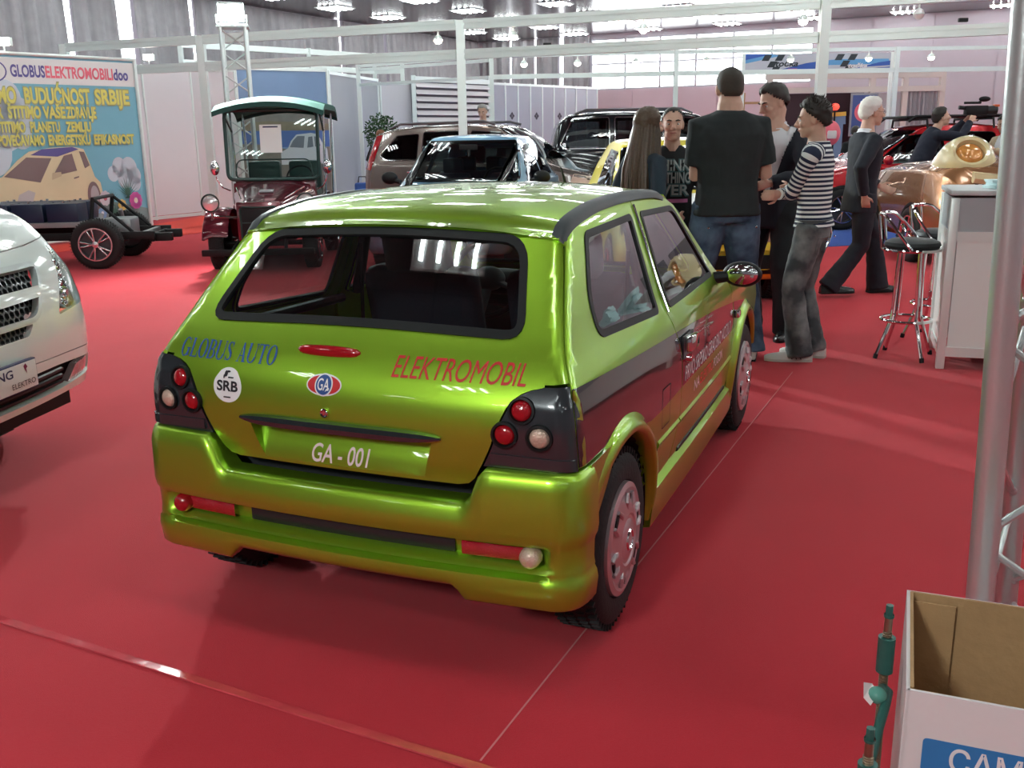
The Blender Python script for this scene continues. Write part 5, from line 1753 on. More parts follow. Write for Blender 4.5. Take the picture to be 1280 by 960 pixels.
# --- grey brown people carrier behind it
def people_carrier():
    o = empty('people_carrier', (-.27, 16.75, 0), -1.93, 'grey brown people carrier with red upright tail lamps behind the blue car', 'car')
    m = P('grey_brown_paint', (.20, .165, .15), .25, .65, 1.0)
    B = Body([(-2.08, .5, .6, .8, .62, .9, .45), (-2.02, .34, .78, .98, .74, 1.30, .55), (-1.85, .26, .83, 1.02, .80, 1.52, .60), (-1.3, .22, .85, 1.02, .82, 1.62, .62), (-.3, .22, .85, 1.0, .83, 1.65, .62), (.25, .22, .85, .98, .83, 1.62, .62), (.6, .22, .85, .97, .82, 1.47, .66),
              (1.15, .22, .85, .95, .81, 1.06, .74), (1.4, .22, .84, .90, .80, .97, .72), (1.85, .24, .82, .80, .74, .86, .62), (2.08, .30, .72, .66, .64, .70, .5), (2.15, .40, .55, .56, .5, .58, .4)])
    ws = [(-.74, 1.08), (.74, 1.08), (.60, 1.57), (-.60, 1.57)]
    s1 = [(.98, 1.02), (.42, 1.50), (-.10, 1.54), (-.10, 1.05)]; s2 = [(-.17, 1.05), (-.17, 1.54), (-.95, 1.53), (-.95, 1.07)]; s3 = [(-1.05, 1.09), (-1.05, 1.50), (-1.45, 1.47), (-1.74, 1.16), (-1.6, 1.09)]
    rw = [(-.62, 1.08), (.62, 1.08), (.52, 1.48), (-.52, 1.48)]
    B.build('body', m, o, [('f', inset_poly(ws, .012))] + [('s', inset_poly(q, .012)) for q in (s1, s2, s3)])
    pane(B, o, B.front(), ws, m_dglass, 'windscreen')
    for sg in (1, -1):
        for q in (s1, s2, s3): pane(B, o, B.side(sg), q, trim=m_chrome)
        surf_panel('tail_lamp', round_poly([(-1.90, .92), (-2.03, .95), (-1.86, 1.48), (-1.74, 1.50)], .02), [], B.side(sg), m_red, o, .08, .004, .006)
        surf_panel('headlamp', round_poly([(1.62, .72), (2.02, .66), (1.98, .80), (1.66, .86)], .03), [], B.side(sg), m_clear, o, .08, .004, .006)
        b = MB(); b.tube([(sg * .60, -1.6, 1.60), (sg * .61, -1.4, 1.67), (sg * .62, .1, 1.69), (sg * .62, .3, 1.64)], .022, 8); b.build('roof_rail', P('rail_grey', (.12, .12, .13), .35, .5), o)
        b = MB(); b.ell((sg * .95, .78, 1.10), (.10, .07, .08)); b.build('door_mirror', m, o)
        gap_line('door_gap', [(-.13, .30), (-.13, 1.02)], B.side(sg), o); gap_line('door_gap', [(-1.0, .40), (-1.0, 1.05)], B.side(sg), o); gap_line('door_gap', [(.98, .30), (1.0, .98)], B.side(sg), o)
        for y in (-.30, -1.12):
            b = MB(); p = B.side(sg)(y, .90); b.box(p, (.03, .16, .03), bev=.008); b.build('door_handle', m_chrome, o)
    pane(B, o, B.front(-1), rw, m_dglass, 'rear_window')
    surf_panel('grille', round_poly([(-.4, .50), (.4, .50), (.42, .64), (-.42, .64)], .03), [], B.front(), m_rub, o, .08, .004, .004)
    arches(B, o, (1.3, -1.3), .31); wheels(o, .78, (1.3, -1.3), .31, .19)
    cabin(o, .62, -1.6, .8, .70, [(-.38, .1), (.38, .1), (-.4, -.85), (.4, -.85)])


people_carrier()


# --- black four-by-four in profile
def four_by_four():
    o = empty('four_by_four', (2.90, 18.52, 0), -PI / 2, 'tall black four-by-four in profile with chrome window trim, before the lilac wall', 'car')
    m = P('black_car_paint', (.006, .009, .013), .15, .2, 1.0)
    B = Body([(-2.15, .55, .7, .95, .70, 1.02, .55), (-2.10, .40, .84, 1.16, .82, 1.30, .60), (-1.98, .32, .88, 1.18, .85, 1.66, .66), (-1.78, .30, .88, 1.18, .86, 1.80, .68), (-1.0, .30, .89, 1.18, .86, 1.84, .69), (.2, .30, .89, 1.16, .86, 1.83, .69), (.55, .30, .89, 1.15, .86, 1.76, .69),
              (1.05, .30, .89, 1.12, .85, 1.22, .76), (1.25, .30, .88, 1.08, .84, 1.13, .74), (1.9, .32, .87, 1.02, .82, 1.07, .70), (2.1, .36, .82, .90, .76, .96, .62), (2.18, .46, .65, .7, .62, .74, .5)])
    s = [[(.88, 1.22), (.50, 1.70), (-.05, 1.74), (-.05, 1.22)], [(-.14, 1.22), (-.14, 1.74), (-.98, 1.74), (-.98, 1.22)], [(-1.10, 1.22), (-1.10, 1.74), (-1.74, 1.72), (-1.96, 1.28), (-1.90, 1.22)]]
    ws = [(-.76, 1.24), (.76, 1.24), (.66, 1.72), (-.66, 1.72)]
    B.build('body', m, o, [('s', inset_poly(q, .012)) for q in s] + [('f', inset_poly(ws, .012))])
    pane(B, o, B.front(), ws, m_dglass, 'windscreen')
    pane(B, o, B.front(-1), [(-.7, 1.24), (.7, 1.24), (.62, 1.68), (-.62, 1.68)], m_dglass, 'rear_window')
    for sg in (1, -1):
        for q in s: pane(B, o, B.side(sg), q, trim=m_chrome)
        b = MB(); b.tube([(sg * .66, -1.7, 1.80), (sg * .67, -1.5, 1.885), (sg * .67, .2, 1.885), (sg * .67, .4, 1.80)], .02, 8); b.build('roof_rail', P('rail_grey', (.12, .12, .13), .35, .5), o)
        for y in (-.30, -1.2):
            p = B.side(sg)(y, 1.06); b = MB(); b.box(p, (.04, .18, .035), bev=.01); b.build('door_handle', m_chrome, o)
        surf_panel('tail_lamp', round_poly([(-2.07, .88), (-1.94, .88), (-1.98, 1.16), (-2.09, 1.16)], .02), [], B.side(sg), m_red, o, .08, .004, .006)
        gap_line('door_gap', [(-.10, .42), (-.10, 1.2)], B.side(sg), o, m=P('gap_grey', (.05, .06, .07), .3)); gap_line('door_gap', [(-1.04, .55), (-1.04, 1.2)], B.side(sg), o, m=MATS['gap_grey'])
    arches(B, o, (1.35, -1.3), .36); wheels(o, .80, (1.35, -1.3), .36, .22)
    cabin(o, .65, -1.7, .8, .90, [(-.4, .1), (.4, .1), (-.4, -.9), (.4, -.9)])


four_by_four()


# --- red hatchback on the blue carpet
def red_car():
    o = empty('family_hatchback', (6.30, 15.50, 0), PI / 2 + .02, 'dark red hatchback in profile on the blue carpet behind the white-haired man', 'car')
    m = P('dark_red_paint', (.46, .006, .012), .22, .35, 1.0)
    B = Body([(-2.05, .45, .6, .70, .6, .76, .45), (-1.98, .30, .78, .90, .74, 1.05, .52), (-1.80, .24, .84, .98, .80, 1.28, .56), (-1.3, .22, .86, .97, .82, 1.47, .58), (-.5, .22, .86, .95, .83, 1.53, .58), (.05, .22, .86, .94, .83, 1.50, .59), (.42, .22, .86, .93, .82, 1.33, .64),
              (1.02, .22, .86, .91, .81, .99, .72), (1.3, .22, .85, .87, .79, .93, .70), (1.8, .24, .83, .76, .74, .82, .62), (2.05, .30, .74, .62, .64, .66, .5), (2.13, .40, .55, .52, .5, .54, .4)])
    s = [[(.85, .96), (.30, 1.36), (-.20, 1.42), (-.20, .99)], [(-.32, .99), (-.32, 1.42), (-.98, 1.40), (-1.12, 1.01)], [(-1.20, 1.02), (-1.08, 1.38), (-1.3, 1.34), (-1.52, 1.06)]]
    ws = [(-.70, 1.02), (.70, 1.02), (.58, 1.44), (-.58, 1.44)]
    B.build('body', m, o, [('s', inset_poly(q, .012)) for q in s] + [('f', inset_poly(ws, .012))])
    pane(B, o, B.front(), ws, m_dglass, 'windscreen')
    pane(B, o, B.front(-1), [(-.6, 1.02), (.6, 1.02), (.5, 1.36), (-.5, 1.36)], m_dglass, 'rear_window')
    for sg in (1, -1):
        for q in s: pane(B, o, B.side(sg), q)
        b = MB(); b.ell((sg * .95, .72, 1.02), (.10, .07, .075)); b.build('door_mirror', m, o)
        b = MB(); rr = []
        for i in range(14):
            y = -1.45 + 3.0 * i / 13; c = B.side(sg)(y, .60); rr.append([c + V(sg * a, 0, e) for a, e in ((0, .03), (.014, .022), (.014, -.022), (0, -.03))])
        b.loft(rr); b.build('side_moulding', m_rub, o, angle=40)
        for y in (-.12, -.95):
            p = B.side(sg)(y - .1, .86); b = MB(); b.box(p, (.04, .17, .03), bev=.01); b.build('door_handle', m, o)
        gap_line('door_gap', [(-.26, .30), (-.26, .96)], B.side(sg), o); gap_line('door_gap', [(.86, .30), (.90, .93)], B.side(sg), o); gap_line('door_gap', [(-1.15, .55), (-1.15, .98)], B.side(sg), o)
        surf_panel('headlamp', round_poly([(1.62, .64), (2.0, .58), (1.97, .72), (1.66, .78)], .03), [], B.side(sg), m_clear, o, .08, .004, .006)
        surf_panel('tail_lamp', round_poly([(-1.98, .80), (-1.78, .82), (-1.72, 1.02), (-1.92, 1.0)], .03), [], B.side(sg), m_red, o, .08, .004, .006)
    arches(B, o, (1.32, -1.26), .31); wheels(o, .79, (1.32, -1.26), .31, .19)
    cabin(o, .62, -1.4, .6, .66, [(-.38, -.1), (.38, -.1), (-.4, -1.05), (.4, -1.05)])
    rb = MB()
    for y in (-.95, .05): rb.tube([(-.66, y, 1.46), (-.62, y, 1.60), (.62, y, 1.60), (.66, y, 1.46)], .018, 8)
    for sx in (-.55, .55): rb.tube([(sx, -1.3, 1.58), (sx, -1.2, 1.64), (sx, .2, 1.64), (sx, .3, 1.57)], .022, 8)
    k = rb.build('roof_rack', m_rub, o)
    b = MB(); b.box((.0, -.45, 1.635), (.95, 1.5, .04), bev=.015); b.build('rack_tray', m_rub, k)


red_car()


# --- yellow competition car behind the group
def yellow_car():
    o = empty('rally_car', (1.62, 9.75, 0), PI + .02, 'yellow and white competition car facing the camera behind the standing group', 'car')
    m = P('yellow_paint', (.80, .66, .04), .3, 0, .8)
    B = Body([(-1.75, .4, .55, .7, .55, .78, .4), (-1.65, .28, .70, .88, .66, 1.0, .48), (-1.3, .22, .75, .92, .72, 1.33, .52), (-.5, .20, .76, .90, .74, 1.40, .53), (0, .20, .76, .89, .74, 1.37, .54), (.25, .20, .76, .88, .73, 1.24, .58), (.68, .20, .76, .86, .72, .94, .64), (1.0, .20, .75, .82, .70, .88, .62), (1.5, .22, .74, .78, .68, .83, .58), (1.68, .26, .70, .66, .64, .70, .5), (1.75, .34, .6, .52, .55, .54, .4)])
    ws = [(-.62, .95), (.62, .95), (.52, 1.32), (-.52, 1.32)]; s1 = [(.55, .90), (.10, 1.28), (-.45, 1.30), (-.45, .93)]
    B.build('body', m, o, [('f', inset_poly(ws, .012)), ('s', inset_poly(s1, .012))])
    pane(B, o, B.front(), ws, m_cglass, 'windscreen')
    for sg in (1, -1):
        pane(B, o, B.side(sg), s1)
        b = MB(); b.lathe([(.10, -.05), (.105, .0), (.09, .03), (.0005, .045)], (sg * .48, 1.70, .62), (0, 1, 0), 24); b.build('headlamp', m_clear, o)
        b = MB(); b.ell((sg * .83, .55, .95), (.08, .05, .06)); b.build('door_mirror', m_rub, o)
    surf_panel('white_panel', [(-.50, .80), (.50, .80), (.46, 1.5), (-.46, 1.5)], [], B.top(), m_white, o, .08, .004, .004)
    surf_panel('grille', round_poly([(-.36, .55), (.36, .55), (.36, .68), (-.36, .68)], .02), [], B.front(), m_rub, o, .08, .004, .004)
    surf_panel('front_band', [(-.55, .30), (.55, .30), (.55, .46), (-.55, .46)], [], B.front(), m_rub, o, .08, .004, .006)
    arches(B, o, (1.1, -1.1), .28); wheels(o, .69, (1.1, -1.1), .28, .16)
    cabin(o, .55, -1.3, .5, .60, [(-.33, -.2), (.33, -.2)])


yellow_car()


# --- white van, its nose coming in from the left
def white_van():
    a8 = math.radians(8); Nn = Vector((-2.12, 3.85, 0)) + Vector((-math.sin(a8), -math.cos(a8), 0)) * .12
    o = empty('delivery_van', Nn, -PI / 2 - a8, 'white van with black honeycomb grille pushing in from the left edge', 'van')
    m = P('white_van_paint', (.84, .93, .90), .22, 0, 1.0)
    gY = hermite([.2, .3, .45, .6, .7, .85, 1.0, 1.1, 1.16, 1.2], [-.03, 0, .04, .05, .04, .0, -.10, -.2, -.32, -.5])

    def yf(x, z):
        a = abs(x) - .12
        return gY(z) - .10 * (a / .93) ** 2 - .25 * max(0, (a - .62) / .31) ** 2.5

    def FV(u, v): return Vector((u, yf(u, v), v))
    FV.out = -1
    def mir(p): return [(-x - .0, z) for x, z in p]
    XE = .985
    def prof(z): return XE - .02 * abs(z - .6)
    # openings (x measured from the van's middle)
    gr = round_poly([(-.56, .925), (-.40, .722), (.40, .722), (.56, .925)], [.03, .05, .05, .03])
    slot = round_poly([(-.36, .70), (-.31, .655), (.31, .655), (.36, .70)], .015)
    hlL = round_poly([(-.80, 1.0), (-.69, .86), (-.575, .70), (-.87, .725), (-.89, .83)], [.02, .05, .02, .06, .08])
    inl = round_poly([(-.86, .468), (-.88, .385), (-.56, .365), (.56, .365), (.88, .385), (.86, .468), (.5, .485), (-.5, .485)], .015)
    hl2 = mir(hlL)
    bumper = [(-prof(.33), .335)] + [(-prof(z), z) for z in (.42, .5, .508)] + [(-.6, .522), (0, .535), (.6, .522)] + [(prof(z), z) for z in (.508, .5, .42)] + [(prof(.33), .335), (.5, .335), (0, .335), (-.5, .335)]
    surf_panel('lower_bumper', bumper, [inl], FV, m, o, .05, .03)
    up = [(-prof(.513), .513)] + [(-prof(z), z) for z in (.6, .7, .8, .9, 1.0)] + [(-.90, 1.03), (-.6, 1.005), (-.3, .995), (0, .99), (.3, .995), (.6, 1.005), (.90, 1.03)] + [(prof(z), z) for z in (1.0, .9, .8, .7, .6)] + [(prof(.513), .513), (.6, .527), (0, .54), (-.6, .527)]
    nose = surf_panel('upper_bumper', up, [gr, slot, hlL, hl2[::-1]], FV, m, o, .05, .03)
    bon = [(-.90, 1.035), (-.6, 1.010), (-.3, 1.0), (0, .995), (.3, 1.0), (.6, 1.010), (.90, 1.035), (.86, 1.12), (.82, 1.195), (-.82, 1.195), (-.86, 1.12)]
    surf_panel('bonnet', bon, [], FV, m, o, .05, .02)
    # honeycomb behind the grille opening
    def back(d):
        def f(u, v): return Vector((u, yf(u, v) - d, v))
        f.out = -1; return f
    def hexes(name, poly, s, d, par):
        bm_ = []
        b = MB(); r = s * .5
        zs = [p[1] for p in poly]; xs_ = [p[0] for p in poly]; f = back(d)
        j = 0; z = min(zs)
        while z < max(zs):
            x = min(xs_) + (s * .5 if j % 2 else 0)
            while x < max(xs_):
                if inpoly((x, z), poly):
                    ro = [f(x + r * 1.16 * math.sin(2 * PI * k / 6), z + r * 1.16 * math.cos(2 * PI * k / 6)) for k in range(6)]
                    ri = [f(x + r * .86 * math.sin(2 * PI * k / 6), z + r * .86 * math.cos(2 * PI * k / 6)) for k in range(6)]
                    rb = [p - V(0, .02, 0) for p in ri]
                    n = len(b.v); b.v += ro + ri + rb
                    b.f += [(n + k, n + (k + 1) % 6, n + 6 + (k + 1) % 6, n + 6 + k) for k in range(6)] + [(n + 6 + k, n + 6 + (k + 1) % 6, n + 12 + (k + 1) % 6, n + 12 + k) for k in range(6)]
                x += s
            z += s * .866; j += 1
        q = b.build(name, P('grille_black', (.03, .034, .036), .3, 0, .4), par, smooth=False); q['kind'] = 'stuff'
        surf_panel('grille_back', poly, [], back(d + .03), P('deep_black', (.004, .004, .005), .8), par, .1, .002, 0, rim=False)
        return q
    hexes('honeycomb', gr, .036, .03, nose); hexes('honeycomb', slot, .032, .025, nose)
    m_gt = P('grille_silver', (.62, .68, .68), .3, .4, .5)
    surf_panel('grille_frame', inset_poly(gr, -.018), [inset_poly(gr, .004)], FV, m_gt, nose, .06, .03, .006)
    bar = [(-.52, .845), (-.475, .80), (0, .79), (.475, .80), (.52, .845), (0, .835)]
    surf_panel('grille_bar', bar, [], FV, m, nose, .06, .03, .008)
    for hp in (hlL, hl2):
        sgn = -1 if hp is hlL else 1
        h = surf_panel('headlamp', hp, [], back(-.004), glass_mat('lamp_cover', (.86, .92, .92), fres=1.5, gain=1.3), nose, .05, .003, 0, rim=False)
        surf_panel('lamp_bowl', hp, [], back(.05), P('lamp_bowl_silver', (.45, .50, .52), .12, 1.0, bump=.7, bscale=26), h, .05, .045, 0)
        for (x, z, r) in ((.745, .875, .055), (.735, .79, .05), (.70, .735, .030), (.80, .93, .03)):
            p = back(.045)(sgn * x, z)
            b = MB(); b.lathe([(r, 0), (r * .98, .018), (r * .85, .022), (r * .8, .008), (r * .5, .0), (.0005, .02)], p, (sgn * .25, 1, .15), 22); b.build('lamp_reflector', m_chrome, h, angle=50)
    # intake: dark slats and fog lamps
    surf_panel('intake_back', inl, [], back(.07), P('deep_black', (.004, .004, .005), .8), o, .1, .07, 0)
    for z in (.395, .425, .455):
        b = MB(); rr = []
        for i in range(31):
            x = -.56 + 1.12 * i / 30; c = FV(x, z); rr.append([c + V(0, a, e) for a, e in ((-.02, .007), (-.006, .004), (-.006, -.006), (-.03, -.010))])
        b.loft(rr); b.build('intake_slat', P('intake_slat_black', (.02, .022, .025), .35), o, angle=50)
    for sg in (-1, 1):
        fp = round_poly([(sg * .865, .462), (sg * .872, .39), (sg * .62, .372), (sg * .69, .445)], .015)
        surf_panel('fog_lamp', fp, [], back(.012), P('fog_glass', (.50, .42, .42), .08, .5, 1.0, bump=.5, bscale=40), o, .05, .03)
    # number plate: frame, face and lettering
    yp = yf(0, .51) + .03
    b = MB(); b.box((0, yp, .515), (.53, .024, .125), bev=.006); pl = b.build('number_plate', P('plate_frame_navy', (.03, .03, .10), .4), o)
    b = MB(); b.box((0, yp + .0125, .515), (.515, .004, .112), bev=.001); b.build('plate_face', m_white, pl)
    def PF(u, v): return Vector((-u, yp + .0150, v))
    PF.out = 1
    blk = P('black_print', (.02, .02, .025), .5)
    lettering('plate_lettering', 'DOKING', PF, P('navy_print', (.03, .03, .10), .5), pl, width=.27, height=.034, u0=-.17, v0=.525, bold=.02)
    lettering('plate_lettering', 'ELEKTRO', PF, blk, pl, width=.155, height=.022, u0=.085, v0=.476, bold=.0)
    b = MB(); b.add([PF(.185 + a, .545 + c) + V(0, .0008, 0) for a, c in ((-.012, .012), (.002, .022), (.014, .006), (.004, .0), (.006, -.022), (-.006, -.004))], [tuple(range(6))]); b.build('plate_emblem', P('plum_print', (.25, .02, .10), .5), pl, smooth=False)
    # the rest of the van
    B = Body([(-4.6, .4, .9, 1.1, .9, 1.8, .7), (-4.5, .3, .94, 1.15, .93, 1.90, .76), (-2.0, .28, .95, 1.15, .94, 1.95, .78), (-1.5, .28, .95, 1.15, .94, 1.88, .78), (-.72, .28, .955, 1.12, .93, 1.20, .84), (-.52, .28, .955, 1.10, .90, 1.16, .82), (-.40, .30, .955, .95, .86, 1.0, .78), (-.37, .32, .955, .8, .90, .86, .78)], 60)
    wsq = [(-.80, 1.24), (.80, 1.24), (.74, 1.82), (-.74, 1.82)]; s1 = [(-.95, 1.22), (-1.45, 1.76), (-2.3, 1.80), (-2.3, 1.22)]
    B.build('body', m, o, [('s', inset_poly(s1, .02))])
    pane(B, o, B.front(), wsq, m_dglass, 'windscreen')
    for sg in (1, -1):
        pane(B, o, B.side(sg), s1); pane(B, o, B.side(sg), [(-2.45, 1.22), (-2.45, 1.80), (-4.2, 1.78), (-4.2, 1.22)])
        b = MB(); b.ell((sg * 1.08, -1.0, 1.25), (.10, .07, .12)); b.build('door_mirror', m, o)
    arches(B, o, (-.90, -3.7), .33); wheels(o, .84, (-.72, -3.7), .33, .22)
    b = MB(); b.box((0, -.5, .30), (1.5, .8, .12)); b.build('under_tray', m_rub, o, smooth=False)


white_van()


# --- bronze concept car by the counter
def bronze_car():
    o = empty('concept_car', (5.45, 11.55, 0), PI + .0, 'bronze bubble shaped concept car with cream lamp surrounds behind the counter', 'car')
    m = P('bronze_paint', (.36, .165, .075), .26, .5, 1.0)
    B = Body([(-1.25, .4, .6, .75, .6, .86, .4), (-1.15, .28, .80, .88, .74, .98, .5), (-.6, .24, .88, .98, .82, 1.06, .58), (0, .24, .90, 1.0, .86, 1.09, .64), (.4, .24, .92, 1.02, .88, 1.12, .68), (.75, .24, .93, 1.02, .89, 1.14, .70), (1.05, .26, .91, .98, .85, 1.10, .68), (1.32, .32, .83, .86, .73, .95, .56), (1.46, .42, .60, .66, .54, .72, .38)])
    B.build('body', m, o, [])
    surf_panel('cockpit_cover', round_poly([(-.48, -.85), (.48, -.85), (.52, .25), (-.52, .25)], .15), [], B.top(), m_trim, o, .08, .006, .006)
    m_crm = P('cream_surround', (.70, .60, .34), .25, 0, .8)
    for sg in (1, -1):
        c = Vector((sg * .52, .98, 1.17)); ax = Vector((sg * .15, .75, .62)).normalized()
        b = MB(); b.lathe([(.33, -.24), (.29, -.06), (.225, .06), (.185, .09), (.15, .08), (.135, .02)], c, ax, 36); p = b.build('lamp_surround', m_crm, o)
        b = MB(); b.lathe([(.14, .01), (.128, .05), (.09, .08), (.0005, .095)], c, ax, 28); b.build('lamp_dome', P('orange_lens', (.62, .26, .06), .2, .2, 1.0), p)
    # cream scoop with lip between the lamps
    rr = []
    for i in range(17):
        t = i / 16; x = -.62 + 1.24 * t; u = math.sin(PI * t)
        z = .92 - .05 * u; c = B.front()(x, z); rr.append([c + V(0, a, e) for a, e in ((.0, .10), (.05, .09), (.075, .03), (.05, -.015), (.0, -.02))])
    b = MB(); b.loft(rr); b.build('nose_scoop', m_crm, o)
    st = surf_panel('sticker', [(.16, .76), (.70, .74), (.70, .88), (.16, .90)], [], B.front(), m_white, o, .06, .002, .010)
    fn = B.front()
    def SF(u, v): return fn(-u, v)
    SF.out = 1
    blk = P('black_print', (.02, .02, .025), .5)
    lettering('sticker_lettering', 'DOKING', SF, blk, st, width=.28, height=.055, u0=-.60, v0=.828, bold=.015, lift=.015)
    lettering('sticker_lettering', 'AUTOMOTIV', SF, blk, st, width=.26, height=.022, u0=-.59, v0=.78, bold=.0, lift=.015)
    for u in (-.65, -.24):
        b = MB(); b.add([SF(u + a * .8, .822 + c) + V(0, .014, .004) for a, c in ((-.02, .02), (.0, .045), (.02, .015), (.008, .0), (.012, -.04), (-.010, -.008))], [tuple(range(6))]); b.build('sticker_emblem', P('plum_print', (.25, .02, .10), .5), st, smooth=False)
    arches(B, o, (.60, -.75), .31); wheels(o, .86, (.60, -.75), .31, .20)


bronze_car()


# --- maroon vintage buggy
def buggy():
    o = empty('vintage_buggy', (-2.83, 11.3, 0), PI + .05, 'maroon vintage style open car with a green canvas roof beside the lattice tower', 'car')
    m = P('maroon_paint', (.12, .010, .022), .2, .2, 1.0)
    m_can = P('green_canvas', (.12, .30, .25), .85, bump=.3, bscale=300)
    m_fr = P('dark_green_frame', (.015, .045, .04), .35)
    # bonnet tapering to the radiator
    rr = []
    for y, w_, z0, z1 in ((.30, .235, .40, .755), (.26, .245, .38, .775), (0, .29, .36, .82), (-.35, .38, .34, .89), (-.62, .47, .32, .95), (-.72, .50, .32, .97)):
        ring = [(w_ * a, y, z0 + (z1 - z0) * b) for a, b in ((-1, 0), (-1, .5), (-.98, .78), (-.86, .92), (-.5, .985), (0, 1), (.5, .985), (.86, .92), (.98, .78), (1, .5), (1, 0))]
        rr.append([Vector(p) for p in ring])
    b = MB(); b.loft(rr); b.build('bonnet', m, o, angle=50)
    b = MB(); b.box((0, .315, .56), (.50, .05, .44), bev=.02); g = b.build('radiator_shell', m, o)
    b = MB(); b.box((0, .344, .545), (.40, .012, .36), bev=.005); b.build('radiator_mesh', m_rub, g)
    b = MB(); b.tube([(-.205, .35, .37), (-.205, .35, .70), (-.18, .35, .725), (0, .35, .715), (.18, .35, .725), (.205, .35, .70), (.205, .35, .37)], .011, 8); b.box((0, .35, .55), (.40, .01, .012)); b.build('radiator_trim', m_fr, g)
    b = MB(); b.box((0, -.2, .872), (.16, .10, .012), rot=Matrix.Rotation(-.2, 3, 'X')); b.build('bonnet_vent', P('vent_grey', (.3, .3, .32), .4), o)
    for sg in (1, -1):
        b = MB(); b.tube([(sg * .25, .05, .80), (sg * .40, -.45, .905)], .008, 6); b.build('bonnet_strip', m_chrome, o)
        # front wing: curved sheet over the wheel
        rr = []
        for i in range(22):
            a = math.radians(20 + 150 * i / 21); y = -.02 + .40 * math.cos(a); z = .27 + .42 * math.sin(a)
            rr.append([Vector((sg * xx, y, z - dz)) for xx, dz in ((.36, .0), (.42, -.018), (.55, -.02), (.64, .0), (.655, .05), (.63, .055), (.54, .012), (.38, .02))])
        b = MB(); b.loft(rr); b.build('front_wing', m, o, angle=50)
        rr = []
        for i in range(20):
            a = math.radians(10 + 165 * i / 19); y = -1.75 + .40 * math.cos(a); z = .27 + .42 * math.sin(a)
            rr.append([Vector((sg * xx, y, z - dz)) for xx, dz in ((.46, .0), (.52, -.018), (.64, -.02), (.70, .0), (.715, .06), (.68, .06), (.62, .012), (.48, .02))])
        b = MB(); b.loft(rr); b.build('rear_wing', m, o, angle=50)
        b = MB(); b.box((sg * .56, -.9, .30), (.20, 1.1, .04), bev=.01); b.build('running_board', m_rub, o)
        # headlamps
        b = MB(); b.lathe([(.0005, -.11), (.05, -.10), (.085, -.04), (.094, .0), (.098, .012), (.088, .02)], (sg * .53, .32, .775), (0, 1, 0), 28); h = b.build('headlamp', m_chrome, o)
        b = MB(); b.lathe([(.088, .012), (.06, .025), (.0005, .03)], (sg * .53, .32, .775), (0, 1, 0), 24); b.build('lamp_lens', P('headlamp_glass', (.75, .78, .78), .08, .5, 1.0), h)
        b = MB(); b.lathe([(.099, .008), (.104, .016), (.094, .022)], (sg * .53, .32, .775), (0, 1, 0), 28); b.build('lamp_ring', m_fr, h)
        b = MB(); b.cyl((sg * .53, .28, .60), (sg * .53, .28, .70), .018); b.tube([(sg * .53, .28, .62), (sg * .24, .22, .60)], .016, 8); b.build('lamp_bracket', m_chrome, o)
        # mirror on its bent arm
        b = MB(); b.tube([(sg * .52, -.66, .86), (sg * .60, -.62, .90), (sg * .66, -.60, 1.0), (sg * .66, -.60, 1.06)], .009, 8); mm = b.build('mirror_arm', m_chrome, o)
        b = MB(); b.ell((sg * .67, -.59, 1.13), (.055, .05, .085)); b.build('door_mirror', m_chrome, mm)
        b = MB(); b.ell((sg * .62, .1, .62), (.022, .03, .02)); b.build('side_lamp', m_clear, o)
    # tub and seats
    b = MB(); b.box((0, -1.35, .55), (1.02, 1.3, .46), bev=.05); b.box((0, -.78, .84), (1.0, .12, .22), bev=.03); b.build('body_tub', m, o)
    b = MB(); b.box((0, -.86, .93), (.98, .16, .14), bev=.04); b.build('dashboard', m, o)
    for sx in (-.26, .26):
        b = MB(); b.box((sx, -1.55, .96), (.42, .14, .46), bev=.05); b.box((sx, -1.3, .78), (.42, .42, .12), bev=.04); b.build('seat', m_fr, o)
    c = Vector((-.27, -1.02, 1.0)); b = MB(); b.tube([c + V(.16 * math.cos(t), -.09 * math.sin(t), .13 * math.sin(t)) for t in [2 * PI * k / 26 for k in range(26)]], .012, 8, closed=True); b.tube([c, c + V(0, .25, -.1)], .014, 8); b.tube([c - V(.15, 0, 0), c + V(.15, 0, 0)], .01, 6); b.build('steering_wheel', m_rub, o)
    # windscreen frame and glass, sheet of paper
    b = MB(); b.tube(round3([(-.55, -.72, .985), (.55, -.72, .985), (.555, -.80, 1.80), (-.555, -.80, 1.80)], .09), .022, 8, closed=True); wf = b.build('windscreen_frame', m_fr, o)
    b = MB(); b.tube(round3([(-.47, -.76, 1.0), (.47, -.76, 1.0), (.44, -.79, 1.22), (-.44, -.79, 1.22)], .08), .008, 6, closed=True); b.build('inner_frame', m_fr, wf)
    b = MB(); b.poly([(-.54, -.72, .99), (.54, -.72, .99), (.545, -.80, 1.79), (-.545, -.80, 1.79)], (0, -.004, 0)); b.build('windscreen', glass_mat('buggy_glass', (.80, .88, .86), fres=1.45), wf, smooth=False)
    def pw(x, z, d=.006): return Vector((x, -.72 - .08 * (z - .985) / .815 + d, z))
    b = MB(); b.add([pw(-.12, 1.30), pw(.14, 1.30), pw(.14, 1.63), pw(-.12, 1.63)], [(0, 1, 2, 3)]); pa = b.build('paper_notice', m_white, wf, smooth=False)
    b = MB(); b.add([pw(-.08, 1.595, .008), pw(.10, 1.595, .008), pw(.10, 1.612, .008), pw(-.08, 1.612, .008)], [(0, 1, 2, 3)]); b.build('notice_heading', P('navy_print', (.03, .03, .10), .5), pa, smooth=False)
    # canvas roof on ribs and poles
    rr = []
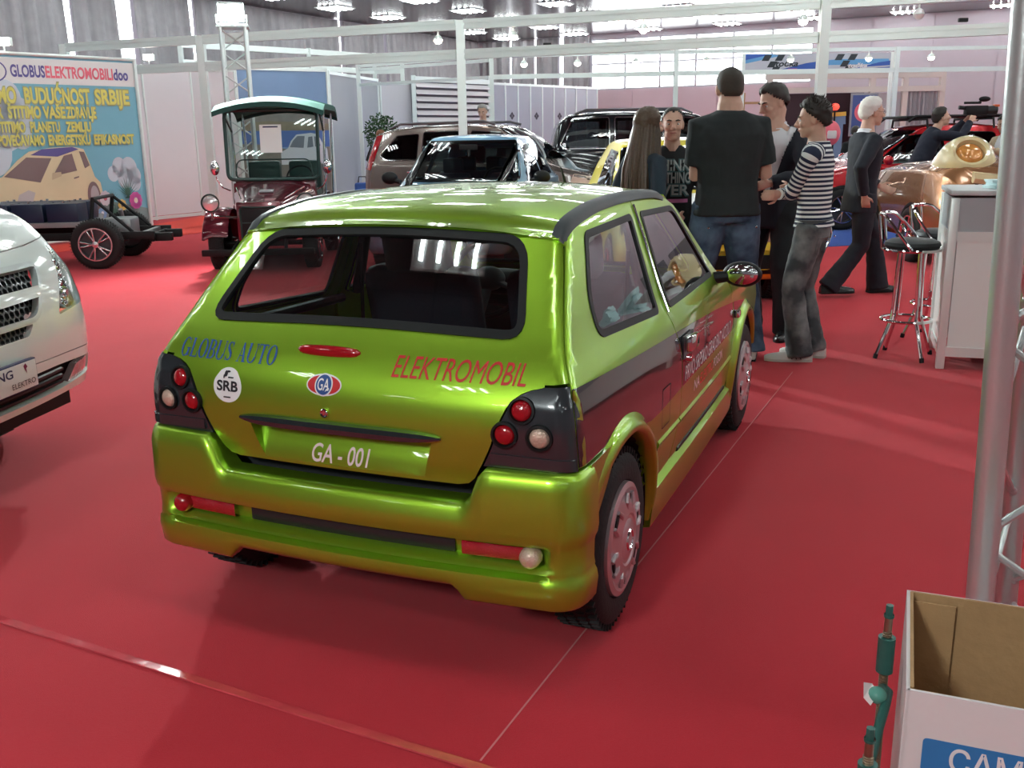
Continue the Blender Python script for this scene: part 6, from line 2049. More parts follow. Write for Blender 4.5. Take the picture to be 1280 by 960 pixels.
    for i in range(25):
        y = -.62 - 1.35 * i / 24
        sag = .012 * math.cos(i / 24 * 5 * 2 * PI)
        row = []
        for k in range(17):
            x = -.66 + 1.32 * k / 16; t = abs(x) / .66
            z = 1.955 - .10 * t ** 2.2 + sag * (1 - t) - .075 * max(0, (1 - i / 3)) - (.12 * max(0, (i - 20) / 4) ** 2)
            row.append(Vector((x, y, z)))
        rr.append(row)
    b = MB(); b.loft(rr, cap=False, closed=False)
    b.loft([[p + V(0, 0, -.012) for p in r] for r in rr], cap=False, closed=False)
    edge = [r[0] for r in rr] + rr[-1][1:] + [r[-1] for r in rr[::-1]][1:] + rr[0][::-1][1:-1]
    cv = b.build('canvas_roof', m_can, o, angle=80)
    b = MB(); b.loft([[p + V(0, 0, .004), p + V(0, 0, -.055)] for p in edge + edge[:1]], cap=False, closed=False); b.build('roof_valance', P('dark_green_canvas', (.015, .07, .06), .8), cv)
    for i in (6, 12, 18):
        b = MB(); b.tube([p + V(0, 0, .006) for p in rr[i]], .007, 6); b.build('roof_seam', P('canvas_seam', (.10, .25, .21), .9), cv)
    for sx in (-.58, .58):
        for y in (-1.2, -1.95):
            b = MB(); b.cyl((sx * .94, y, .62), (sx, y, 1.84), .016); b.build('roof_pole', m_chrome, o)
        b = MB(); b.tube([(sx, -.80, 1.80), (sx * .98, -1.2, 1.55)], .012, 6); b.build('roof_brace', m_fr, o)
    b = MB(); b.box((0, .52, .24), (1.24, .06, .07), bev=.01); b.box((0, .46, .42), (.1, .1, .04)); b.tube([(-.3, .5, .24), (-.26, .2, .36)], .02, 6); b.tube([(.3, .5, .24), (.26, .2, .36)], .02, 6); b.build('front_bumper', m_rub, o)
    wheels(o, .53, (0, -1.75), .29, .17)
    b = MB(); b.box((0, -.85, .32), (.5, 2.1, .1)); b.cyl((-.5, 0, .29), (.5, 0, .29), .03); b.cyl((-.5, -1.75, .29), (.5, -1.75, .29), .03); b.build('chassis', m_rub, o)


def round3(pts, r, n=5):
    out = []; N = len(pts); pts = [Vector(p) for p in pts]
    for i, p in enumerate(pts):
        a = (pts[i - 1] - p).normalized(); c = (pts[(i + 1) % N] - p).normalized()
        A, B_ = p + a * r, p + c * r
        for j in range(n + 1):
            t = j / n; out.append(A * (1 - t) ** 2 + p * 2 * t * (1 - t) + B_ * t * t)
    return out


buggy()


# --- bare electric chassis with batteries
def bare_chassis():
    o = empty('bare_chassis', (-4.94, 12.12, 0), PI / 2 + .10, 'bare electric car chassis with dark battery boxes in front of the banner', 'chassis')
    m_f = P('chassis_grey', (.32, .33, .34), .4, .5)
    for sx in (-.42, .42):
        b = MB(); b.box((sx, .85, .36), (.07, 2.9, .09), bev=.008); b.build('side_rail', m_rub, o)
    for y in (-.45, .35, 1.1, 1.9):
        b = MB(); b.box((0, y, .36), (.80, .06, .07), bev=.006); b.build('cross_member', m_f, o)
    b = MB(); b.box((0, .85, .50), (.86, 1.25, .06), bev=.006)
    for sx in (-.38, .38):
        for y in (.3, 1.4): b.box((sx, y, .44), (.05, .05, .1))
    b.build('battery_tray', m_f, o, smooth=False)
    m_b = P('battery_blue_black', (.012, .022, .055), .35)
    for i in range(3):
        for j in range(2):
            b = MB(); b.box((-.21 + .42 * j, .45 + .40 * i, .64), (.38, .36, .22), bev=.012); t = b.build('battery_box', m_b, o)
            b = MB()
            for s in (-.1, .1): b.cyl((-.21 + .42 * j + s, .45 + .40 * i, .75), (-.21 + .42 * j + s, .45 + .40 * i, .775), .016, n=10)
            x_ = b.build('terminal', m_chrome, t); x_['kind'] = 'stuff'
    b = MB(); b.tube([(-.40, .15, .40), (-.40, .08, .80), (.40, .08, .80), (.40, .15, .40)], .025, 8); b.tube([(-.38, .08, .8), (-.42, -.35, .40)], .02, 8); b.tube([(.38, .08, .8), (.42, -.35, .40)], .02, 8); b.build('roll_frame', m_rub, o)
    for y in (0, 1.75):
        b = MB(); b.tube([(-.62, y, .29), (.62, y, .29)], .028, 8)
        for s in (-1, 1): b.tube([(s * .55, y, .30), (s * .40, y, .62)], .03, 8); b.tube([(s * .60, y, .2), (s * .35, y + .12, .3)], .018, 6)
        b.build('suspension', m_f, o)
    b = MB(); b.box((0, -.55, .32), (.70, .05, .10), bev=.01)
    for sx in (-.25, .25): b.box((sx, -.66, .32), (.09, .22, .10), bev=.008)
    b.build('end_beam', m_rub, o)
    b = MB(); b.box((0, -.1, .42), (.4, .36, .26), bev=.04); b.build('motor', m_f, o)
    wheels(o, .66, (0, 1.75), .29, .19, P('alloy_silver', (.66, .66, .68), .25, .9))


bare_chassis()
# ------------------------------------------------------------------ people
m_skin = P('skin', (.58, .36, .27), .55, vary=.08, vscale=40)
m_lip = P('lips', (.42, .17, .15), .5)
m_eye = P('eye_white', (.75, .72, .70), .25)
m_iris = P('iris_dark', (.03, .02, .015), .2)


def ik(a, b, l1, l2, pole):
    """elbow or knee between a and b, bent towards pole"""
    a, b = Vector(a), Vector(b); d = b - a; L = min(d.length, (l1 + l2) * .999); d.normalize()
    b = a + d * L
    x = (l1 * l1 - l2 * l2 + L * L) / (2 * L); h = math.sqrt(max(0, l1 * l1 - x * x))
    p = Vector(pole); p = p - d * p.dot(d)
    p = p.normalized() if p.length > 1e-6 else Vector((0, 1, 0))
    return a + d * x + p * h, b


def ring(c, rx, ry, ax, n=20, fwd_=Vector((0, 1, 0)), pw=2.2):
    """superellipse section around axis ax; rx sideways, ry front to back"""
    ax = Vector(ax).normalized(); s = fwd_.cross(ax).normalized(); f = ax.cross(s).normalized()
    o = []
    for k in range(n):
        t = 2 * PI * k / n; co, si = math.cos(t), math.sin(t)
        o.append(Vector(c) + s * (rx * math.copysign(abs(co) ** (2 / pw), co)) + f * (ry * math.copysign(abs(si) ** (2 / pw), si)))
    return o


def wrinkle(amp, sc):
    def f(p): return amp * (noise.noise(Vector((p.x * sc, p.y * sc, p.z * sc * 1.6))) + .5 * noise.noise(Vector((p.x * sc * 2.3, p.y * sc * 2.3, p.z * sc * 3.0 + 9))))
    return f


HAIRLINE = {'short': hermite([-90, -40, -15, 5, 25, 45, 65, 90], [-.80, -.74, -.45, -.20, .12, .46, .62, .58]),
            'crop': hermite([-90, -40, -15, 5, 25, 45, 65, 90], [-.72, -.66, -.40, -.15, .16, .50, .66, .62]),
            'spike': hermite([-90, -40, -15, 5, 25, 45, 65, 90], [-.80, -.74, -.45, -.20, .12, .46, .60, .55]),
            'full': hermite([-90, -40, -15, 5, 25, 45, 65, 90], [-.90, -.86, -.55, -.28, .10, .44, .58, .52]),
            'long': hermite([-90, -40, -5, 15, 35, 50, 65, 90], [-.95, -.95, -.85, -.55, .05, .45, .62, .62])}


class Person:
    """figure facing +y in its own frame. Pose: feet (x, y, toe angle), lean, hands (targets), head yaw/pitch"""

    def __init__(self, name, loc, rz, label, H=1.75, feet=((-.10, 0, 15), (.10, 0, -15)), lift=(0, 0), lean=0.0, side=0.0, twist=0.0, hands=None, elbow=None, yaw=0, pitch=0, tilt=0, bulk=1.0, sh=1.0, female=False, group=None, skin=None, pelvis_dx=0.0, knees=None, drop=0.0):
        self.o = empty('person', loc, rz, label, 'person', group)
        self.H = H; k = H / 1.75; self.k = k; self.b = bulk * k; self.skin = skin or m_skin
        self.feet = [(Vector((f[0] * k, f[1] * k, 0.0)), math.radians(f[2])) for f in feet]; self.lift = lift
        self.ank = [f + V(0, 0, .085 * k + l) for (f, a), l in zip(self.feet, lift)]
        mid = (self.ank[0] + self.ank[1]) / 2
        spread = (self.ank[0] - self.ank[1]).length
        pz = .950 * k - .25 * max(0, spread - .25 * k) ** 1.5
        self.pel = Vector((mid.x + pelvis_dx, mid.y - lean * .10 * k, pz))
        up = Vector((math.sin(side), math.sin(lean), math.cos(lean) * math.cos(side))).normalized(); self.up = up
        tw = Matrix.Rotation(twist, 3, up); self.fw = tw @ (Vector((0, 1, 0)) - up * up.y).normalized(); self.rt = self.fw.cross(up).normalized()
        self.neck = self.pel + up * .545 * k
        self.shl = [self.neck - up * .092 * k + self.rt * (s * .172 * k * sh) for s in (-1, 1)]
        self.hip = [self.pel + Matrix.Rotation(twist * .3, 3, 'Z') @ Vector((s * .085 * k, 0, -.02 * k)) for s in (-1, 1)]
        self.knee = []
        for i in range(2):
            a = self.feet[i][1]; pole = Vector((math.sin(-a) * .5, 1, 0)) if not knees else Vector(knees[i])
            kn, an = ik(self.hip[i], self.ank[i], .435 * k, .425 * k, pole); self.knee.append(kn); self.ank[i] = an
        hands = hands or (None, None); elbow = elbow or (None, None)
        self.elb, self.wri = [], []
        for i, s in enumerate((-1, 1)):
            t = hands[i]
            t = self.pt(t) if t is not None else self.shl[i] + V(s * .05 * k, .06 * k, -.525 * k)
            p = Vector(elbow[i]) if elbow[i] is not None else Vector((s * .5, -1, -.15))
            p = self.rt * p.x + self.fw * p.y + Vector((0, 0, p.z))
            e, w_ = ik(self.shl[i], t, .29 * k, .255 * k, p); self.elb.append(e); self.wri.append(w_)
        # head frame
        R = Matrix.Rotation(yaw, 3, 'Z') @ Matrix.Rotation(-pitch, 3, 'X') @ Matrix.Rotation(tilt, 3, 'Y')
        base = Matrix((self.rt, self.fw, self.up)).transposed()
        base = Matrix((Vector((self.fw.y, -self.fw.x, 0)).normalized(), Vector((self.fw.x, self.fw.y, 0)).normalized(), Vector((0, 0, 1)))).transposed()
        self.HR = base @ R
        self.hc = self.neck + up * .040 * k + V(0, 0, (.098 - drop) * k) + self.HR @ Vector((0, .034 * k, .0))
        self.hs = 1.0 * k * (.96 if female else 1.0)
        self.female = female

    def pt(self, t):
        """torso-frame target: x right, y forward, z up from the pelvis"""
        k = self.k
        return self.pel + self.rt * (t[0] * k) + self.fw * (t[1] * k) + self.up * (t[2] * k)

    def hp(self, x, y, z): return self.hc + self.HR @ (Vector((x, y, z)) * self.hs)

    # ---- skin: head, neck, trunk, arms, hands and legs in one surface
    def hand(self, mb, i, curl=.5, thumb=1, toward=None):
        k = self.k; w_ = self.wri[i]; d = (w_ - self.elb[i]).normalized()
        if toward is not None: d = (d * .4 + (self.rt * toward[0] + self.fw * toward[1] + self.up * toward[2])).normalized()
        inn = (self.fw * .5 - self.rt * (1 if i else -1)); inn = (inn - d * inn.dot(d)).normalized()      # palm faces in
        s = d.cross(inn).normalized()
        side = s if s.dot(self.fw) > 0 else -s
        mb.tube([w_ - d * .03 * k, w_ + d * .02 * k, w_ + d * .055 * k, w_ + d * .088 * k], [.026 * k, .030 * k, .038 * k, .036 * k], 10, flat=.50, up=inn)
        for j, (o_, L) in enumerate(((.030, .070), (.010, .078), (-.010, .073), (-.029, .058))):
            p = w_ + d * .085 * k + side * o_ * k; a = d; pts = [p - d * .02 * k, p]
            for q in range(3):
                a = (a * math.cos(curl * .75) + inn * math.sin(curl * .75)).normalized(); p = p + a * L * k / 3 * (1.1 - .1 * q); pts.append(p)
            mb.tube(pts, [.0088 * k, .0092 * k, .0088 * k, .008 * k, .007 * k], 7)
        p = w_ + d * .025 * k + side * .026 * k
        mb.tube([p, p + (d * .6 + side * .7 + inn * .2) * .035 * k, p + (d * 1.1 + side * .65 + inn * .5) * .055 * k], [.012 * k, .0105 * k, .008 * k], 7)

    def head_shapes(self, mb):
        s = self.hs; R = self.HR
        def E(c, r, rot=None): mb.ell(self.hp(*c), [q * s for q in r], rot=(R @ rot) if rot is not None else R, nu=20, nv=14)
        f = .92 if self.female else 1.0
        E((0, -.012, .035), (.074, .094, .082)); E((0, .018, .0), (.066 * f, .074, .086)); E((0, .034, -.055), (.052 * f, .056, .052)); E((0, .066, -.088), (.026 * f, .022, .020)); E((0, .010, -.055), (.058 * f, .055, .046))
        E((0, .074, .028), (.052, .018, .014))                                        # brow
        for x in (-1, 1):
            E((x * .037, .064, -.018), (.024, .024, .022)); E((x * .072, -.008, -.005), (.010, .020, .033), Matrix.Rotation(-.2, 3, 'X')); E((x * .078, -.014, .0), (.006, .016, .026))
        mb.tube([self.hp(0, .086, .022), self.hp(0, .098, .0), self.hp(0, .112, -.020), self.hp(0, .100, -.030)], [.009 * s, .012 * s, .0155 * s, .012 * s], 8)
        for x in (-1, 1): E((x * .012, .096, -.026), (.010, .011, .008))
        E((0, .086, -.050), (.024, .010, .0075)); E((0, .084, -.062), (.021, .011, .0075))

    def body(self, legs=False, arms=True, voxel=.006, ratio=.45, curl=(.5, .5), toward=(None, None), neck_r=.057):
        k = self.k; b = self.b; mb = MB()
        self.head_shapes(mb)
        nk = self.neck
        mb.tube([nk - self.up * .05 * k, nk + self.up * .03 * k, self.hp(0, -.022, -.06), self.hp(0, -.02, .0)], [.072 * b, neck_r * b, neck_r * k, .05 * k], 14)
        mb.tube([nk - self.up * .095 * k + self.rt * -.12 * k, nk - self.up * .03 * k, nk - self.up * .095 * k + self.rt * .12 * k], [.04 * k, .056 * k, .04 * k], 10)
        P_ = self.pel; U = self.up
        mb.loft([ring(P_ + U * z * k, rx * b, ry * b, U, 20, self.fw) for z, rx, ry in ((-.06, .12, .085), (.05, .135, .09), (.18, .125, .085), (.32, .145, .095), (.42, .14, .09), (.47, .11, .07), (.52, .065, .055))])
        for i in range(2):
            mb.tube([self.shl[i] - self.rt * (.03 * k if i else -.03 * k), self.shl[i], (self.shl[i] + self.elb[i]) / 2, self.elb[i], self.elb[i] * .6 + self.wri[i] * .4, self.wri[i]], [.042 * b, .046 * b, .043 * b, .036 * b, .037 * b, .025 * k], 12)
            self.hand(mb, i, curl[i], toward=toward[i])
            mb.tube([self.hip[i], self.hip[i] * .5 + self.knee[i] * .5, self.knee[i], self.knee[i] * .65 + self.ank[i] * .35, self.ank[i]], [.08 * b, .068 * b, .048 * b, .05 * b, .032 * k], 12)
        me = remeshed(mb, voxel, 3, ratio); me.materials.append(self.skin)
        self.bo = put('body', me, self.o)
        # face parts
        for x in (-1, 1):
            e = MB(); e.ell(self.hp(x * .031, .071, .006), [.0125 * self.hs] * 3, nu=12, nv=8); eo = e.build('eye', m_eye, self.bo)
            e = MB(); e.ell(self.hp(x * .031, .0815, .006), (.0055 * self.hs, .003 * self.hs, .0055 * self.hs), rot=self.HR, nu=10, nv=6); e.build('iris', m_iris, eo) if False else e.build('iris', m_iris, self.bo)
            e = MB(); e.tube([self.hp(x * .048, .077, .030), self.hp(x * .032, .089, .034), self.hp(x * .014, .091, .029)], [.003 * self.hs, .0055 * self.hs, .005 * self.hs], 6); e.build('eyebrow', self.brow if hasattr(self, 'brow') else P('brow_dark', (.04, .028, .02), .8), self.bo)
        e = MB(); e.tube([self.hp(-.024, .088, -.056), self.hp(-.010, .0955, -.0535), self.hp(0, .0965, -.055), self.hp(.010, .0955, -.0535), self.hp(.024, .088, -.056)], [.002 * self.hs, .0048 * self.hs, .005 * self.hs, .0048 * self.hs, .002 * self.hs], 6); e.build('mouth', m_lip, self.bo)
        return self.bo

    def hair(self, m, style='short', thick=.010, n_=None):
        """cap of hair over the skull; the hairline runs over forehead, temples and nape"""
        s = self.hs; mb = MB(); R = self.HR; hc = self.hc
        nu, nv = 40, 22; vs = []; keep = []
        rnd = random.Random(5)
        for j in range(nv + 1):
            th = PI * .90 * j / nv
            for i in range(nu):
                ph = 2 * PI * i / nu
                d = Vector((math.sin(th) * math.cos(ph), math.sin(th) * math.sin(ph), math.cos(th)))
                az = math.degrees(math.atan2(d.y, abs(d.x) + 1e-6))
                lim = HAIRLINE[style](az)
                t = thick
                if style == 'spike': t = thick + .016 * rnd.random() + .012 * max(0, d.z)
                if style in ('full', 'long'): t = thick + .010 * noise.noise(d * 7) + .008 * max(0, d.z)
                if style == 'short': t = thick + .006 * noise.noise(d * 9) + .008 * max(0, d.z) * (1 if d.y > 0 else .3)
                fade = min(1, max(0, (d.z - lim) / .16)); t = t * (fade ** .6) - .003 * (1 - fade)
                tz = 1 if d.z > -.2 else 1 + .35 * (-.2 - d.z)
                p = Vector(((.075 + t) * d.x * tz, -.012 + (.0955 + t) * d.y * tz, .035 + (.083 + t) * d.z if d.z > 0 else .035 + (.115 + t * .3) * d.z))
                vs.append(hc + R @ (p * s)); keep.append(d.z > lim - .02)
        fs = []
        for j in range(nv):
            for i in range(nu):
                a = (j * nu + i, j * nu + (i + 1) % nu, (j + 1) * nu + (i + 1) % nu, (j + 1) * nu + i)
                if all(keep[q] for q in a): fs.append(a)
        mb.add(vs, fs)
        if style == 'spike':
            for q in range(230):
                th = rnd.random() * 1.35; ph = rnd.random() * 2 * PI
                d = Vector((math.sin(th) * math.cos(ph), math.sin(th) * math.sin(ph), math.cos(th)))
                if d.y > .55 and d.z < .6: continue
                p = Vector((.078 * d.x, -.012 + .098 * d.y, .035 + .088 * d.z)); e = p + d * (.022 + .02 * rnd.random()) + Vector((0, -.008, .012 * rnd.random()))
                mb.cyl(hc + R @ (p * s), hc + R @ (e * s), .0065 * s, .001, 5, False)
        return mb.build('hair', m, self.bo, angle=60)

    # ---- clothing
    def trousers(self, m, hem=.088, thigh=.098, knee=.073, waist=1.0, amp=.005, name='trousers', top=.10, stack=True, parent=None):
        k = self.k; b = self.b; mb = MB(); U = self.up; P_ = self.pel
        mb.loft([ring(P_ + U * z * k, rx * b * waist, ry * b * waist, U, 22, self.fw) for z, rx, ry in ((-.10, .150, .108), (-.03, .168, .122), (.04, .160, .115), (top, .150, .104))])
        for i in range(2):
            f = Vector((math.sin(-self.feet[i][1]), math.cos(self.feet[i][1]), 0))
            kn, an, hp = self.knee[i], self.ank[i], self.hip[i]
            d = (an - kn).normalized(); low = an + d * .045 * k
            mb.tube([hp + V(0, 0, .02 * k), hp * .75 + kn * .25, hp * .4 + kn * .6, kn, kn * .6 + an * .4, kn * .15 + an * .85, low], [thigh * b, thigh * .98 * b, (thigh + knee) * .5 * b, knee * b, (knee * .98) * b, hem * .93 * k, hem * k], 16)
        me = remeshed(mb, .011, 3, .7, wrinkle(amp, 9)); me.materials.append(m)
        o = put(name, me, parent or self.o)
        return o

    def shoes(self, m, sole=None, L=.27, stripes=None):
        k = self.k
        for i in range(2):
            f, a = self.feet[i]; z = self.lift[i]
            base = f + V(0, 0, z)
            d = Vector((math.sin(-a), math.cos(a), 0)); base = base - d * .06 * k; r = Vector((d.y, -d.x, 0))
            prof = [(-.03, .030, .060), (.0, .036, .085), (.05, .038, .085), (.10, .042, .068), (.16, .047, .050), (.21, .044, .040), (.245, .030, .032), (.262, .012, .022)]
            rr = []
            for y, w_, h in prof:
                c = base + d * y * k * L / .27
                rr.append([c + r * (w_ * k * math.cos(t)) + V(0, 0, .014 * k + max(0, h * k * math.sin(t))) if math.sin(t) >= 0 else c + r * (w_ * k * math.cos(t)) + V(0, 0, .014 * k) for t in [2 * PI * q / 16 for q in range(16)]])
            mb = MB(); mb.loft(rr); s = mb.build('shoe', m, self.o)
            rr = [[c for c in (base + d * y * k * L / .27 + r * (w_ * 1.06 * k * e) + V(0, 0, zz * k) for e, zz in ((-1, .001), (1, .001), (1, .018), (-1, .018)))] for y, w_, h in prof]
            mb = MB(); mb.loft(rr); mb.build('sole', sole or m_rub, s, angle=40)
            if stripes:
                mb = MB()
                for q in range(3):
                    y = .045 + q * .03
                    for e in (-1, 1): mb.tube([base + d * (y * k) + r * (e * .0415 * k) + V(0, 0, .02 * k), base + d * ((y + .02) * k) + r * (e * .034 * k) + V(0, 0, .062 * k)], .004 * k, 5)
                x_ = mb.build('shoe_stripe', stripes, s); x_['kind'] = 'stuff'

    def torso_rings(self, prof): return [ring(self.pel + self.up * z * self.k + self.fw * (dy * self.k), rx * self.b, ry * self.b, self.up, 28, self.fw, 2.3) for z, rx, ry, dy in prof]

    TEE = ((-.06, .168, .120, 0), (.02, .160, .114, 0), (.12, .152, .108, 0), (.22, .158, .110, 0), (.33, .174, .118, .004), (.40, .180, .114, .002), (.445, .165, .100, -.004), (.485, .128, .084, -.012), (.52, .090, .074, -.014), (.540, .070, .064, -.014))

    def top(self, m, prof=None, sleeve='short', amp=.004, name='shirt', cuff=1.0, arm=1.0, voxel=.010, cut=None, thick=0):
        mb = MB(); b = self.b; k = self.k
        mb.loft(self.torso_rings(prof or self.TEE))
        for i in range(2):
            s_, e, w_ = self.shl[i], self.elb[i], self.wri[i]; inn = self.rt * (-.05 * k if i else .05 * k)
            if sleeve == 'short':
                mb.tube([s_ + inn - self.up * .01 * k, s_, s_ * .6 + e * .4, s_ * .22 + e * .78], [.080 * b, .064 * b * arm, .062 * b * arm, .060 * b * arm], 14)
            else:
                mb.tube([s_ + inn - self.up * .01 * k, s_, s_ * .5 + e * .5, e, e * .5 + w_ * .5, w_ * .96 + e * .04], [.080 * b, .064 * b * arm, .062 * b * arm, .056 * b * arm, .050 * b * arm, .042 * k * cuff], 14)
        me = remeshed(mb, voxel, 3, .7, wrinkle(amp, 8)); me.materials.append(m)
        if cut:
            bm = bmesh.new(); bm.from_mesh(me)
            bmesh.ops.delete(bm, geom=[f for f in bm.faces if cut(self, f.calc_center_median())], context='FACES'); bm.to_mesh(me); bm.free()
        return put(name, me, self.o)

    def local(self, p):
        """world-of-person point -> torso coordinates (right, forward, up) in metres of a 1.75 m figure"""
        d = p - self.pel; return d.dot(self.rt) / self.k, d.dot(self.fw) / self.k, d.dot(self.up) / self.k

    def striped_top(self, m, prof, arm=.9):
        """trunk and sleeves as lofts that carry the stripe phase as an attribute"""
        mb = MB(); ph = []
        n0 = 60
        zs = [prof[0][0] + (prof[-1][0] - prof[0][0]) * i / n0 for i in range(n0 + 1)]
        F = [hermite([p[0] for p in prof], [p[q] for p in prof]) for q in (1, 2, 3)]
        W_ = wrinkle(.006, 8)
        rr = self.torso_rings([(z, F[0](z), F[1](z), F[2](z)) for z in zs])
        c = [sum(r, Vector()) / len(r) for r in rr]
        rr = [[p + (p - c_).normalized() * W_(p) for p in r] for r, c_ in zip(rr, c)]
        mb.loft(rr, cap=False); ph += [z * self.k for z in zs for _ in range(28)]
        t = mb.mesh('shirt', m, angle=80)
        at = t.attributes.new('stripe', 'FLOAT', 'POINT'); at.data.foreach_set('value', ph[:len(t.vertices)])
        so = put('shirt', t, self.o)
        for i in range(2):
            s_, e, w_ = self.shl[i], self.elb[i], self.wri[i]; inn = self.rt * (-.08 * self.k if i else .08 * self.k)
            key = [s_ + inn + self.up * .005 * self.k, s_, s_ * .5 + e * .5, e, e * .5 + w_ * .5, w_]
            R_ = [.082 * self.b, .068 * self.b * arm, .060 * self.b * arm, .054 * self.b * arm, .048 * self.b * arm, .038 * self.k]
            pts, rs = [], []
            for q in range(5):
                for u in range(8):
                    f = u / 8; pts.append(key[q].lerp(key[q + 1], f)); rs.append(R_[q] * (1 - f) + R_[q + 1] * f)
            pts.append(key[-1]); rs.append(R_[-1])
            # round the elbow
            for _ in range(4): pts = [pts[0]] + [(pts[a - 1] + pts[a] * 2 + pts[a + 1]) / 4 for a in range(1, len(pts) - 1)] + [pts[-1]]
            mb = MB(); mb.tube(pts, rs, 16); L = [0]
            for a in range(1, len(pts)): L.append(L[-1] + (pts[a] - pts[a - 1]).length)
            me = mb.mesh('sleeve', m, angle=80)
            at = me.attributes.new('stripe', 'FLOAT', 'POINT'); at.data.foreach_set('value', [L[a] for a in range(len(pts)) for _ in range(16)])
            put('sleeve', me, so)
        return so


def denim(name, dark, light, sc=7):
    m = P(name, dark, .85, bump=.2, bscale=300)
    nt = m.node_tree; b = nt.nodes['Principled BSDF']
    tc = nt.nodes.new('ShaderNodeTexCoord'); n = nt.nodes.new('ShaderNodeTexNoise'); n.inputs['Scale'].default_value = sc; n.inputs['Detail'].default_value = 7
    r = nt.nodes.new('ShaderNodeValToRGB'); r.color_ramp.elements[0].position = .40; r.color_ramp.elements[0].color = (*dark, 1); r.color_ramp.elements[1].position = .68; r.color_ramp.elements[1].color = (*light, 1)
    nt.links.new(tc.outputs['Object'], n.inputs['Vector']); nt.links.new(n.outputs['Fac'], r.inputs[0]); nt.links.new(r.outputs[0], b.inputs['Base Color'])
    return m


m_hair_dk = P('dark_hair', (.022, .017, .014), .55, vary=.3, vscale=120)
m_hair_br = P('brown_hair', (.085, .055, .035), .45, vary=.45, vscale=90)
m_hair_wh = P('white_hair', (.72, .70, .66), .6, vary=.12, vscale=90)
m_hair_gr = P('grey_hair', (.30, .29, .28), .6, vary=.2, vscale=90)
m_suit = P('navy_suit_cloth', (.012, .015, .024), .8)
m_blk = P('black_cloth', (.010, .011, .013), .85)
m_tee = P('charcoal_tee_cloth', (.020, .026, .028), .9)
m_shirt = P('white_shirt_cloth', (.72, .74, .78), .7)
m_jean_b = denim('blue_denim', (.022, .045, .085), (.10, .17, .26))
m_jean_g = denim('grey_washed_denim', (.045, .055, .060), (.24, .26, .26), 6)
m_navytop = P('dark_teal_jersey', (.018, .034, .050), .85, sheen=.1)
m_stripe = P('striped_jersey', (.75, .78, .76), .85)
nt = m_stripe.node_tree
an = nt.nodes.new('ShaderNodeAttribute'); an.attribute_name = 'stripe'
mu = nt.nodes.new('ShaderNodeMath'); mu.operation = 'MULTIPLY'; mu.inputs[1].default_value = 1 / .0285
fr_ = nt.nodes.new('ShaderNodeMath'); fr_.operation = 'FRACT'
gt = nt.nodes.new('ShaderNodeMath'); gt.operation = 'GREATER_THAN'; gt.inputs[1].default_value = .52
mx = nt.nodes.new('ShaderNodeMix'); mx.data_type = 'RGBA'; mx.inputs['A'].default_value = (.012, .020, .050, 1); mx.inputs['B'].default_value = (.74, .78, .76, 1)
for a, b_ in ((an.outputs['Fac'], mu.inputs[0]), (mu.outputs[0], fr_.inputs[0]), (fr_.outputs[0], gt.inputs[0]), (gt.outputs[0], mx.inputs['Factor']), (mx.outputs['Result'], nt.nodes['Principled BSDF'].inputs['Base Color'])): nt.links.new(a, b_)


def patch(name, garment, p, pts, m, back=True, lift=.004, r=.01):
    """flat piece of cloth laid on a garment; points in torso coordinates (right, up)"""
    tr = BVHTree.FromPolygons([v.co[:] for v in garment.data.vertices], [tuple(q.vertices) for q in garment.data.polygons])
    sg = -1 if back else 1
    def f(u, v):
        o_ = p.pel + p.rt * (u * p.k) + p.up * (v * p.k) + p.fw * (sg * .6)
        h = tr.ray_cast(o_, p.fw * -sg)[0]
        return h if h is not None else tr.find_nearest(o_ - p.fw * (sg * .45))[0]
    f.out = 1 if back else -1
    return surf_panel(name, round_poly(pts, r) if r else pts, [], f, m, garment, .03, .006, lift)


def collar(p, m, r=.060, h=.028):
    """stand collar around the neck, open at the front"""
    rr = []
    for k in range(25):
        t = math.radians(-60 + 300 * k / 24) if False else math.radians(110 + 320 * k / 24)
        d = p.rt * math.cos(t) + p.fw * math.sin(t)
        c = p.neck - p.up * .030 * p.k - p.fw * .012 * p.k
        rr.append([c + d * (r * p.k * a) + p.up * (z * p.k) for a, z in ((1.25, -.02), (1.08, h), (1.0, h + .004), (1.22, h - .030), (1.42, -.015))])
    mb = MB(); mb.loft(rr, cap=False, closed=False)
    return mb.build('collar', m, p.o, angle=60)


# 1 broad man in a black T-shirt, back to the camera
p = Person('a', (1.37, 6.22, 0), .03, 'broad man in a black T-shirt and blue jeans with his back to the camera', 1.87, ((-.17, 0, 12), (.19, -.02, -14)), bulk=1.13, sh=.98, drop=.022, hands=((-.08, .24, .26), (.14, .25, .24)), elbow=((-.35, -.6, -.9), (.42, -.6, -.8)))
p.body(voxel=.007, neck_r=.066); p.hair(P('cropped_hair', (.045, .038, .030), .7, vary=.3, vscale=200), 'crop', .005)
tr = p.trousers(m_jean_b, .092, .104, .078, .99)
p.top(m_tee, ((-.06, .182, .134, 0), (.0, .172, .126, 0), (.12, .156, .112, 0), (.24, .168, .118, 0), (.33, .186, .124, .0), (.40, .194, .120, -.004), (.445, .180, .106, -.010), (.485, .145, .092, -.016), (.52, .10, .080, -.018), (.54, .072, .066, -.018)), 'short', .006, arm=1.10)
p.shoes(P('white_trainer', (.70, .72, .70), .5))
for s in (-1, 1):
    k_ = patch('back_pocket', tr, p, [(s * .085 - .062, -.10), (s * .085 + .062, -.10), (s * .085 + .058, -.20), (s * .085, -.225), (s * .085 - .058, -.20)], m_jean_b)
    mb = MB(); mb.ell(p.pel + p.rt * (s * .14 * p.k) - p.fw * .145 * p.b - p.up * .118 * p.k, .007); mb.build('rivet', m_chrome, tr)

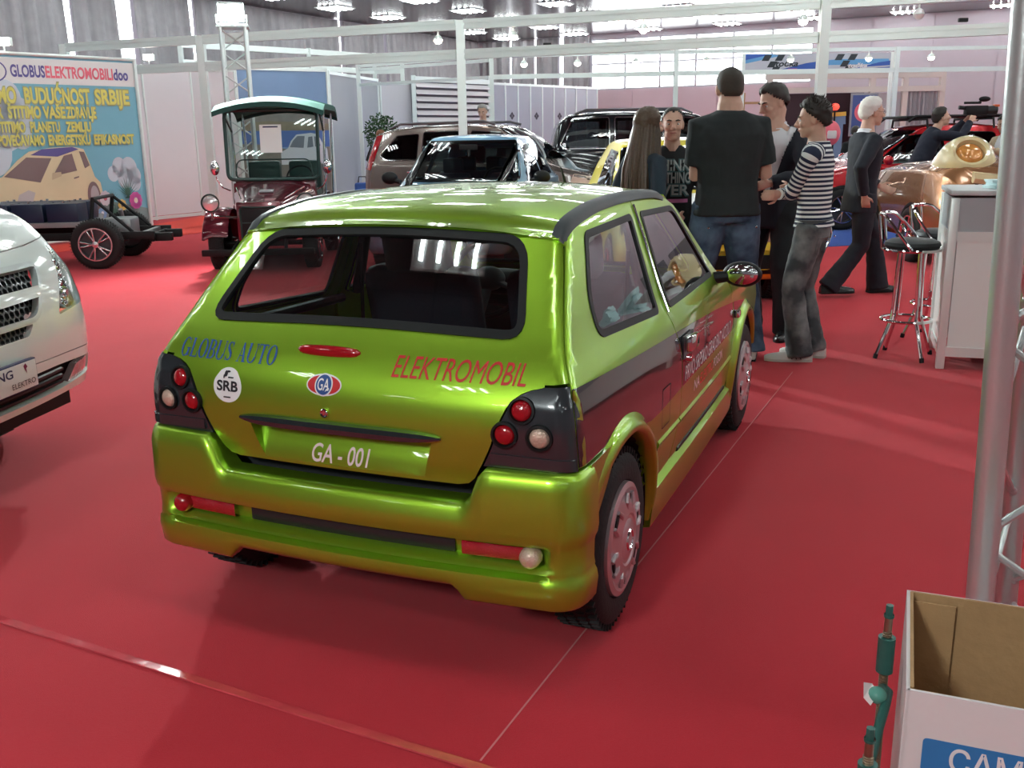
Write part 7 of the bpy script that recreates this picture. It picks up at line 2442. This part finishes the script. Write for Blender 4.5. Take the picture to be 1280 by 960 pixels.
# 2 man in the striped jersey
p = Person('b', (1.93, 6.17, 0), 1.08, 'man with spiky hair in a navy and white striped jersey and grey jeans', 1.63, ((-.085, .03, 18), (.09, -.03, -4)), hands=((.13, .20, .22), (-.10, .22, .20)), elbow=((-.9, -.15, -.3), (.9, -.15, -.3)), yaw=.15, pitch=.12, lean=.02)
p.body(voxel=.006, curl=(.9, .9)); p.hair(m_hair_dk, 'spike', .012)
p.striped_top(m_stripe, ((-.02, .176, .132, 0), (.02, .168, .124, 0), (.08, .154, .110, 0), (.2, .154, .110, 0), (.32, .168, .114, 0), (.40, .174, .112, -.004), (.445, .158, .100, -.010), (.485, .124, .085, -.014), (.52, .088, .074, -.014), (.542, .070, .066, -.014)))
tr = p.trousers(m_jean_g, .094, .098, .080, .97, .008); p.shoes(P('white_leather_trainer', (.78, .80, .76), .45), P('pale_sole', (.6, .6, .55), .6), .30, m_blk)
mb = MB(); mb.loft([ring(p.pel + p.up * z * p.k, .170 * p.b, .124 * p.b, p.up, 28, p.fw) for z in (-.02, .03)], cap=False); mb.build('belt', P('grey_belt', (.05, .055, .06), .5), p.o)
mb = MB(); mb.tube([p.pel + p.rt * x + p.fw * y - p.up * z for x, y, z in ((.13, -.08, .02), (.19, -.08, .08), (.20, -.06, .15), (.17, -.04, .20), (.155, .0, .12))], .006, 6); mb.build('belt_chain', m_chrome, p.o)
for s in (-1, 1):
    patch('back_pocket', tr, p, [(s * .082 - .058, -.085), (s * .082 + .058, -.085), (s * .082 + .054, -.185), (s * .082, -.21), (s * .082 - .054, -.185)], m_jean_g)
    mb = MB(); mb.ell(p.pel + p.rt * (s * .13 * p.k) - p.fw * .12 * p.b - p.up * .10 * p.k, .006); mb.build('rivet', m_chrome, tr)


def suit(p, shirt=True, tie=None, long=-.17):
    if shirt:
        so = p.top(m_shirt, ((.0, .150, .106, 0), (.12, .146, .104, 0), (.22, .150, .106, 0), (.33, .166, .112, .004), (.40, .170, .106, .002), (.445, .150, .092, -.004), (.485, .115, .076, -.012), (.53, .068, .064, -.014)), 'long', .002, arm=.80, name='shirt', cuff=.9)
        collar(p, m_shirt)
    def opening(q, c):
        x, y, z = q.local(c)
        return y > .02 and z > .06 and abs(x + .0) < .012 + .16 * max(0, (z - .08) / .44) ** .9 and z < .60
    j = p.top(m_suit, ((long, .182, .140, 0), (-.08, .178, .134, 0), (.02, .166, .124, 0), (.12, .160, .118, 0), (.22, .166, .120, 0), (.33, .184, .126, .004), (.40, .192, .122, .002), (.445, .178, .108, -.004), (.485, .138, .092, -.012), (.515, .098, .082, -.015)), 'long', .005, 'jacket', 1.1, 1.06, .010, opening)
    # lapels along the opening
    for s in (-1, 1):
        mb = MB(); rr = []
        for i in range(12):
            z = .10 + .36 * i / 11; x = s * (.012 + .16 * max(0, (z - .08) / .44) ** .9); wd = .05 * math.sin(PI * min(1, .25 + i / 12))
            F = hermite([.0, .12, .22, .33, .40, .445, .485, .515], [.124, .118, .120, .130, .124, .104, .080, .067])(z) + .006
            def q(xx): return p.pel + p.rt * (xx * p.k) + p.fw * (F * math.sqrt(max(.05, 1 - (xx / .19) ** 2)) * p.b) + p.up * (z * p.k)
            rr.append([q(x), q(x + s * wd * .5) + p.fw * .006, q(x + s * wd)])
        mb.loft(rr, cap=False, closed=False); mb.build('lapel', m_suit, j, angle=70)
    if tie:
        mb = MB(); rr = []
        for i in range(12):
            z = .46 - .37 * i / 11; F = hermite([.0, .12, .22, .33, .40, .445, .485], [.106, .104, .106, .116, .108, .088, .064])(z) + .012; wd = .012 + .026 * i / 11
            rr.append([p.pel + p.rt * (x * p.k) + p.fw * (F * p.b + dy) + p.up * (z * p.k) for x, dy in ((-wd, 0), (0, .006), (wd, 0))])
        mb.loft(rr, cap=False, closed=False); mb.build('tie', tie, p.o)
    return j


# 3 man in a black suit, looking down
p = Person('c', (1.90, 6.98, 0), 2.46, 'dark-haired man in a black suit and open white shirt looking down', 1.78, ((-.14, .02, 10), (.16, -.02, -12)), hands=((-.10, .30, .16), (.10, .26, .10)), elbow=((-.8, -.6, -.2), (.8, -.6, -.2)), yaw=-.55, pitch=.38, lean=.05)
p.body(voxel=.006, curl=(.7, .5)); p.hair(m_hair_dk, 'short', .016); suit(p); p.trousers(m_blk, .100, .100, .080, 1.0, .006); p.shoes(P('black_shoe_leather', (.012, .012, .014), .25), L=.30)

# 4 white-haired man walking to the right
p = Person('d', (3.17, 8.72, 0), -PI / 2 + .12, 'white-haired man in a navy suit walking to the right past the stools', 1.76, ((-.07, .22, 4), (.08, -.30, -4)), (0, .03), lean=.04, hands=((-.14, .24, .06), (.20, -.06, -.02)), elbow=((-.5, -1, 0), (.5, -1, 0)), pitch=.05)
p.brow = m_hair_wh
p.body(voxel=.007); p.hair(m_hair_wh, 'full', .013); suit(p, tie=P('dark_red_tie', (.16, .02, .05), .6)); p.trousers(m_suit, .098, .100, .080, 1.0, .006); p.shoes(P('black_shoe_leather', (.012, .012, .014), .25), L=.29)
mb = MB()
for x in (-.031, .031): mb.tube([p.hp(x + .019 * math.cos(t), .097, .006 + .014 * math.sin(t)) for t in [2 * PI * q / 16 for q in range(16)]], .0016, 5, closed=True)
for x in (-1, 1): mb.tube([p.hp(x * .052, .095, .008), p.hp(x * .080, .0, .010)], .0016, 5)
mb.tube([p.hp(-.012, .099, .008), p.hp(.012, .099, .008)], .0016, 5); mb.build('spectacles', P('gold_wire', (.5, .4, .25), .25, .9), p.o)

# 5 man facing the camera in a printed black jumper
p = Person('e', (1.10, 6.66, 0), PI - .12, 'young man facing the camera in a black jumper with grey print lettering', 1.615, ((-.10, 0, 10), (.10, 0, -10)), hands=((-.27, .12, -.04), (.27, .10, -.06)), yaw=.02, pitch=.03)
p.body(voxel=.0048, ratio=.5); p.hair(m_hair_dk, 'crop', .007); so = p.top(m_blk, None, 'long', .004, 'jumper'); p.trousers(m_blk, .09, .10, .075); p.shoes(m_blk)
tree = BVHTree.FromPolygons([v.co[:] for v in so.data.vertices], [tuple(q.vertices) for q in so.data.polygons])
def chest(u, v):
    o_ = p.pel + p.rt * (-u) + p.up * v + p.fw * .5
    h = tree.ray_cast(o_, -p.fw); h = h[0] if h[0] is not None else tree.find_nearest(o_ - p.fw * .38)[0]
    return h + p.fw * .0
chest.out = 1
m_prn = P('grey_print', (.40, .46, .46), .8)
m_prd = P('dark_teal_print', (.06, .14, .15), .8)
for s, v, w_ in (('THINK', .335, .24), ('NOTHING', .255, .24), ('EVER', .175, .23)):
    lettering('print_edge', s, chest, m_prd, so, width=w_ * 1.04, height=.072, u0=-w_ * .52, v0=v - .004, bold=.07, lift=.003)
    lettering('print', s, chest, m_prn, so, width=w_, height=.066, u0=-w_ / 2, v0=v, bold=.02, lift=.005)
mb = MB(); mb.add([chest(-.11 + .22 * i / 8, .135 + .012 * e) + p.fw * .004 for i in range(9) for e in (-1, 1)], [(2 * i, 2 * i + 1, 2 * i + 3, 2 * i + 2) for i in range(8)]); mb.build('pink_stripe', P('pink_print', (.60, .20, .42), .8), so, smooth=False)
mb = MB(); rr = [ring(p.wri[0] + (p.elb[0] - p.wri[0]).normalized() * z, .034, .034, p.wri[0] - p.elb[0], 16) for z in (-.005, .02)]; mb.loft(rr, cap=False); mb.build('wristband', m_rub, p.o)

# 6 woman with long brown hair
p = Person('f', (.86, 6.25, 0), -1.02, 'woman with long straight brown hair and a dark teal top seen from behind', 1.60, ((-.08, 0, 8), (.08, 0, -8)), female=True, bulk=.90, sh=.90, hands=((-.18, .16, .10), (.18, .14, .08)), yaw=-.10)
p.body(voxel=.006); p.top(m_navytop, ((-.10, .165, .12, 0), (.0, .155, .112, 0), (.12, .138, .10, 0), (.22, .144, .102, 0), (.33, .164, .118, .008), (.40, .168, .108, .002), (.445, .150, .094, -.006), (.485, .112, .080, -.012), (.52, .08, .07, -.014), (.54, .064, .060, -.014)), 'long', .004, 'top'); p.trousers(m_blk, .075, .098, .068, 1.02); p.shoes(m_blk, L=.24)
hair = p.hair(m_hair_br, 'long', .016)
rnd = random.Random(3)
mb = MB()
for i in range(150):
    a = math.radians(150 + 240 * rnd.random()); u = rnd.random()
    d = Vector((math.cos(a), math.sin(a), 0)); k = .86 + .2 * rnd.random()
    L = .50 + .12 * rnd.random()
    s0 = p.hp(d.x * .070 * k, -.012 + d.y * .095 * k, .055 - .03 * u)
    p1 = p.hp(d.x * .090 * k, -.018 + d.y * .115 * k, -.06); p2 = p.hp(d.x * .10 * k, -.03 + d.y * .13 * k, -.16)
    dd = (p.HR @ d); dd.z = 0
    p3 = p2 + dd * .016 + V(rnd.uniform(-.02, .02), rnd.uniform(-.02, .02), -L * .45); p4 = p3 + dd * .008 + V(rnd.uniform(-.012, .012), rnd.uniform(-.012, .012), -L * .42)
    mb.tube([s0, p1, p2, (p2 + p3) / 2 + dd * .012, p3, p4], [.012, .015, .015, .014, .012, .003], 6, flat=.45)
x_ = mb.build('long_hair', m_hair_br, p.bo); x_['kind'] = 'stuff'
mb = MB(); mb.box(p.hp(-.045, -.065, .075), (.055, .012, .010), rot=p.HR @ Matrix.Rotation(.5, 3, 'Z') @ Matrix.Rotation(.35, 3, 'Y'), bev=.003); mb.build('hair_clip', m_chrome, p.bo)

# 7 cameraman leaning over the bronze car
p = Person('g', (5.50, 13.05, 0), -PI / 2 - .05, 'dark-haired cameraman in a dark jacket leaning over the bronze car with a video camera', 1.78, ((-.12, .10, 6), (.12, -.22, -6)), (0, 0), lean=.42, hands=((-.16, .34, .80), (.08, .32, .78)), elbow=((-.7, .5, -1), (.8, .5, -1)), pitch=-.12)
p.body(voxel=.007, curl=(.9, .9)); p.hair(m_hair_dk, 'full', .013)
j = p.top(P('dark_navy_jacket', (.010, .013, .028), .85), ((-.12, .172, .13, 0), (0, .165, .12, 0), (.12, .160, .116, 0), (.24, .166, .118, 0), (.33, .182, .124, 0), (.40, .186, .118, 0), (.445, .172, .104, -.008), (.485, .135, .090, -.014), (.52, .095, .08, -.016), (.545, .085, .078, -.016)), 'long', .006, 'jacket', 1.1, 1.08)
p.trousers(m_blk, .095, .1, .08); p.shoes(m_blk)
c = (p.wri[0] + p.wri[1]) / 2 + V(0, .09, .075)
vc = empty('video_camera', p.o.matrix_basis @ c if False else (Matrix.Translation(p.o.location) @ Matrix.Rotation(-PI / 2 - .05, 4, 'Z')) @ c, -PI / 2 - .05, 'black video camera with a lens hood and orange mark held up by the cameraman', 'camera')
b = MB(); b.box((0, .0, .06), (.11, .28, .12), bev=.015); b.box((0, -.05, .155), (.03, .22, .03), bev=.01); bd = b.build('camera_body', m_rub, vc)
b = MB(); b.lathe([(.045, .13), (.055, .16), (.062, .26), (.055, .26), (.04, .2), (.0005, .19)], (0, 0, .06), (0, 1, 0), 22); b.build('lens', m_trim, vc)
b = MB(); b.ell((0, .10, .20), (.035, .075, .035)); b.cyl((0, .02, .16), (0, .08, .19), .01); b.build('microphone', m_rub, vc)
b = MB(); b.box((.0, .255, .115), (.09, .06, .03), bev=.008); b.build('orange_mark', P('orange_plastic', (.75, .16, .05), .5), vc)
b = MB(); b.box((-.06, .04, .07), (.012, .12, .05), bev=.004); b.build('white_label', m_white, vc)
b = MB(); b.cyl((0, -.14, .09), (0, -.22, .10), .026); b.build('viewfinder', m_rub, vc)

# 8 person behind the camera in white and cream
p = Person('h', (6.62, 13.15, 0), PI / 2 + .3, 'person in a cream jacket and white shirt half hidden behind the video camera', 1.62, hands=((-.10, .28, .36), (.12, .26, .34)), lean=.10, pitch=.3)
p.body(voxel=.008); p.hair(m_hair_dk, 'short', .014); p.top(m_shirt, None, 'long', .004, 'shirt', arm=.85)
p.top(P('cream_jacket_cloth', (.48, .38, .26), .8), ((-.12, .178, .132, 0), (0, .168, .122, 0), (.12, .162, .118, 0), (.24, .168, .12, 0), (.33, .187, .126, 0), (.40, .190, .120, 0), (.445, .174, .106, -.008), (.485, .135, .090, -.014), (.515, .098, .08, -.015)), 'long', .006, 'jacket', 1.1, 1.08, .010, lambda q, c: q.local(c)[1] > .02 and abs(q.local(c)[0]) < .075)
p.trousers(m_blk); p.shoes(m_blk)

# 9 grey-haired man in a white shirt behind the cars, 10 person by the bush
st = empty('display_step', (-.46, 18.3, 0), -.3, 'low grey step behind the people carrier, under the grey-haired man', 'platform')
b = MB(); b.box((0, 0, .09), (1.0, .7, .18), bev=.01); b.build('step_base', P('step_grey', (.25, .25, .27), .6), st)
p = Person('i', (-.46, 18.30, .181), PI + .35, 'grey-haired man in a white shirt looking down behind the parked cars', 1.84, hands=((-.18, .28, .16), (.18, .28, .14)), lean=.04, yaw=-.55, pitch=.35)
p.body(voxel=.009); p.hair(m_hair_gr, 'short', .014); p.top(m_shirt, None, 'long', .005, 'shirt'); p.trousers(m_blk); p.shoes(m_blk)
p = Person('j', (-2.55, 19.6, 0), -.35, 'auburn-haired person in black seen from behind beside the potted bush', 1.60, hands=((-.2, .22, .12), (.2, .22, .12)), lean=.14, pitch=.3)
p.body(voxel=.010); p.hair(P('auburn_hair', (.16, .06, .025), .5, vary=.3, vscale=80), 'full', .022); p.top(m_blk, None, 'long', .005, 'jacket'); p.trousers(m_blk); p.shoes(m_blk)

# far visitors, a few pixels each
for (x, y, rz, H, hm, tm, lb, ln) in ((3.75, 20.9, PI / 2 + .3, 1.76, m_hair_dk, m_blk, 'dark-haired visitor in black far behind, just left of the broad man', .05), (4.25, 21.6, PI / 2 - .2, 1.70, m_hair_dk, P('grey_cloth', (.16, .14, .15), .85), 'second far visitor overlapping the dark-haired one left of the broad man', 0),
                                      (3.0, 19.68, PI, 1.62, m_hair_dk, P('far_pink_cloth', (.30, .16, .18), .85), 'small far visitor just right of the woman\'s head', 0), (3.10, 20.6, PI + .5, 1.62, m_hair_dk, m_blk, 'far visitor in black beside the thin post behind the young man', 0),
                                      (5.35, 20.2, .6, 1.66, m_hair_dk, m_blk, 'visitor in a black hood bending beside the wooden ladder', .25), (6.15, 17.6, -.4, 1.52, m_hair_dk, m_blk, 'dark-haired visitor behind the red car, only the head showing', 0), (4.75, 22.2, PI, 1.78, m_hair_dk, m_blk, 'far visitor whose head shows right beside the broad man\'s neck', 0)):
    p = Person('v', (x, y, 0), rz, lb, H, lean=ln, pitch=ln, group='far visitors')
    p.body(voxel=.013, ratio=.5); p.hair(hm, 'short', .014); p.top(tm, None, 'long', .004, 'jacket', voxel=.016); p.trousers(m_blk); p.shoes(m_blk)
# ------------------------------------------------------------------ foreground: box, lattice post, jack screws; potted bush and odds and ends
m_box = P('white_carton', (.74, .69, .70), .7, vary=.02, vscale=60)
m_kraft = P('kraft_board', (.42, .25, .12), .85, vary=.12, vscale=20, bump=.3, bscale=40)
bxp = empty('cardboard_box', (.650, 1.42, 0), -.385, 'open white cardboard box with a blue label at the bottom right corner', 'box')
W_, D_, Z0, Z1, T_ = .62, .38, .02, .55, .006
def wall(name, c, s, m, par=None): b = MB(); b.box(c, s); return b.build(name, m, par or bxp, smooth=False)
wall('front_wall', (W_ / 2, 0, (Z0 + Z1) / 2), (W_, T_, Z1 - Z0), m_box); wall('back_wall', (W_ / 2, D_, (Z0 + Z1) / 2), (W_, T_, Z1 - Z0), m_box)
lw = wall('left_wall', (0, D_ / 2, (Z0 + Z1) / 2), (T_, D_ + T_, Z1 - Z0), m_box); wall('right_wall', (W_, D_ / 2, (Z0 + Z1) / 2), (T_, D_ + T_, Z1 - Z0), m_box)
wall('lining', (W_ / 2, D_ - .006, (Z0 + Z1) / 2 + .002), (W_ - .01, .006, Z1 - Z0), m_kraft); wall('lining', (.006, D_ / 2, (Z0 + Z1) / 2 + .002), (.006, D_ - .012, Z1 - Z0), m_kraft)
wall('lining', (W_ / 2, .006, (Z0 + Z1) / 2 - .001), (W_ - .01, .006, Z1 - Z0 - .004), m_kraft); wall('lining', (W_ - .006, D_ / 2, (Z0 + Z1) / 2), (.006, D_ - .012, Z1 - Z0), m_kraft)
wall('box_base', (W_ / 2, D_ / 2, .01), (W_, D_, .02), m_kraft)
wall('inner_flap', (.05, D_ - .022, Z1 - .14), (.075, .004, .26), m_kraft)
def BF(u, v): return Vector((u, -T_ / 2 - .0008, v))
BF.out = 1
m_lab = P('label_blue', (.03, .20, .50), .5)
surf_panel('label', round_poly([(.030, .405), (.56, .405), (.56, .468), (.030, .468)], .008), [], BF, m_lab, bxp, .3, .0005, 0, rim=False)
lettering('label_lettering', 'САМО ЗА МАШ', BF, P('label_white', (.80, .80, .82), .5), bxp, width=.36, height=.040, u0=.072, v0=.417, bold=.014, lift=.002)
def BL(u, v): return Vector((-T_ / 2 - .0008, u, v))
BL.out = -1
lettering('side_print', 'STARPLAST', BL, P('grey_ink', (.20, .20, .24), .6), lw, width=.10, height=.010, u0=.30, v0=.44, flip=True, lift=.001) if False else None
b = MB(); b.add([BL(.19, .40), BL(.198, .40), BL(.198, .48), BL(.19, .48)], [(0, 1, 2, 3)]); b.add([BL(.204, .42), BL(.209, .42), BL(.209, .49), BL(.204, .49)], [(0, 1, 2, 3)]); x_ = b.build('side_print', P('grey_ink', (.20, .20, .24), .6), lw, smooth=False); x_['kind'] = 'stuff'

# near lattice post
lp = empty('lattice_post', (1.073, 2.0, 0), -.20, 'thick silver lattice post close to the camera at the right edge', 'post')
lp.rotation_euler.y = -.030
b = MB(); b.box((.12, .12, .012), (.42, .42, .012), bev=.003); b.build('base_plate', m_truss, lp)
for q in ((0, 0), (.27, .02), (.13, .26)):
    b = MB(); b.cyl((q[0], q[1], .012), (q[0], q[1], 3.2), .030, n=24); b.build('chord', m_truss, lp)
for i in range(13):
    z0 = .10 + i * .235
    for a, c in (((0, 0), (.27, .02)), ((.27, .02), (.13, .26)), ((.13, .26), (0, 0))):
        if i % 2: a, c = c, a
        b = MB(); b.cyl((a[0], a[1], z0), (c[0], c[1], z0 + .205), .0085, n=10); b.ell((a[0] * .92 + c[0] * .08, a[1] * .92 + c[1] * .08, z0 + .018), (.014, .014, .016), nu=8, nv=6); b.build('brace', m_truss, lp)

# green screw jack stand between box and post
m_grn = P('green_enamel', (.03, .13, .11), .35, .2, vary=.2, vscale=40)
m_bolt = P('threaded_steel', (.30, .24, .17), .35, .85)
sj = empty('screw_jack', (.712, 1.665, 0), 0, 'dark green screw jack stand with threaded rods beside the cardboard box', 'jack')
def rod(x, y, z0, z1, r=.0075):
    b = MB(); b.cyl((x, y, z0), (x, y, z1 - .022), r, n=14)
    n = int((z1 - z0 - .05) / .0045)
    pts = []
    for i in range(n * 8): t = i / 8 * 2 * PI; pts.append((x + (r + .0005) * math.cos(t), y + (r + .0005) * math.sin(t), z0 + .0045 * i / 8))
    b.tube(pts, .0016, 4)
    o = b.build('threaded_rod', m_bolt, sj)
    b = MB(); b.cyl((x, y, z1 - .022), (x, y, z1), r * .98, n=6); b.lathe([(r * 1.25, z1 - .025), (r * 1.3, z1 - .022), (r * 1.25, z1 - .019)], (x, y, 0), (0, 0, 1), 16); b.build('rod_head', m_grn, o, smooth=False)
    b = MB(); b.cyl((x, y, 0), (x, y, .012), .022, n=18); b.build('foot_pad', m_grn, o)
rod(0, 0, .012, .575)
b = MB(); b.cyl((0, 0, .435), (0, 0, .508), .016, n=24); b.build('sleeve', m_grn, sj)
q = Vector((-.132, -.278, 0))
rod(q.x, q.y, .012, .50)
b = MB(); b.cyl((q.x, q.y, .36), (q.x, q.y, .433), .016, n=24); b.build('sleeve', m_grn, sj)
b = MB(); b.tube([(0.0, -.0, .40), (-.01, -.05, .42), (-.035, -.10, .425), (-.065, -.15, .41), (-.10, -.21, .38), (q.x, q.y, .37)], .009, 12); b.build('yoke_arm', m_grn, sj)
b = MB(); b.ell((-.045, -.085, .437), (.017, .017, .016)); b.build('ball_knob', P('jade_knob', (.10, .32, .26), .25), sj)
b = MB(); b.add([(-.068, -.075, .458), (-.05, -.07, .452), (-.045, -.09, .442), (-.062, -.10, .425), (-.072, -.09, .435)], [(0, 1, 2, 3, 4)]); b.build('plastic_scrap', P('clear_scrap', (.7, .6, .6), .2), sj, smooth=False)

# potted bush far left
pb = empty('potted_bush', (-2.72, 21.4, 0), 0, 'round dark green potted bush behind the black-clad person', 'plant')
b = MB(); b.lathe([(.0005, .0), (.17, 0), (.22, .38), (.24, .40), (.20, .40), (.0005, .37)], n=24); b.build('pot', P('pot_brown', (.16, .08, .05), .6), pb)
b = MB(); b.tube([(0, 0, .36), (.01, .0, .8), (0, 0, 1.35)], .025, 8); b.build('trunk', P('bark', (.12, .08, .05), .9), pb)
b = MB(); rnd = random.Random(11)
for i in range(900):
    z = rnd.uniform(-1, 1); t = rnd.random() * 2 * PI; r = .36 * (rnd.random() ** .25); s = math.sqrt(1 - z * z)
    c = Vector((s * math.cos(t) * r, s * math.sin(t) * r, 1.55 + z * r * 1.1)); d = Vector((rnd.uniform(-1, 1), rnd.uniform(-1, 1), rnd.uniform(-.6, 1))).normalized(); u = d.cross(Vector((rnd.random(), rnd.random(), .3))).normalized()
    b.add([c, c + d * .045 + u * .018, c + d * .09, c + d * .045 - u * .018], [(0, 1, 2, 3)])
x_ = b.build('foliage', P('bush_leaf', (.03, .09, .025), .5, vary=.4, vscale=8), pb, smooth=False); x_['kind'] = 'stuff'

# small items left of the people carrier and the low display step behind the green roof
for i, (x, y, c, lb) in enumerate(((-3.05, 20.5, (.04, .12, .42), 'blue folding bag on the floor by the grey stand wall'), (-2.55, 20.9, (.35, .06, .06), 'dark red bag on the floor by the grey stand wall'))):
    o = empty('carry_bag', (x, y, 0), .4 * i, lb, 'bag')
    b = MB(); b.box((0, 0, .28), (.32, .2, .56), bev=.05); b.build('bag_body', P('bag_%d' % i, c, .6), o)
    b = MB(); b.tube([(-.09, 0, .55), (-.07, 0, .68), (.07, 0, .68), (.09, 0, .55)], .012, 6); b.build('bag_handle', m_rub, o)
st = empty('display_step', (1.78, 13.0, 0), -.3, 'low display step with red top and blue side behind the green roof', 'platform')
b = MB(); b.box((0, 0, .44), (.85, .5, .88)); b.build('step_base', P('step_blue', (.05, .10, .36), .6), st, smooth=False)
b = MB(); b.box((0, 0, .905), (.87, .52, .05)); b.build('step_top', P('step_red', (.50, .04, .06), .6), st, smooth=False)
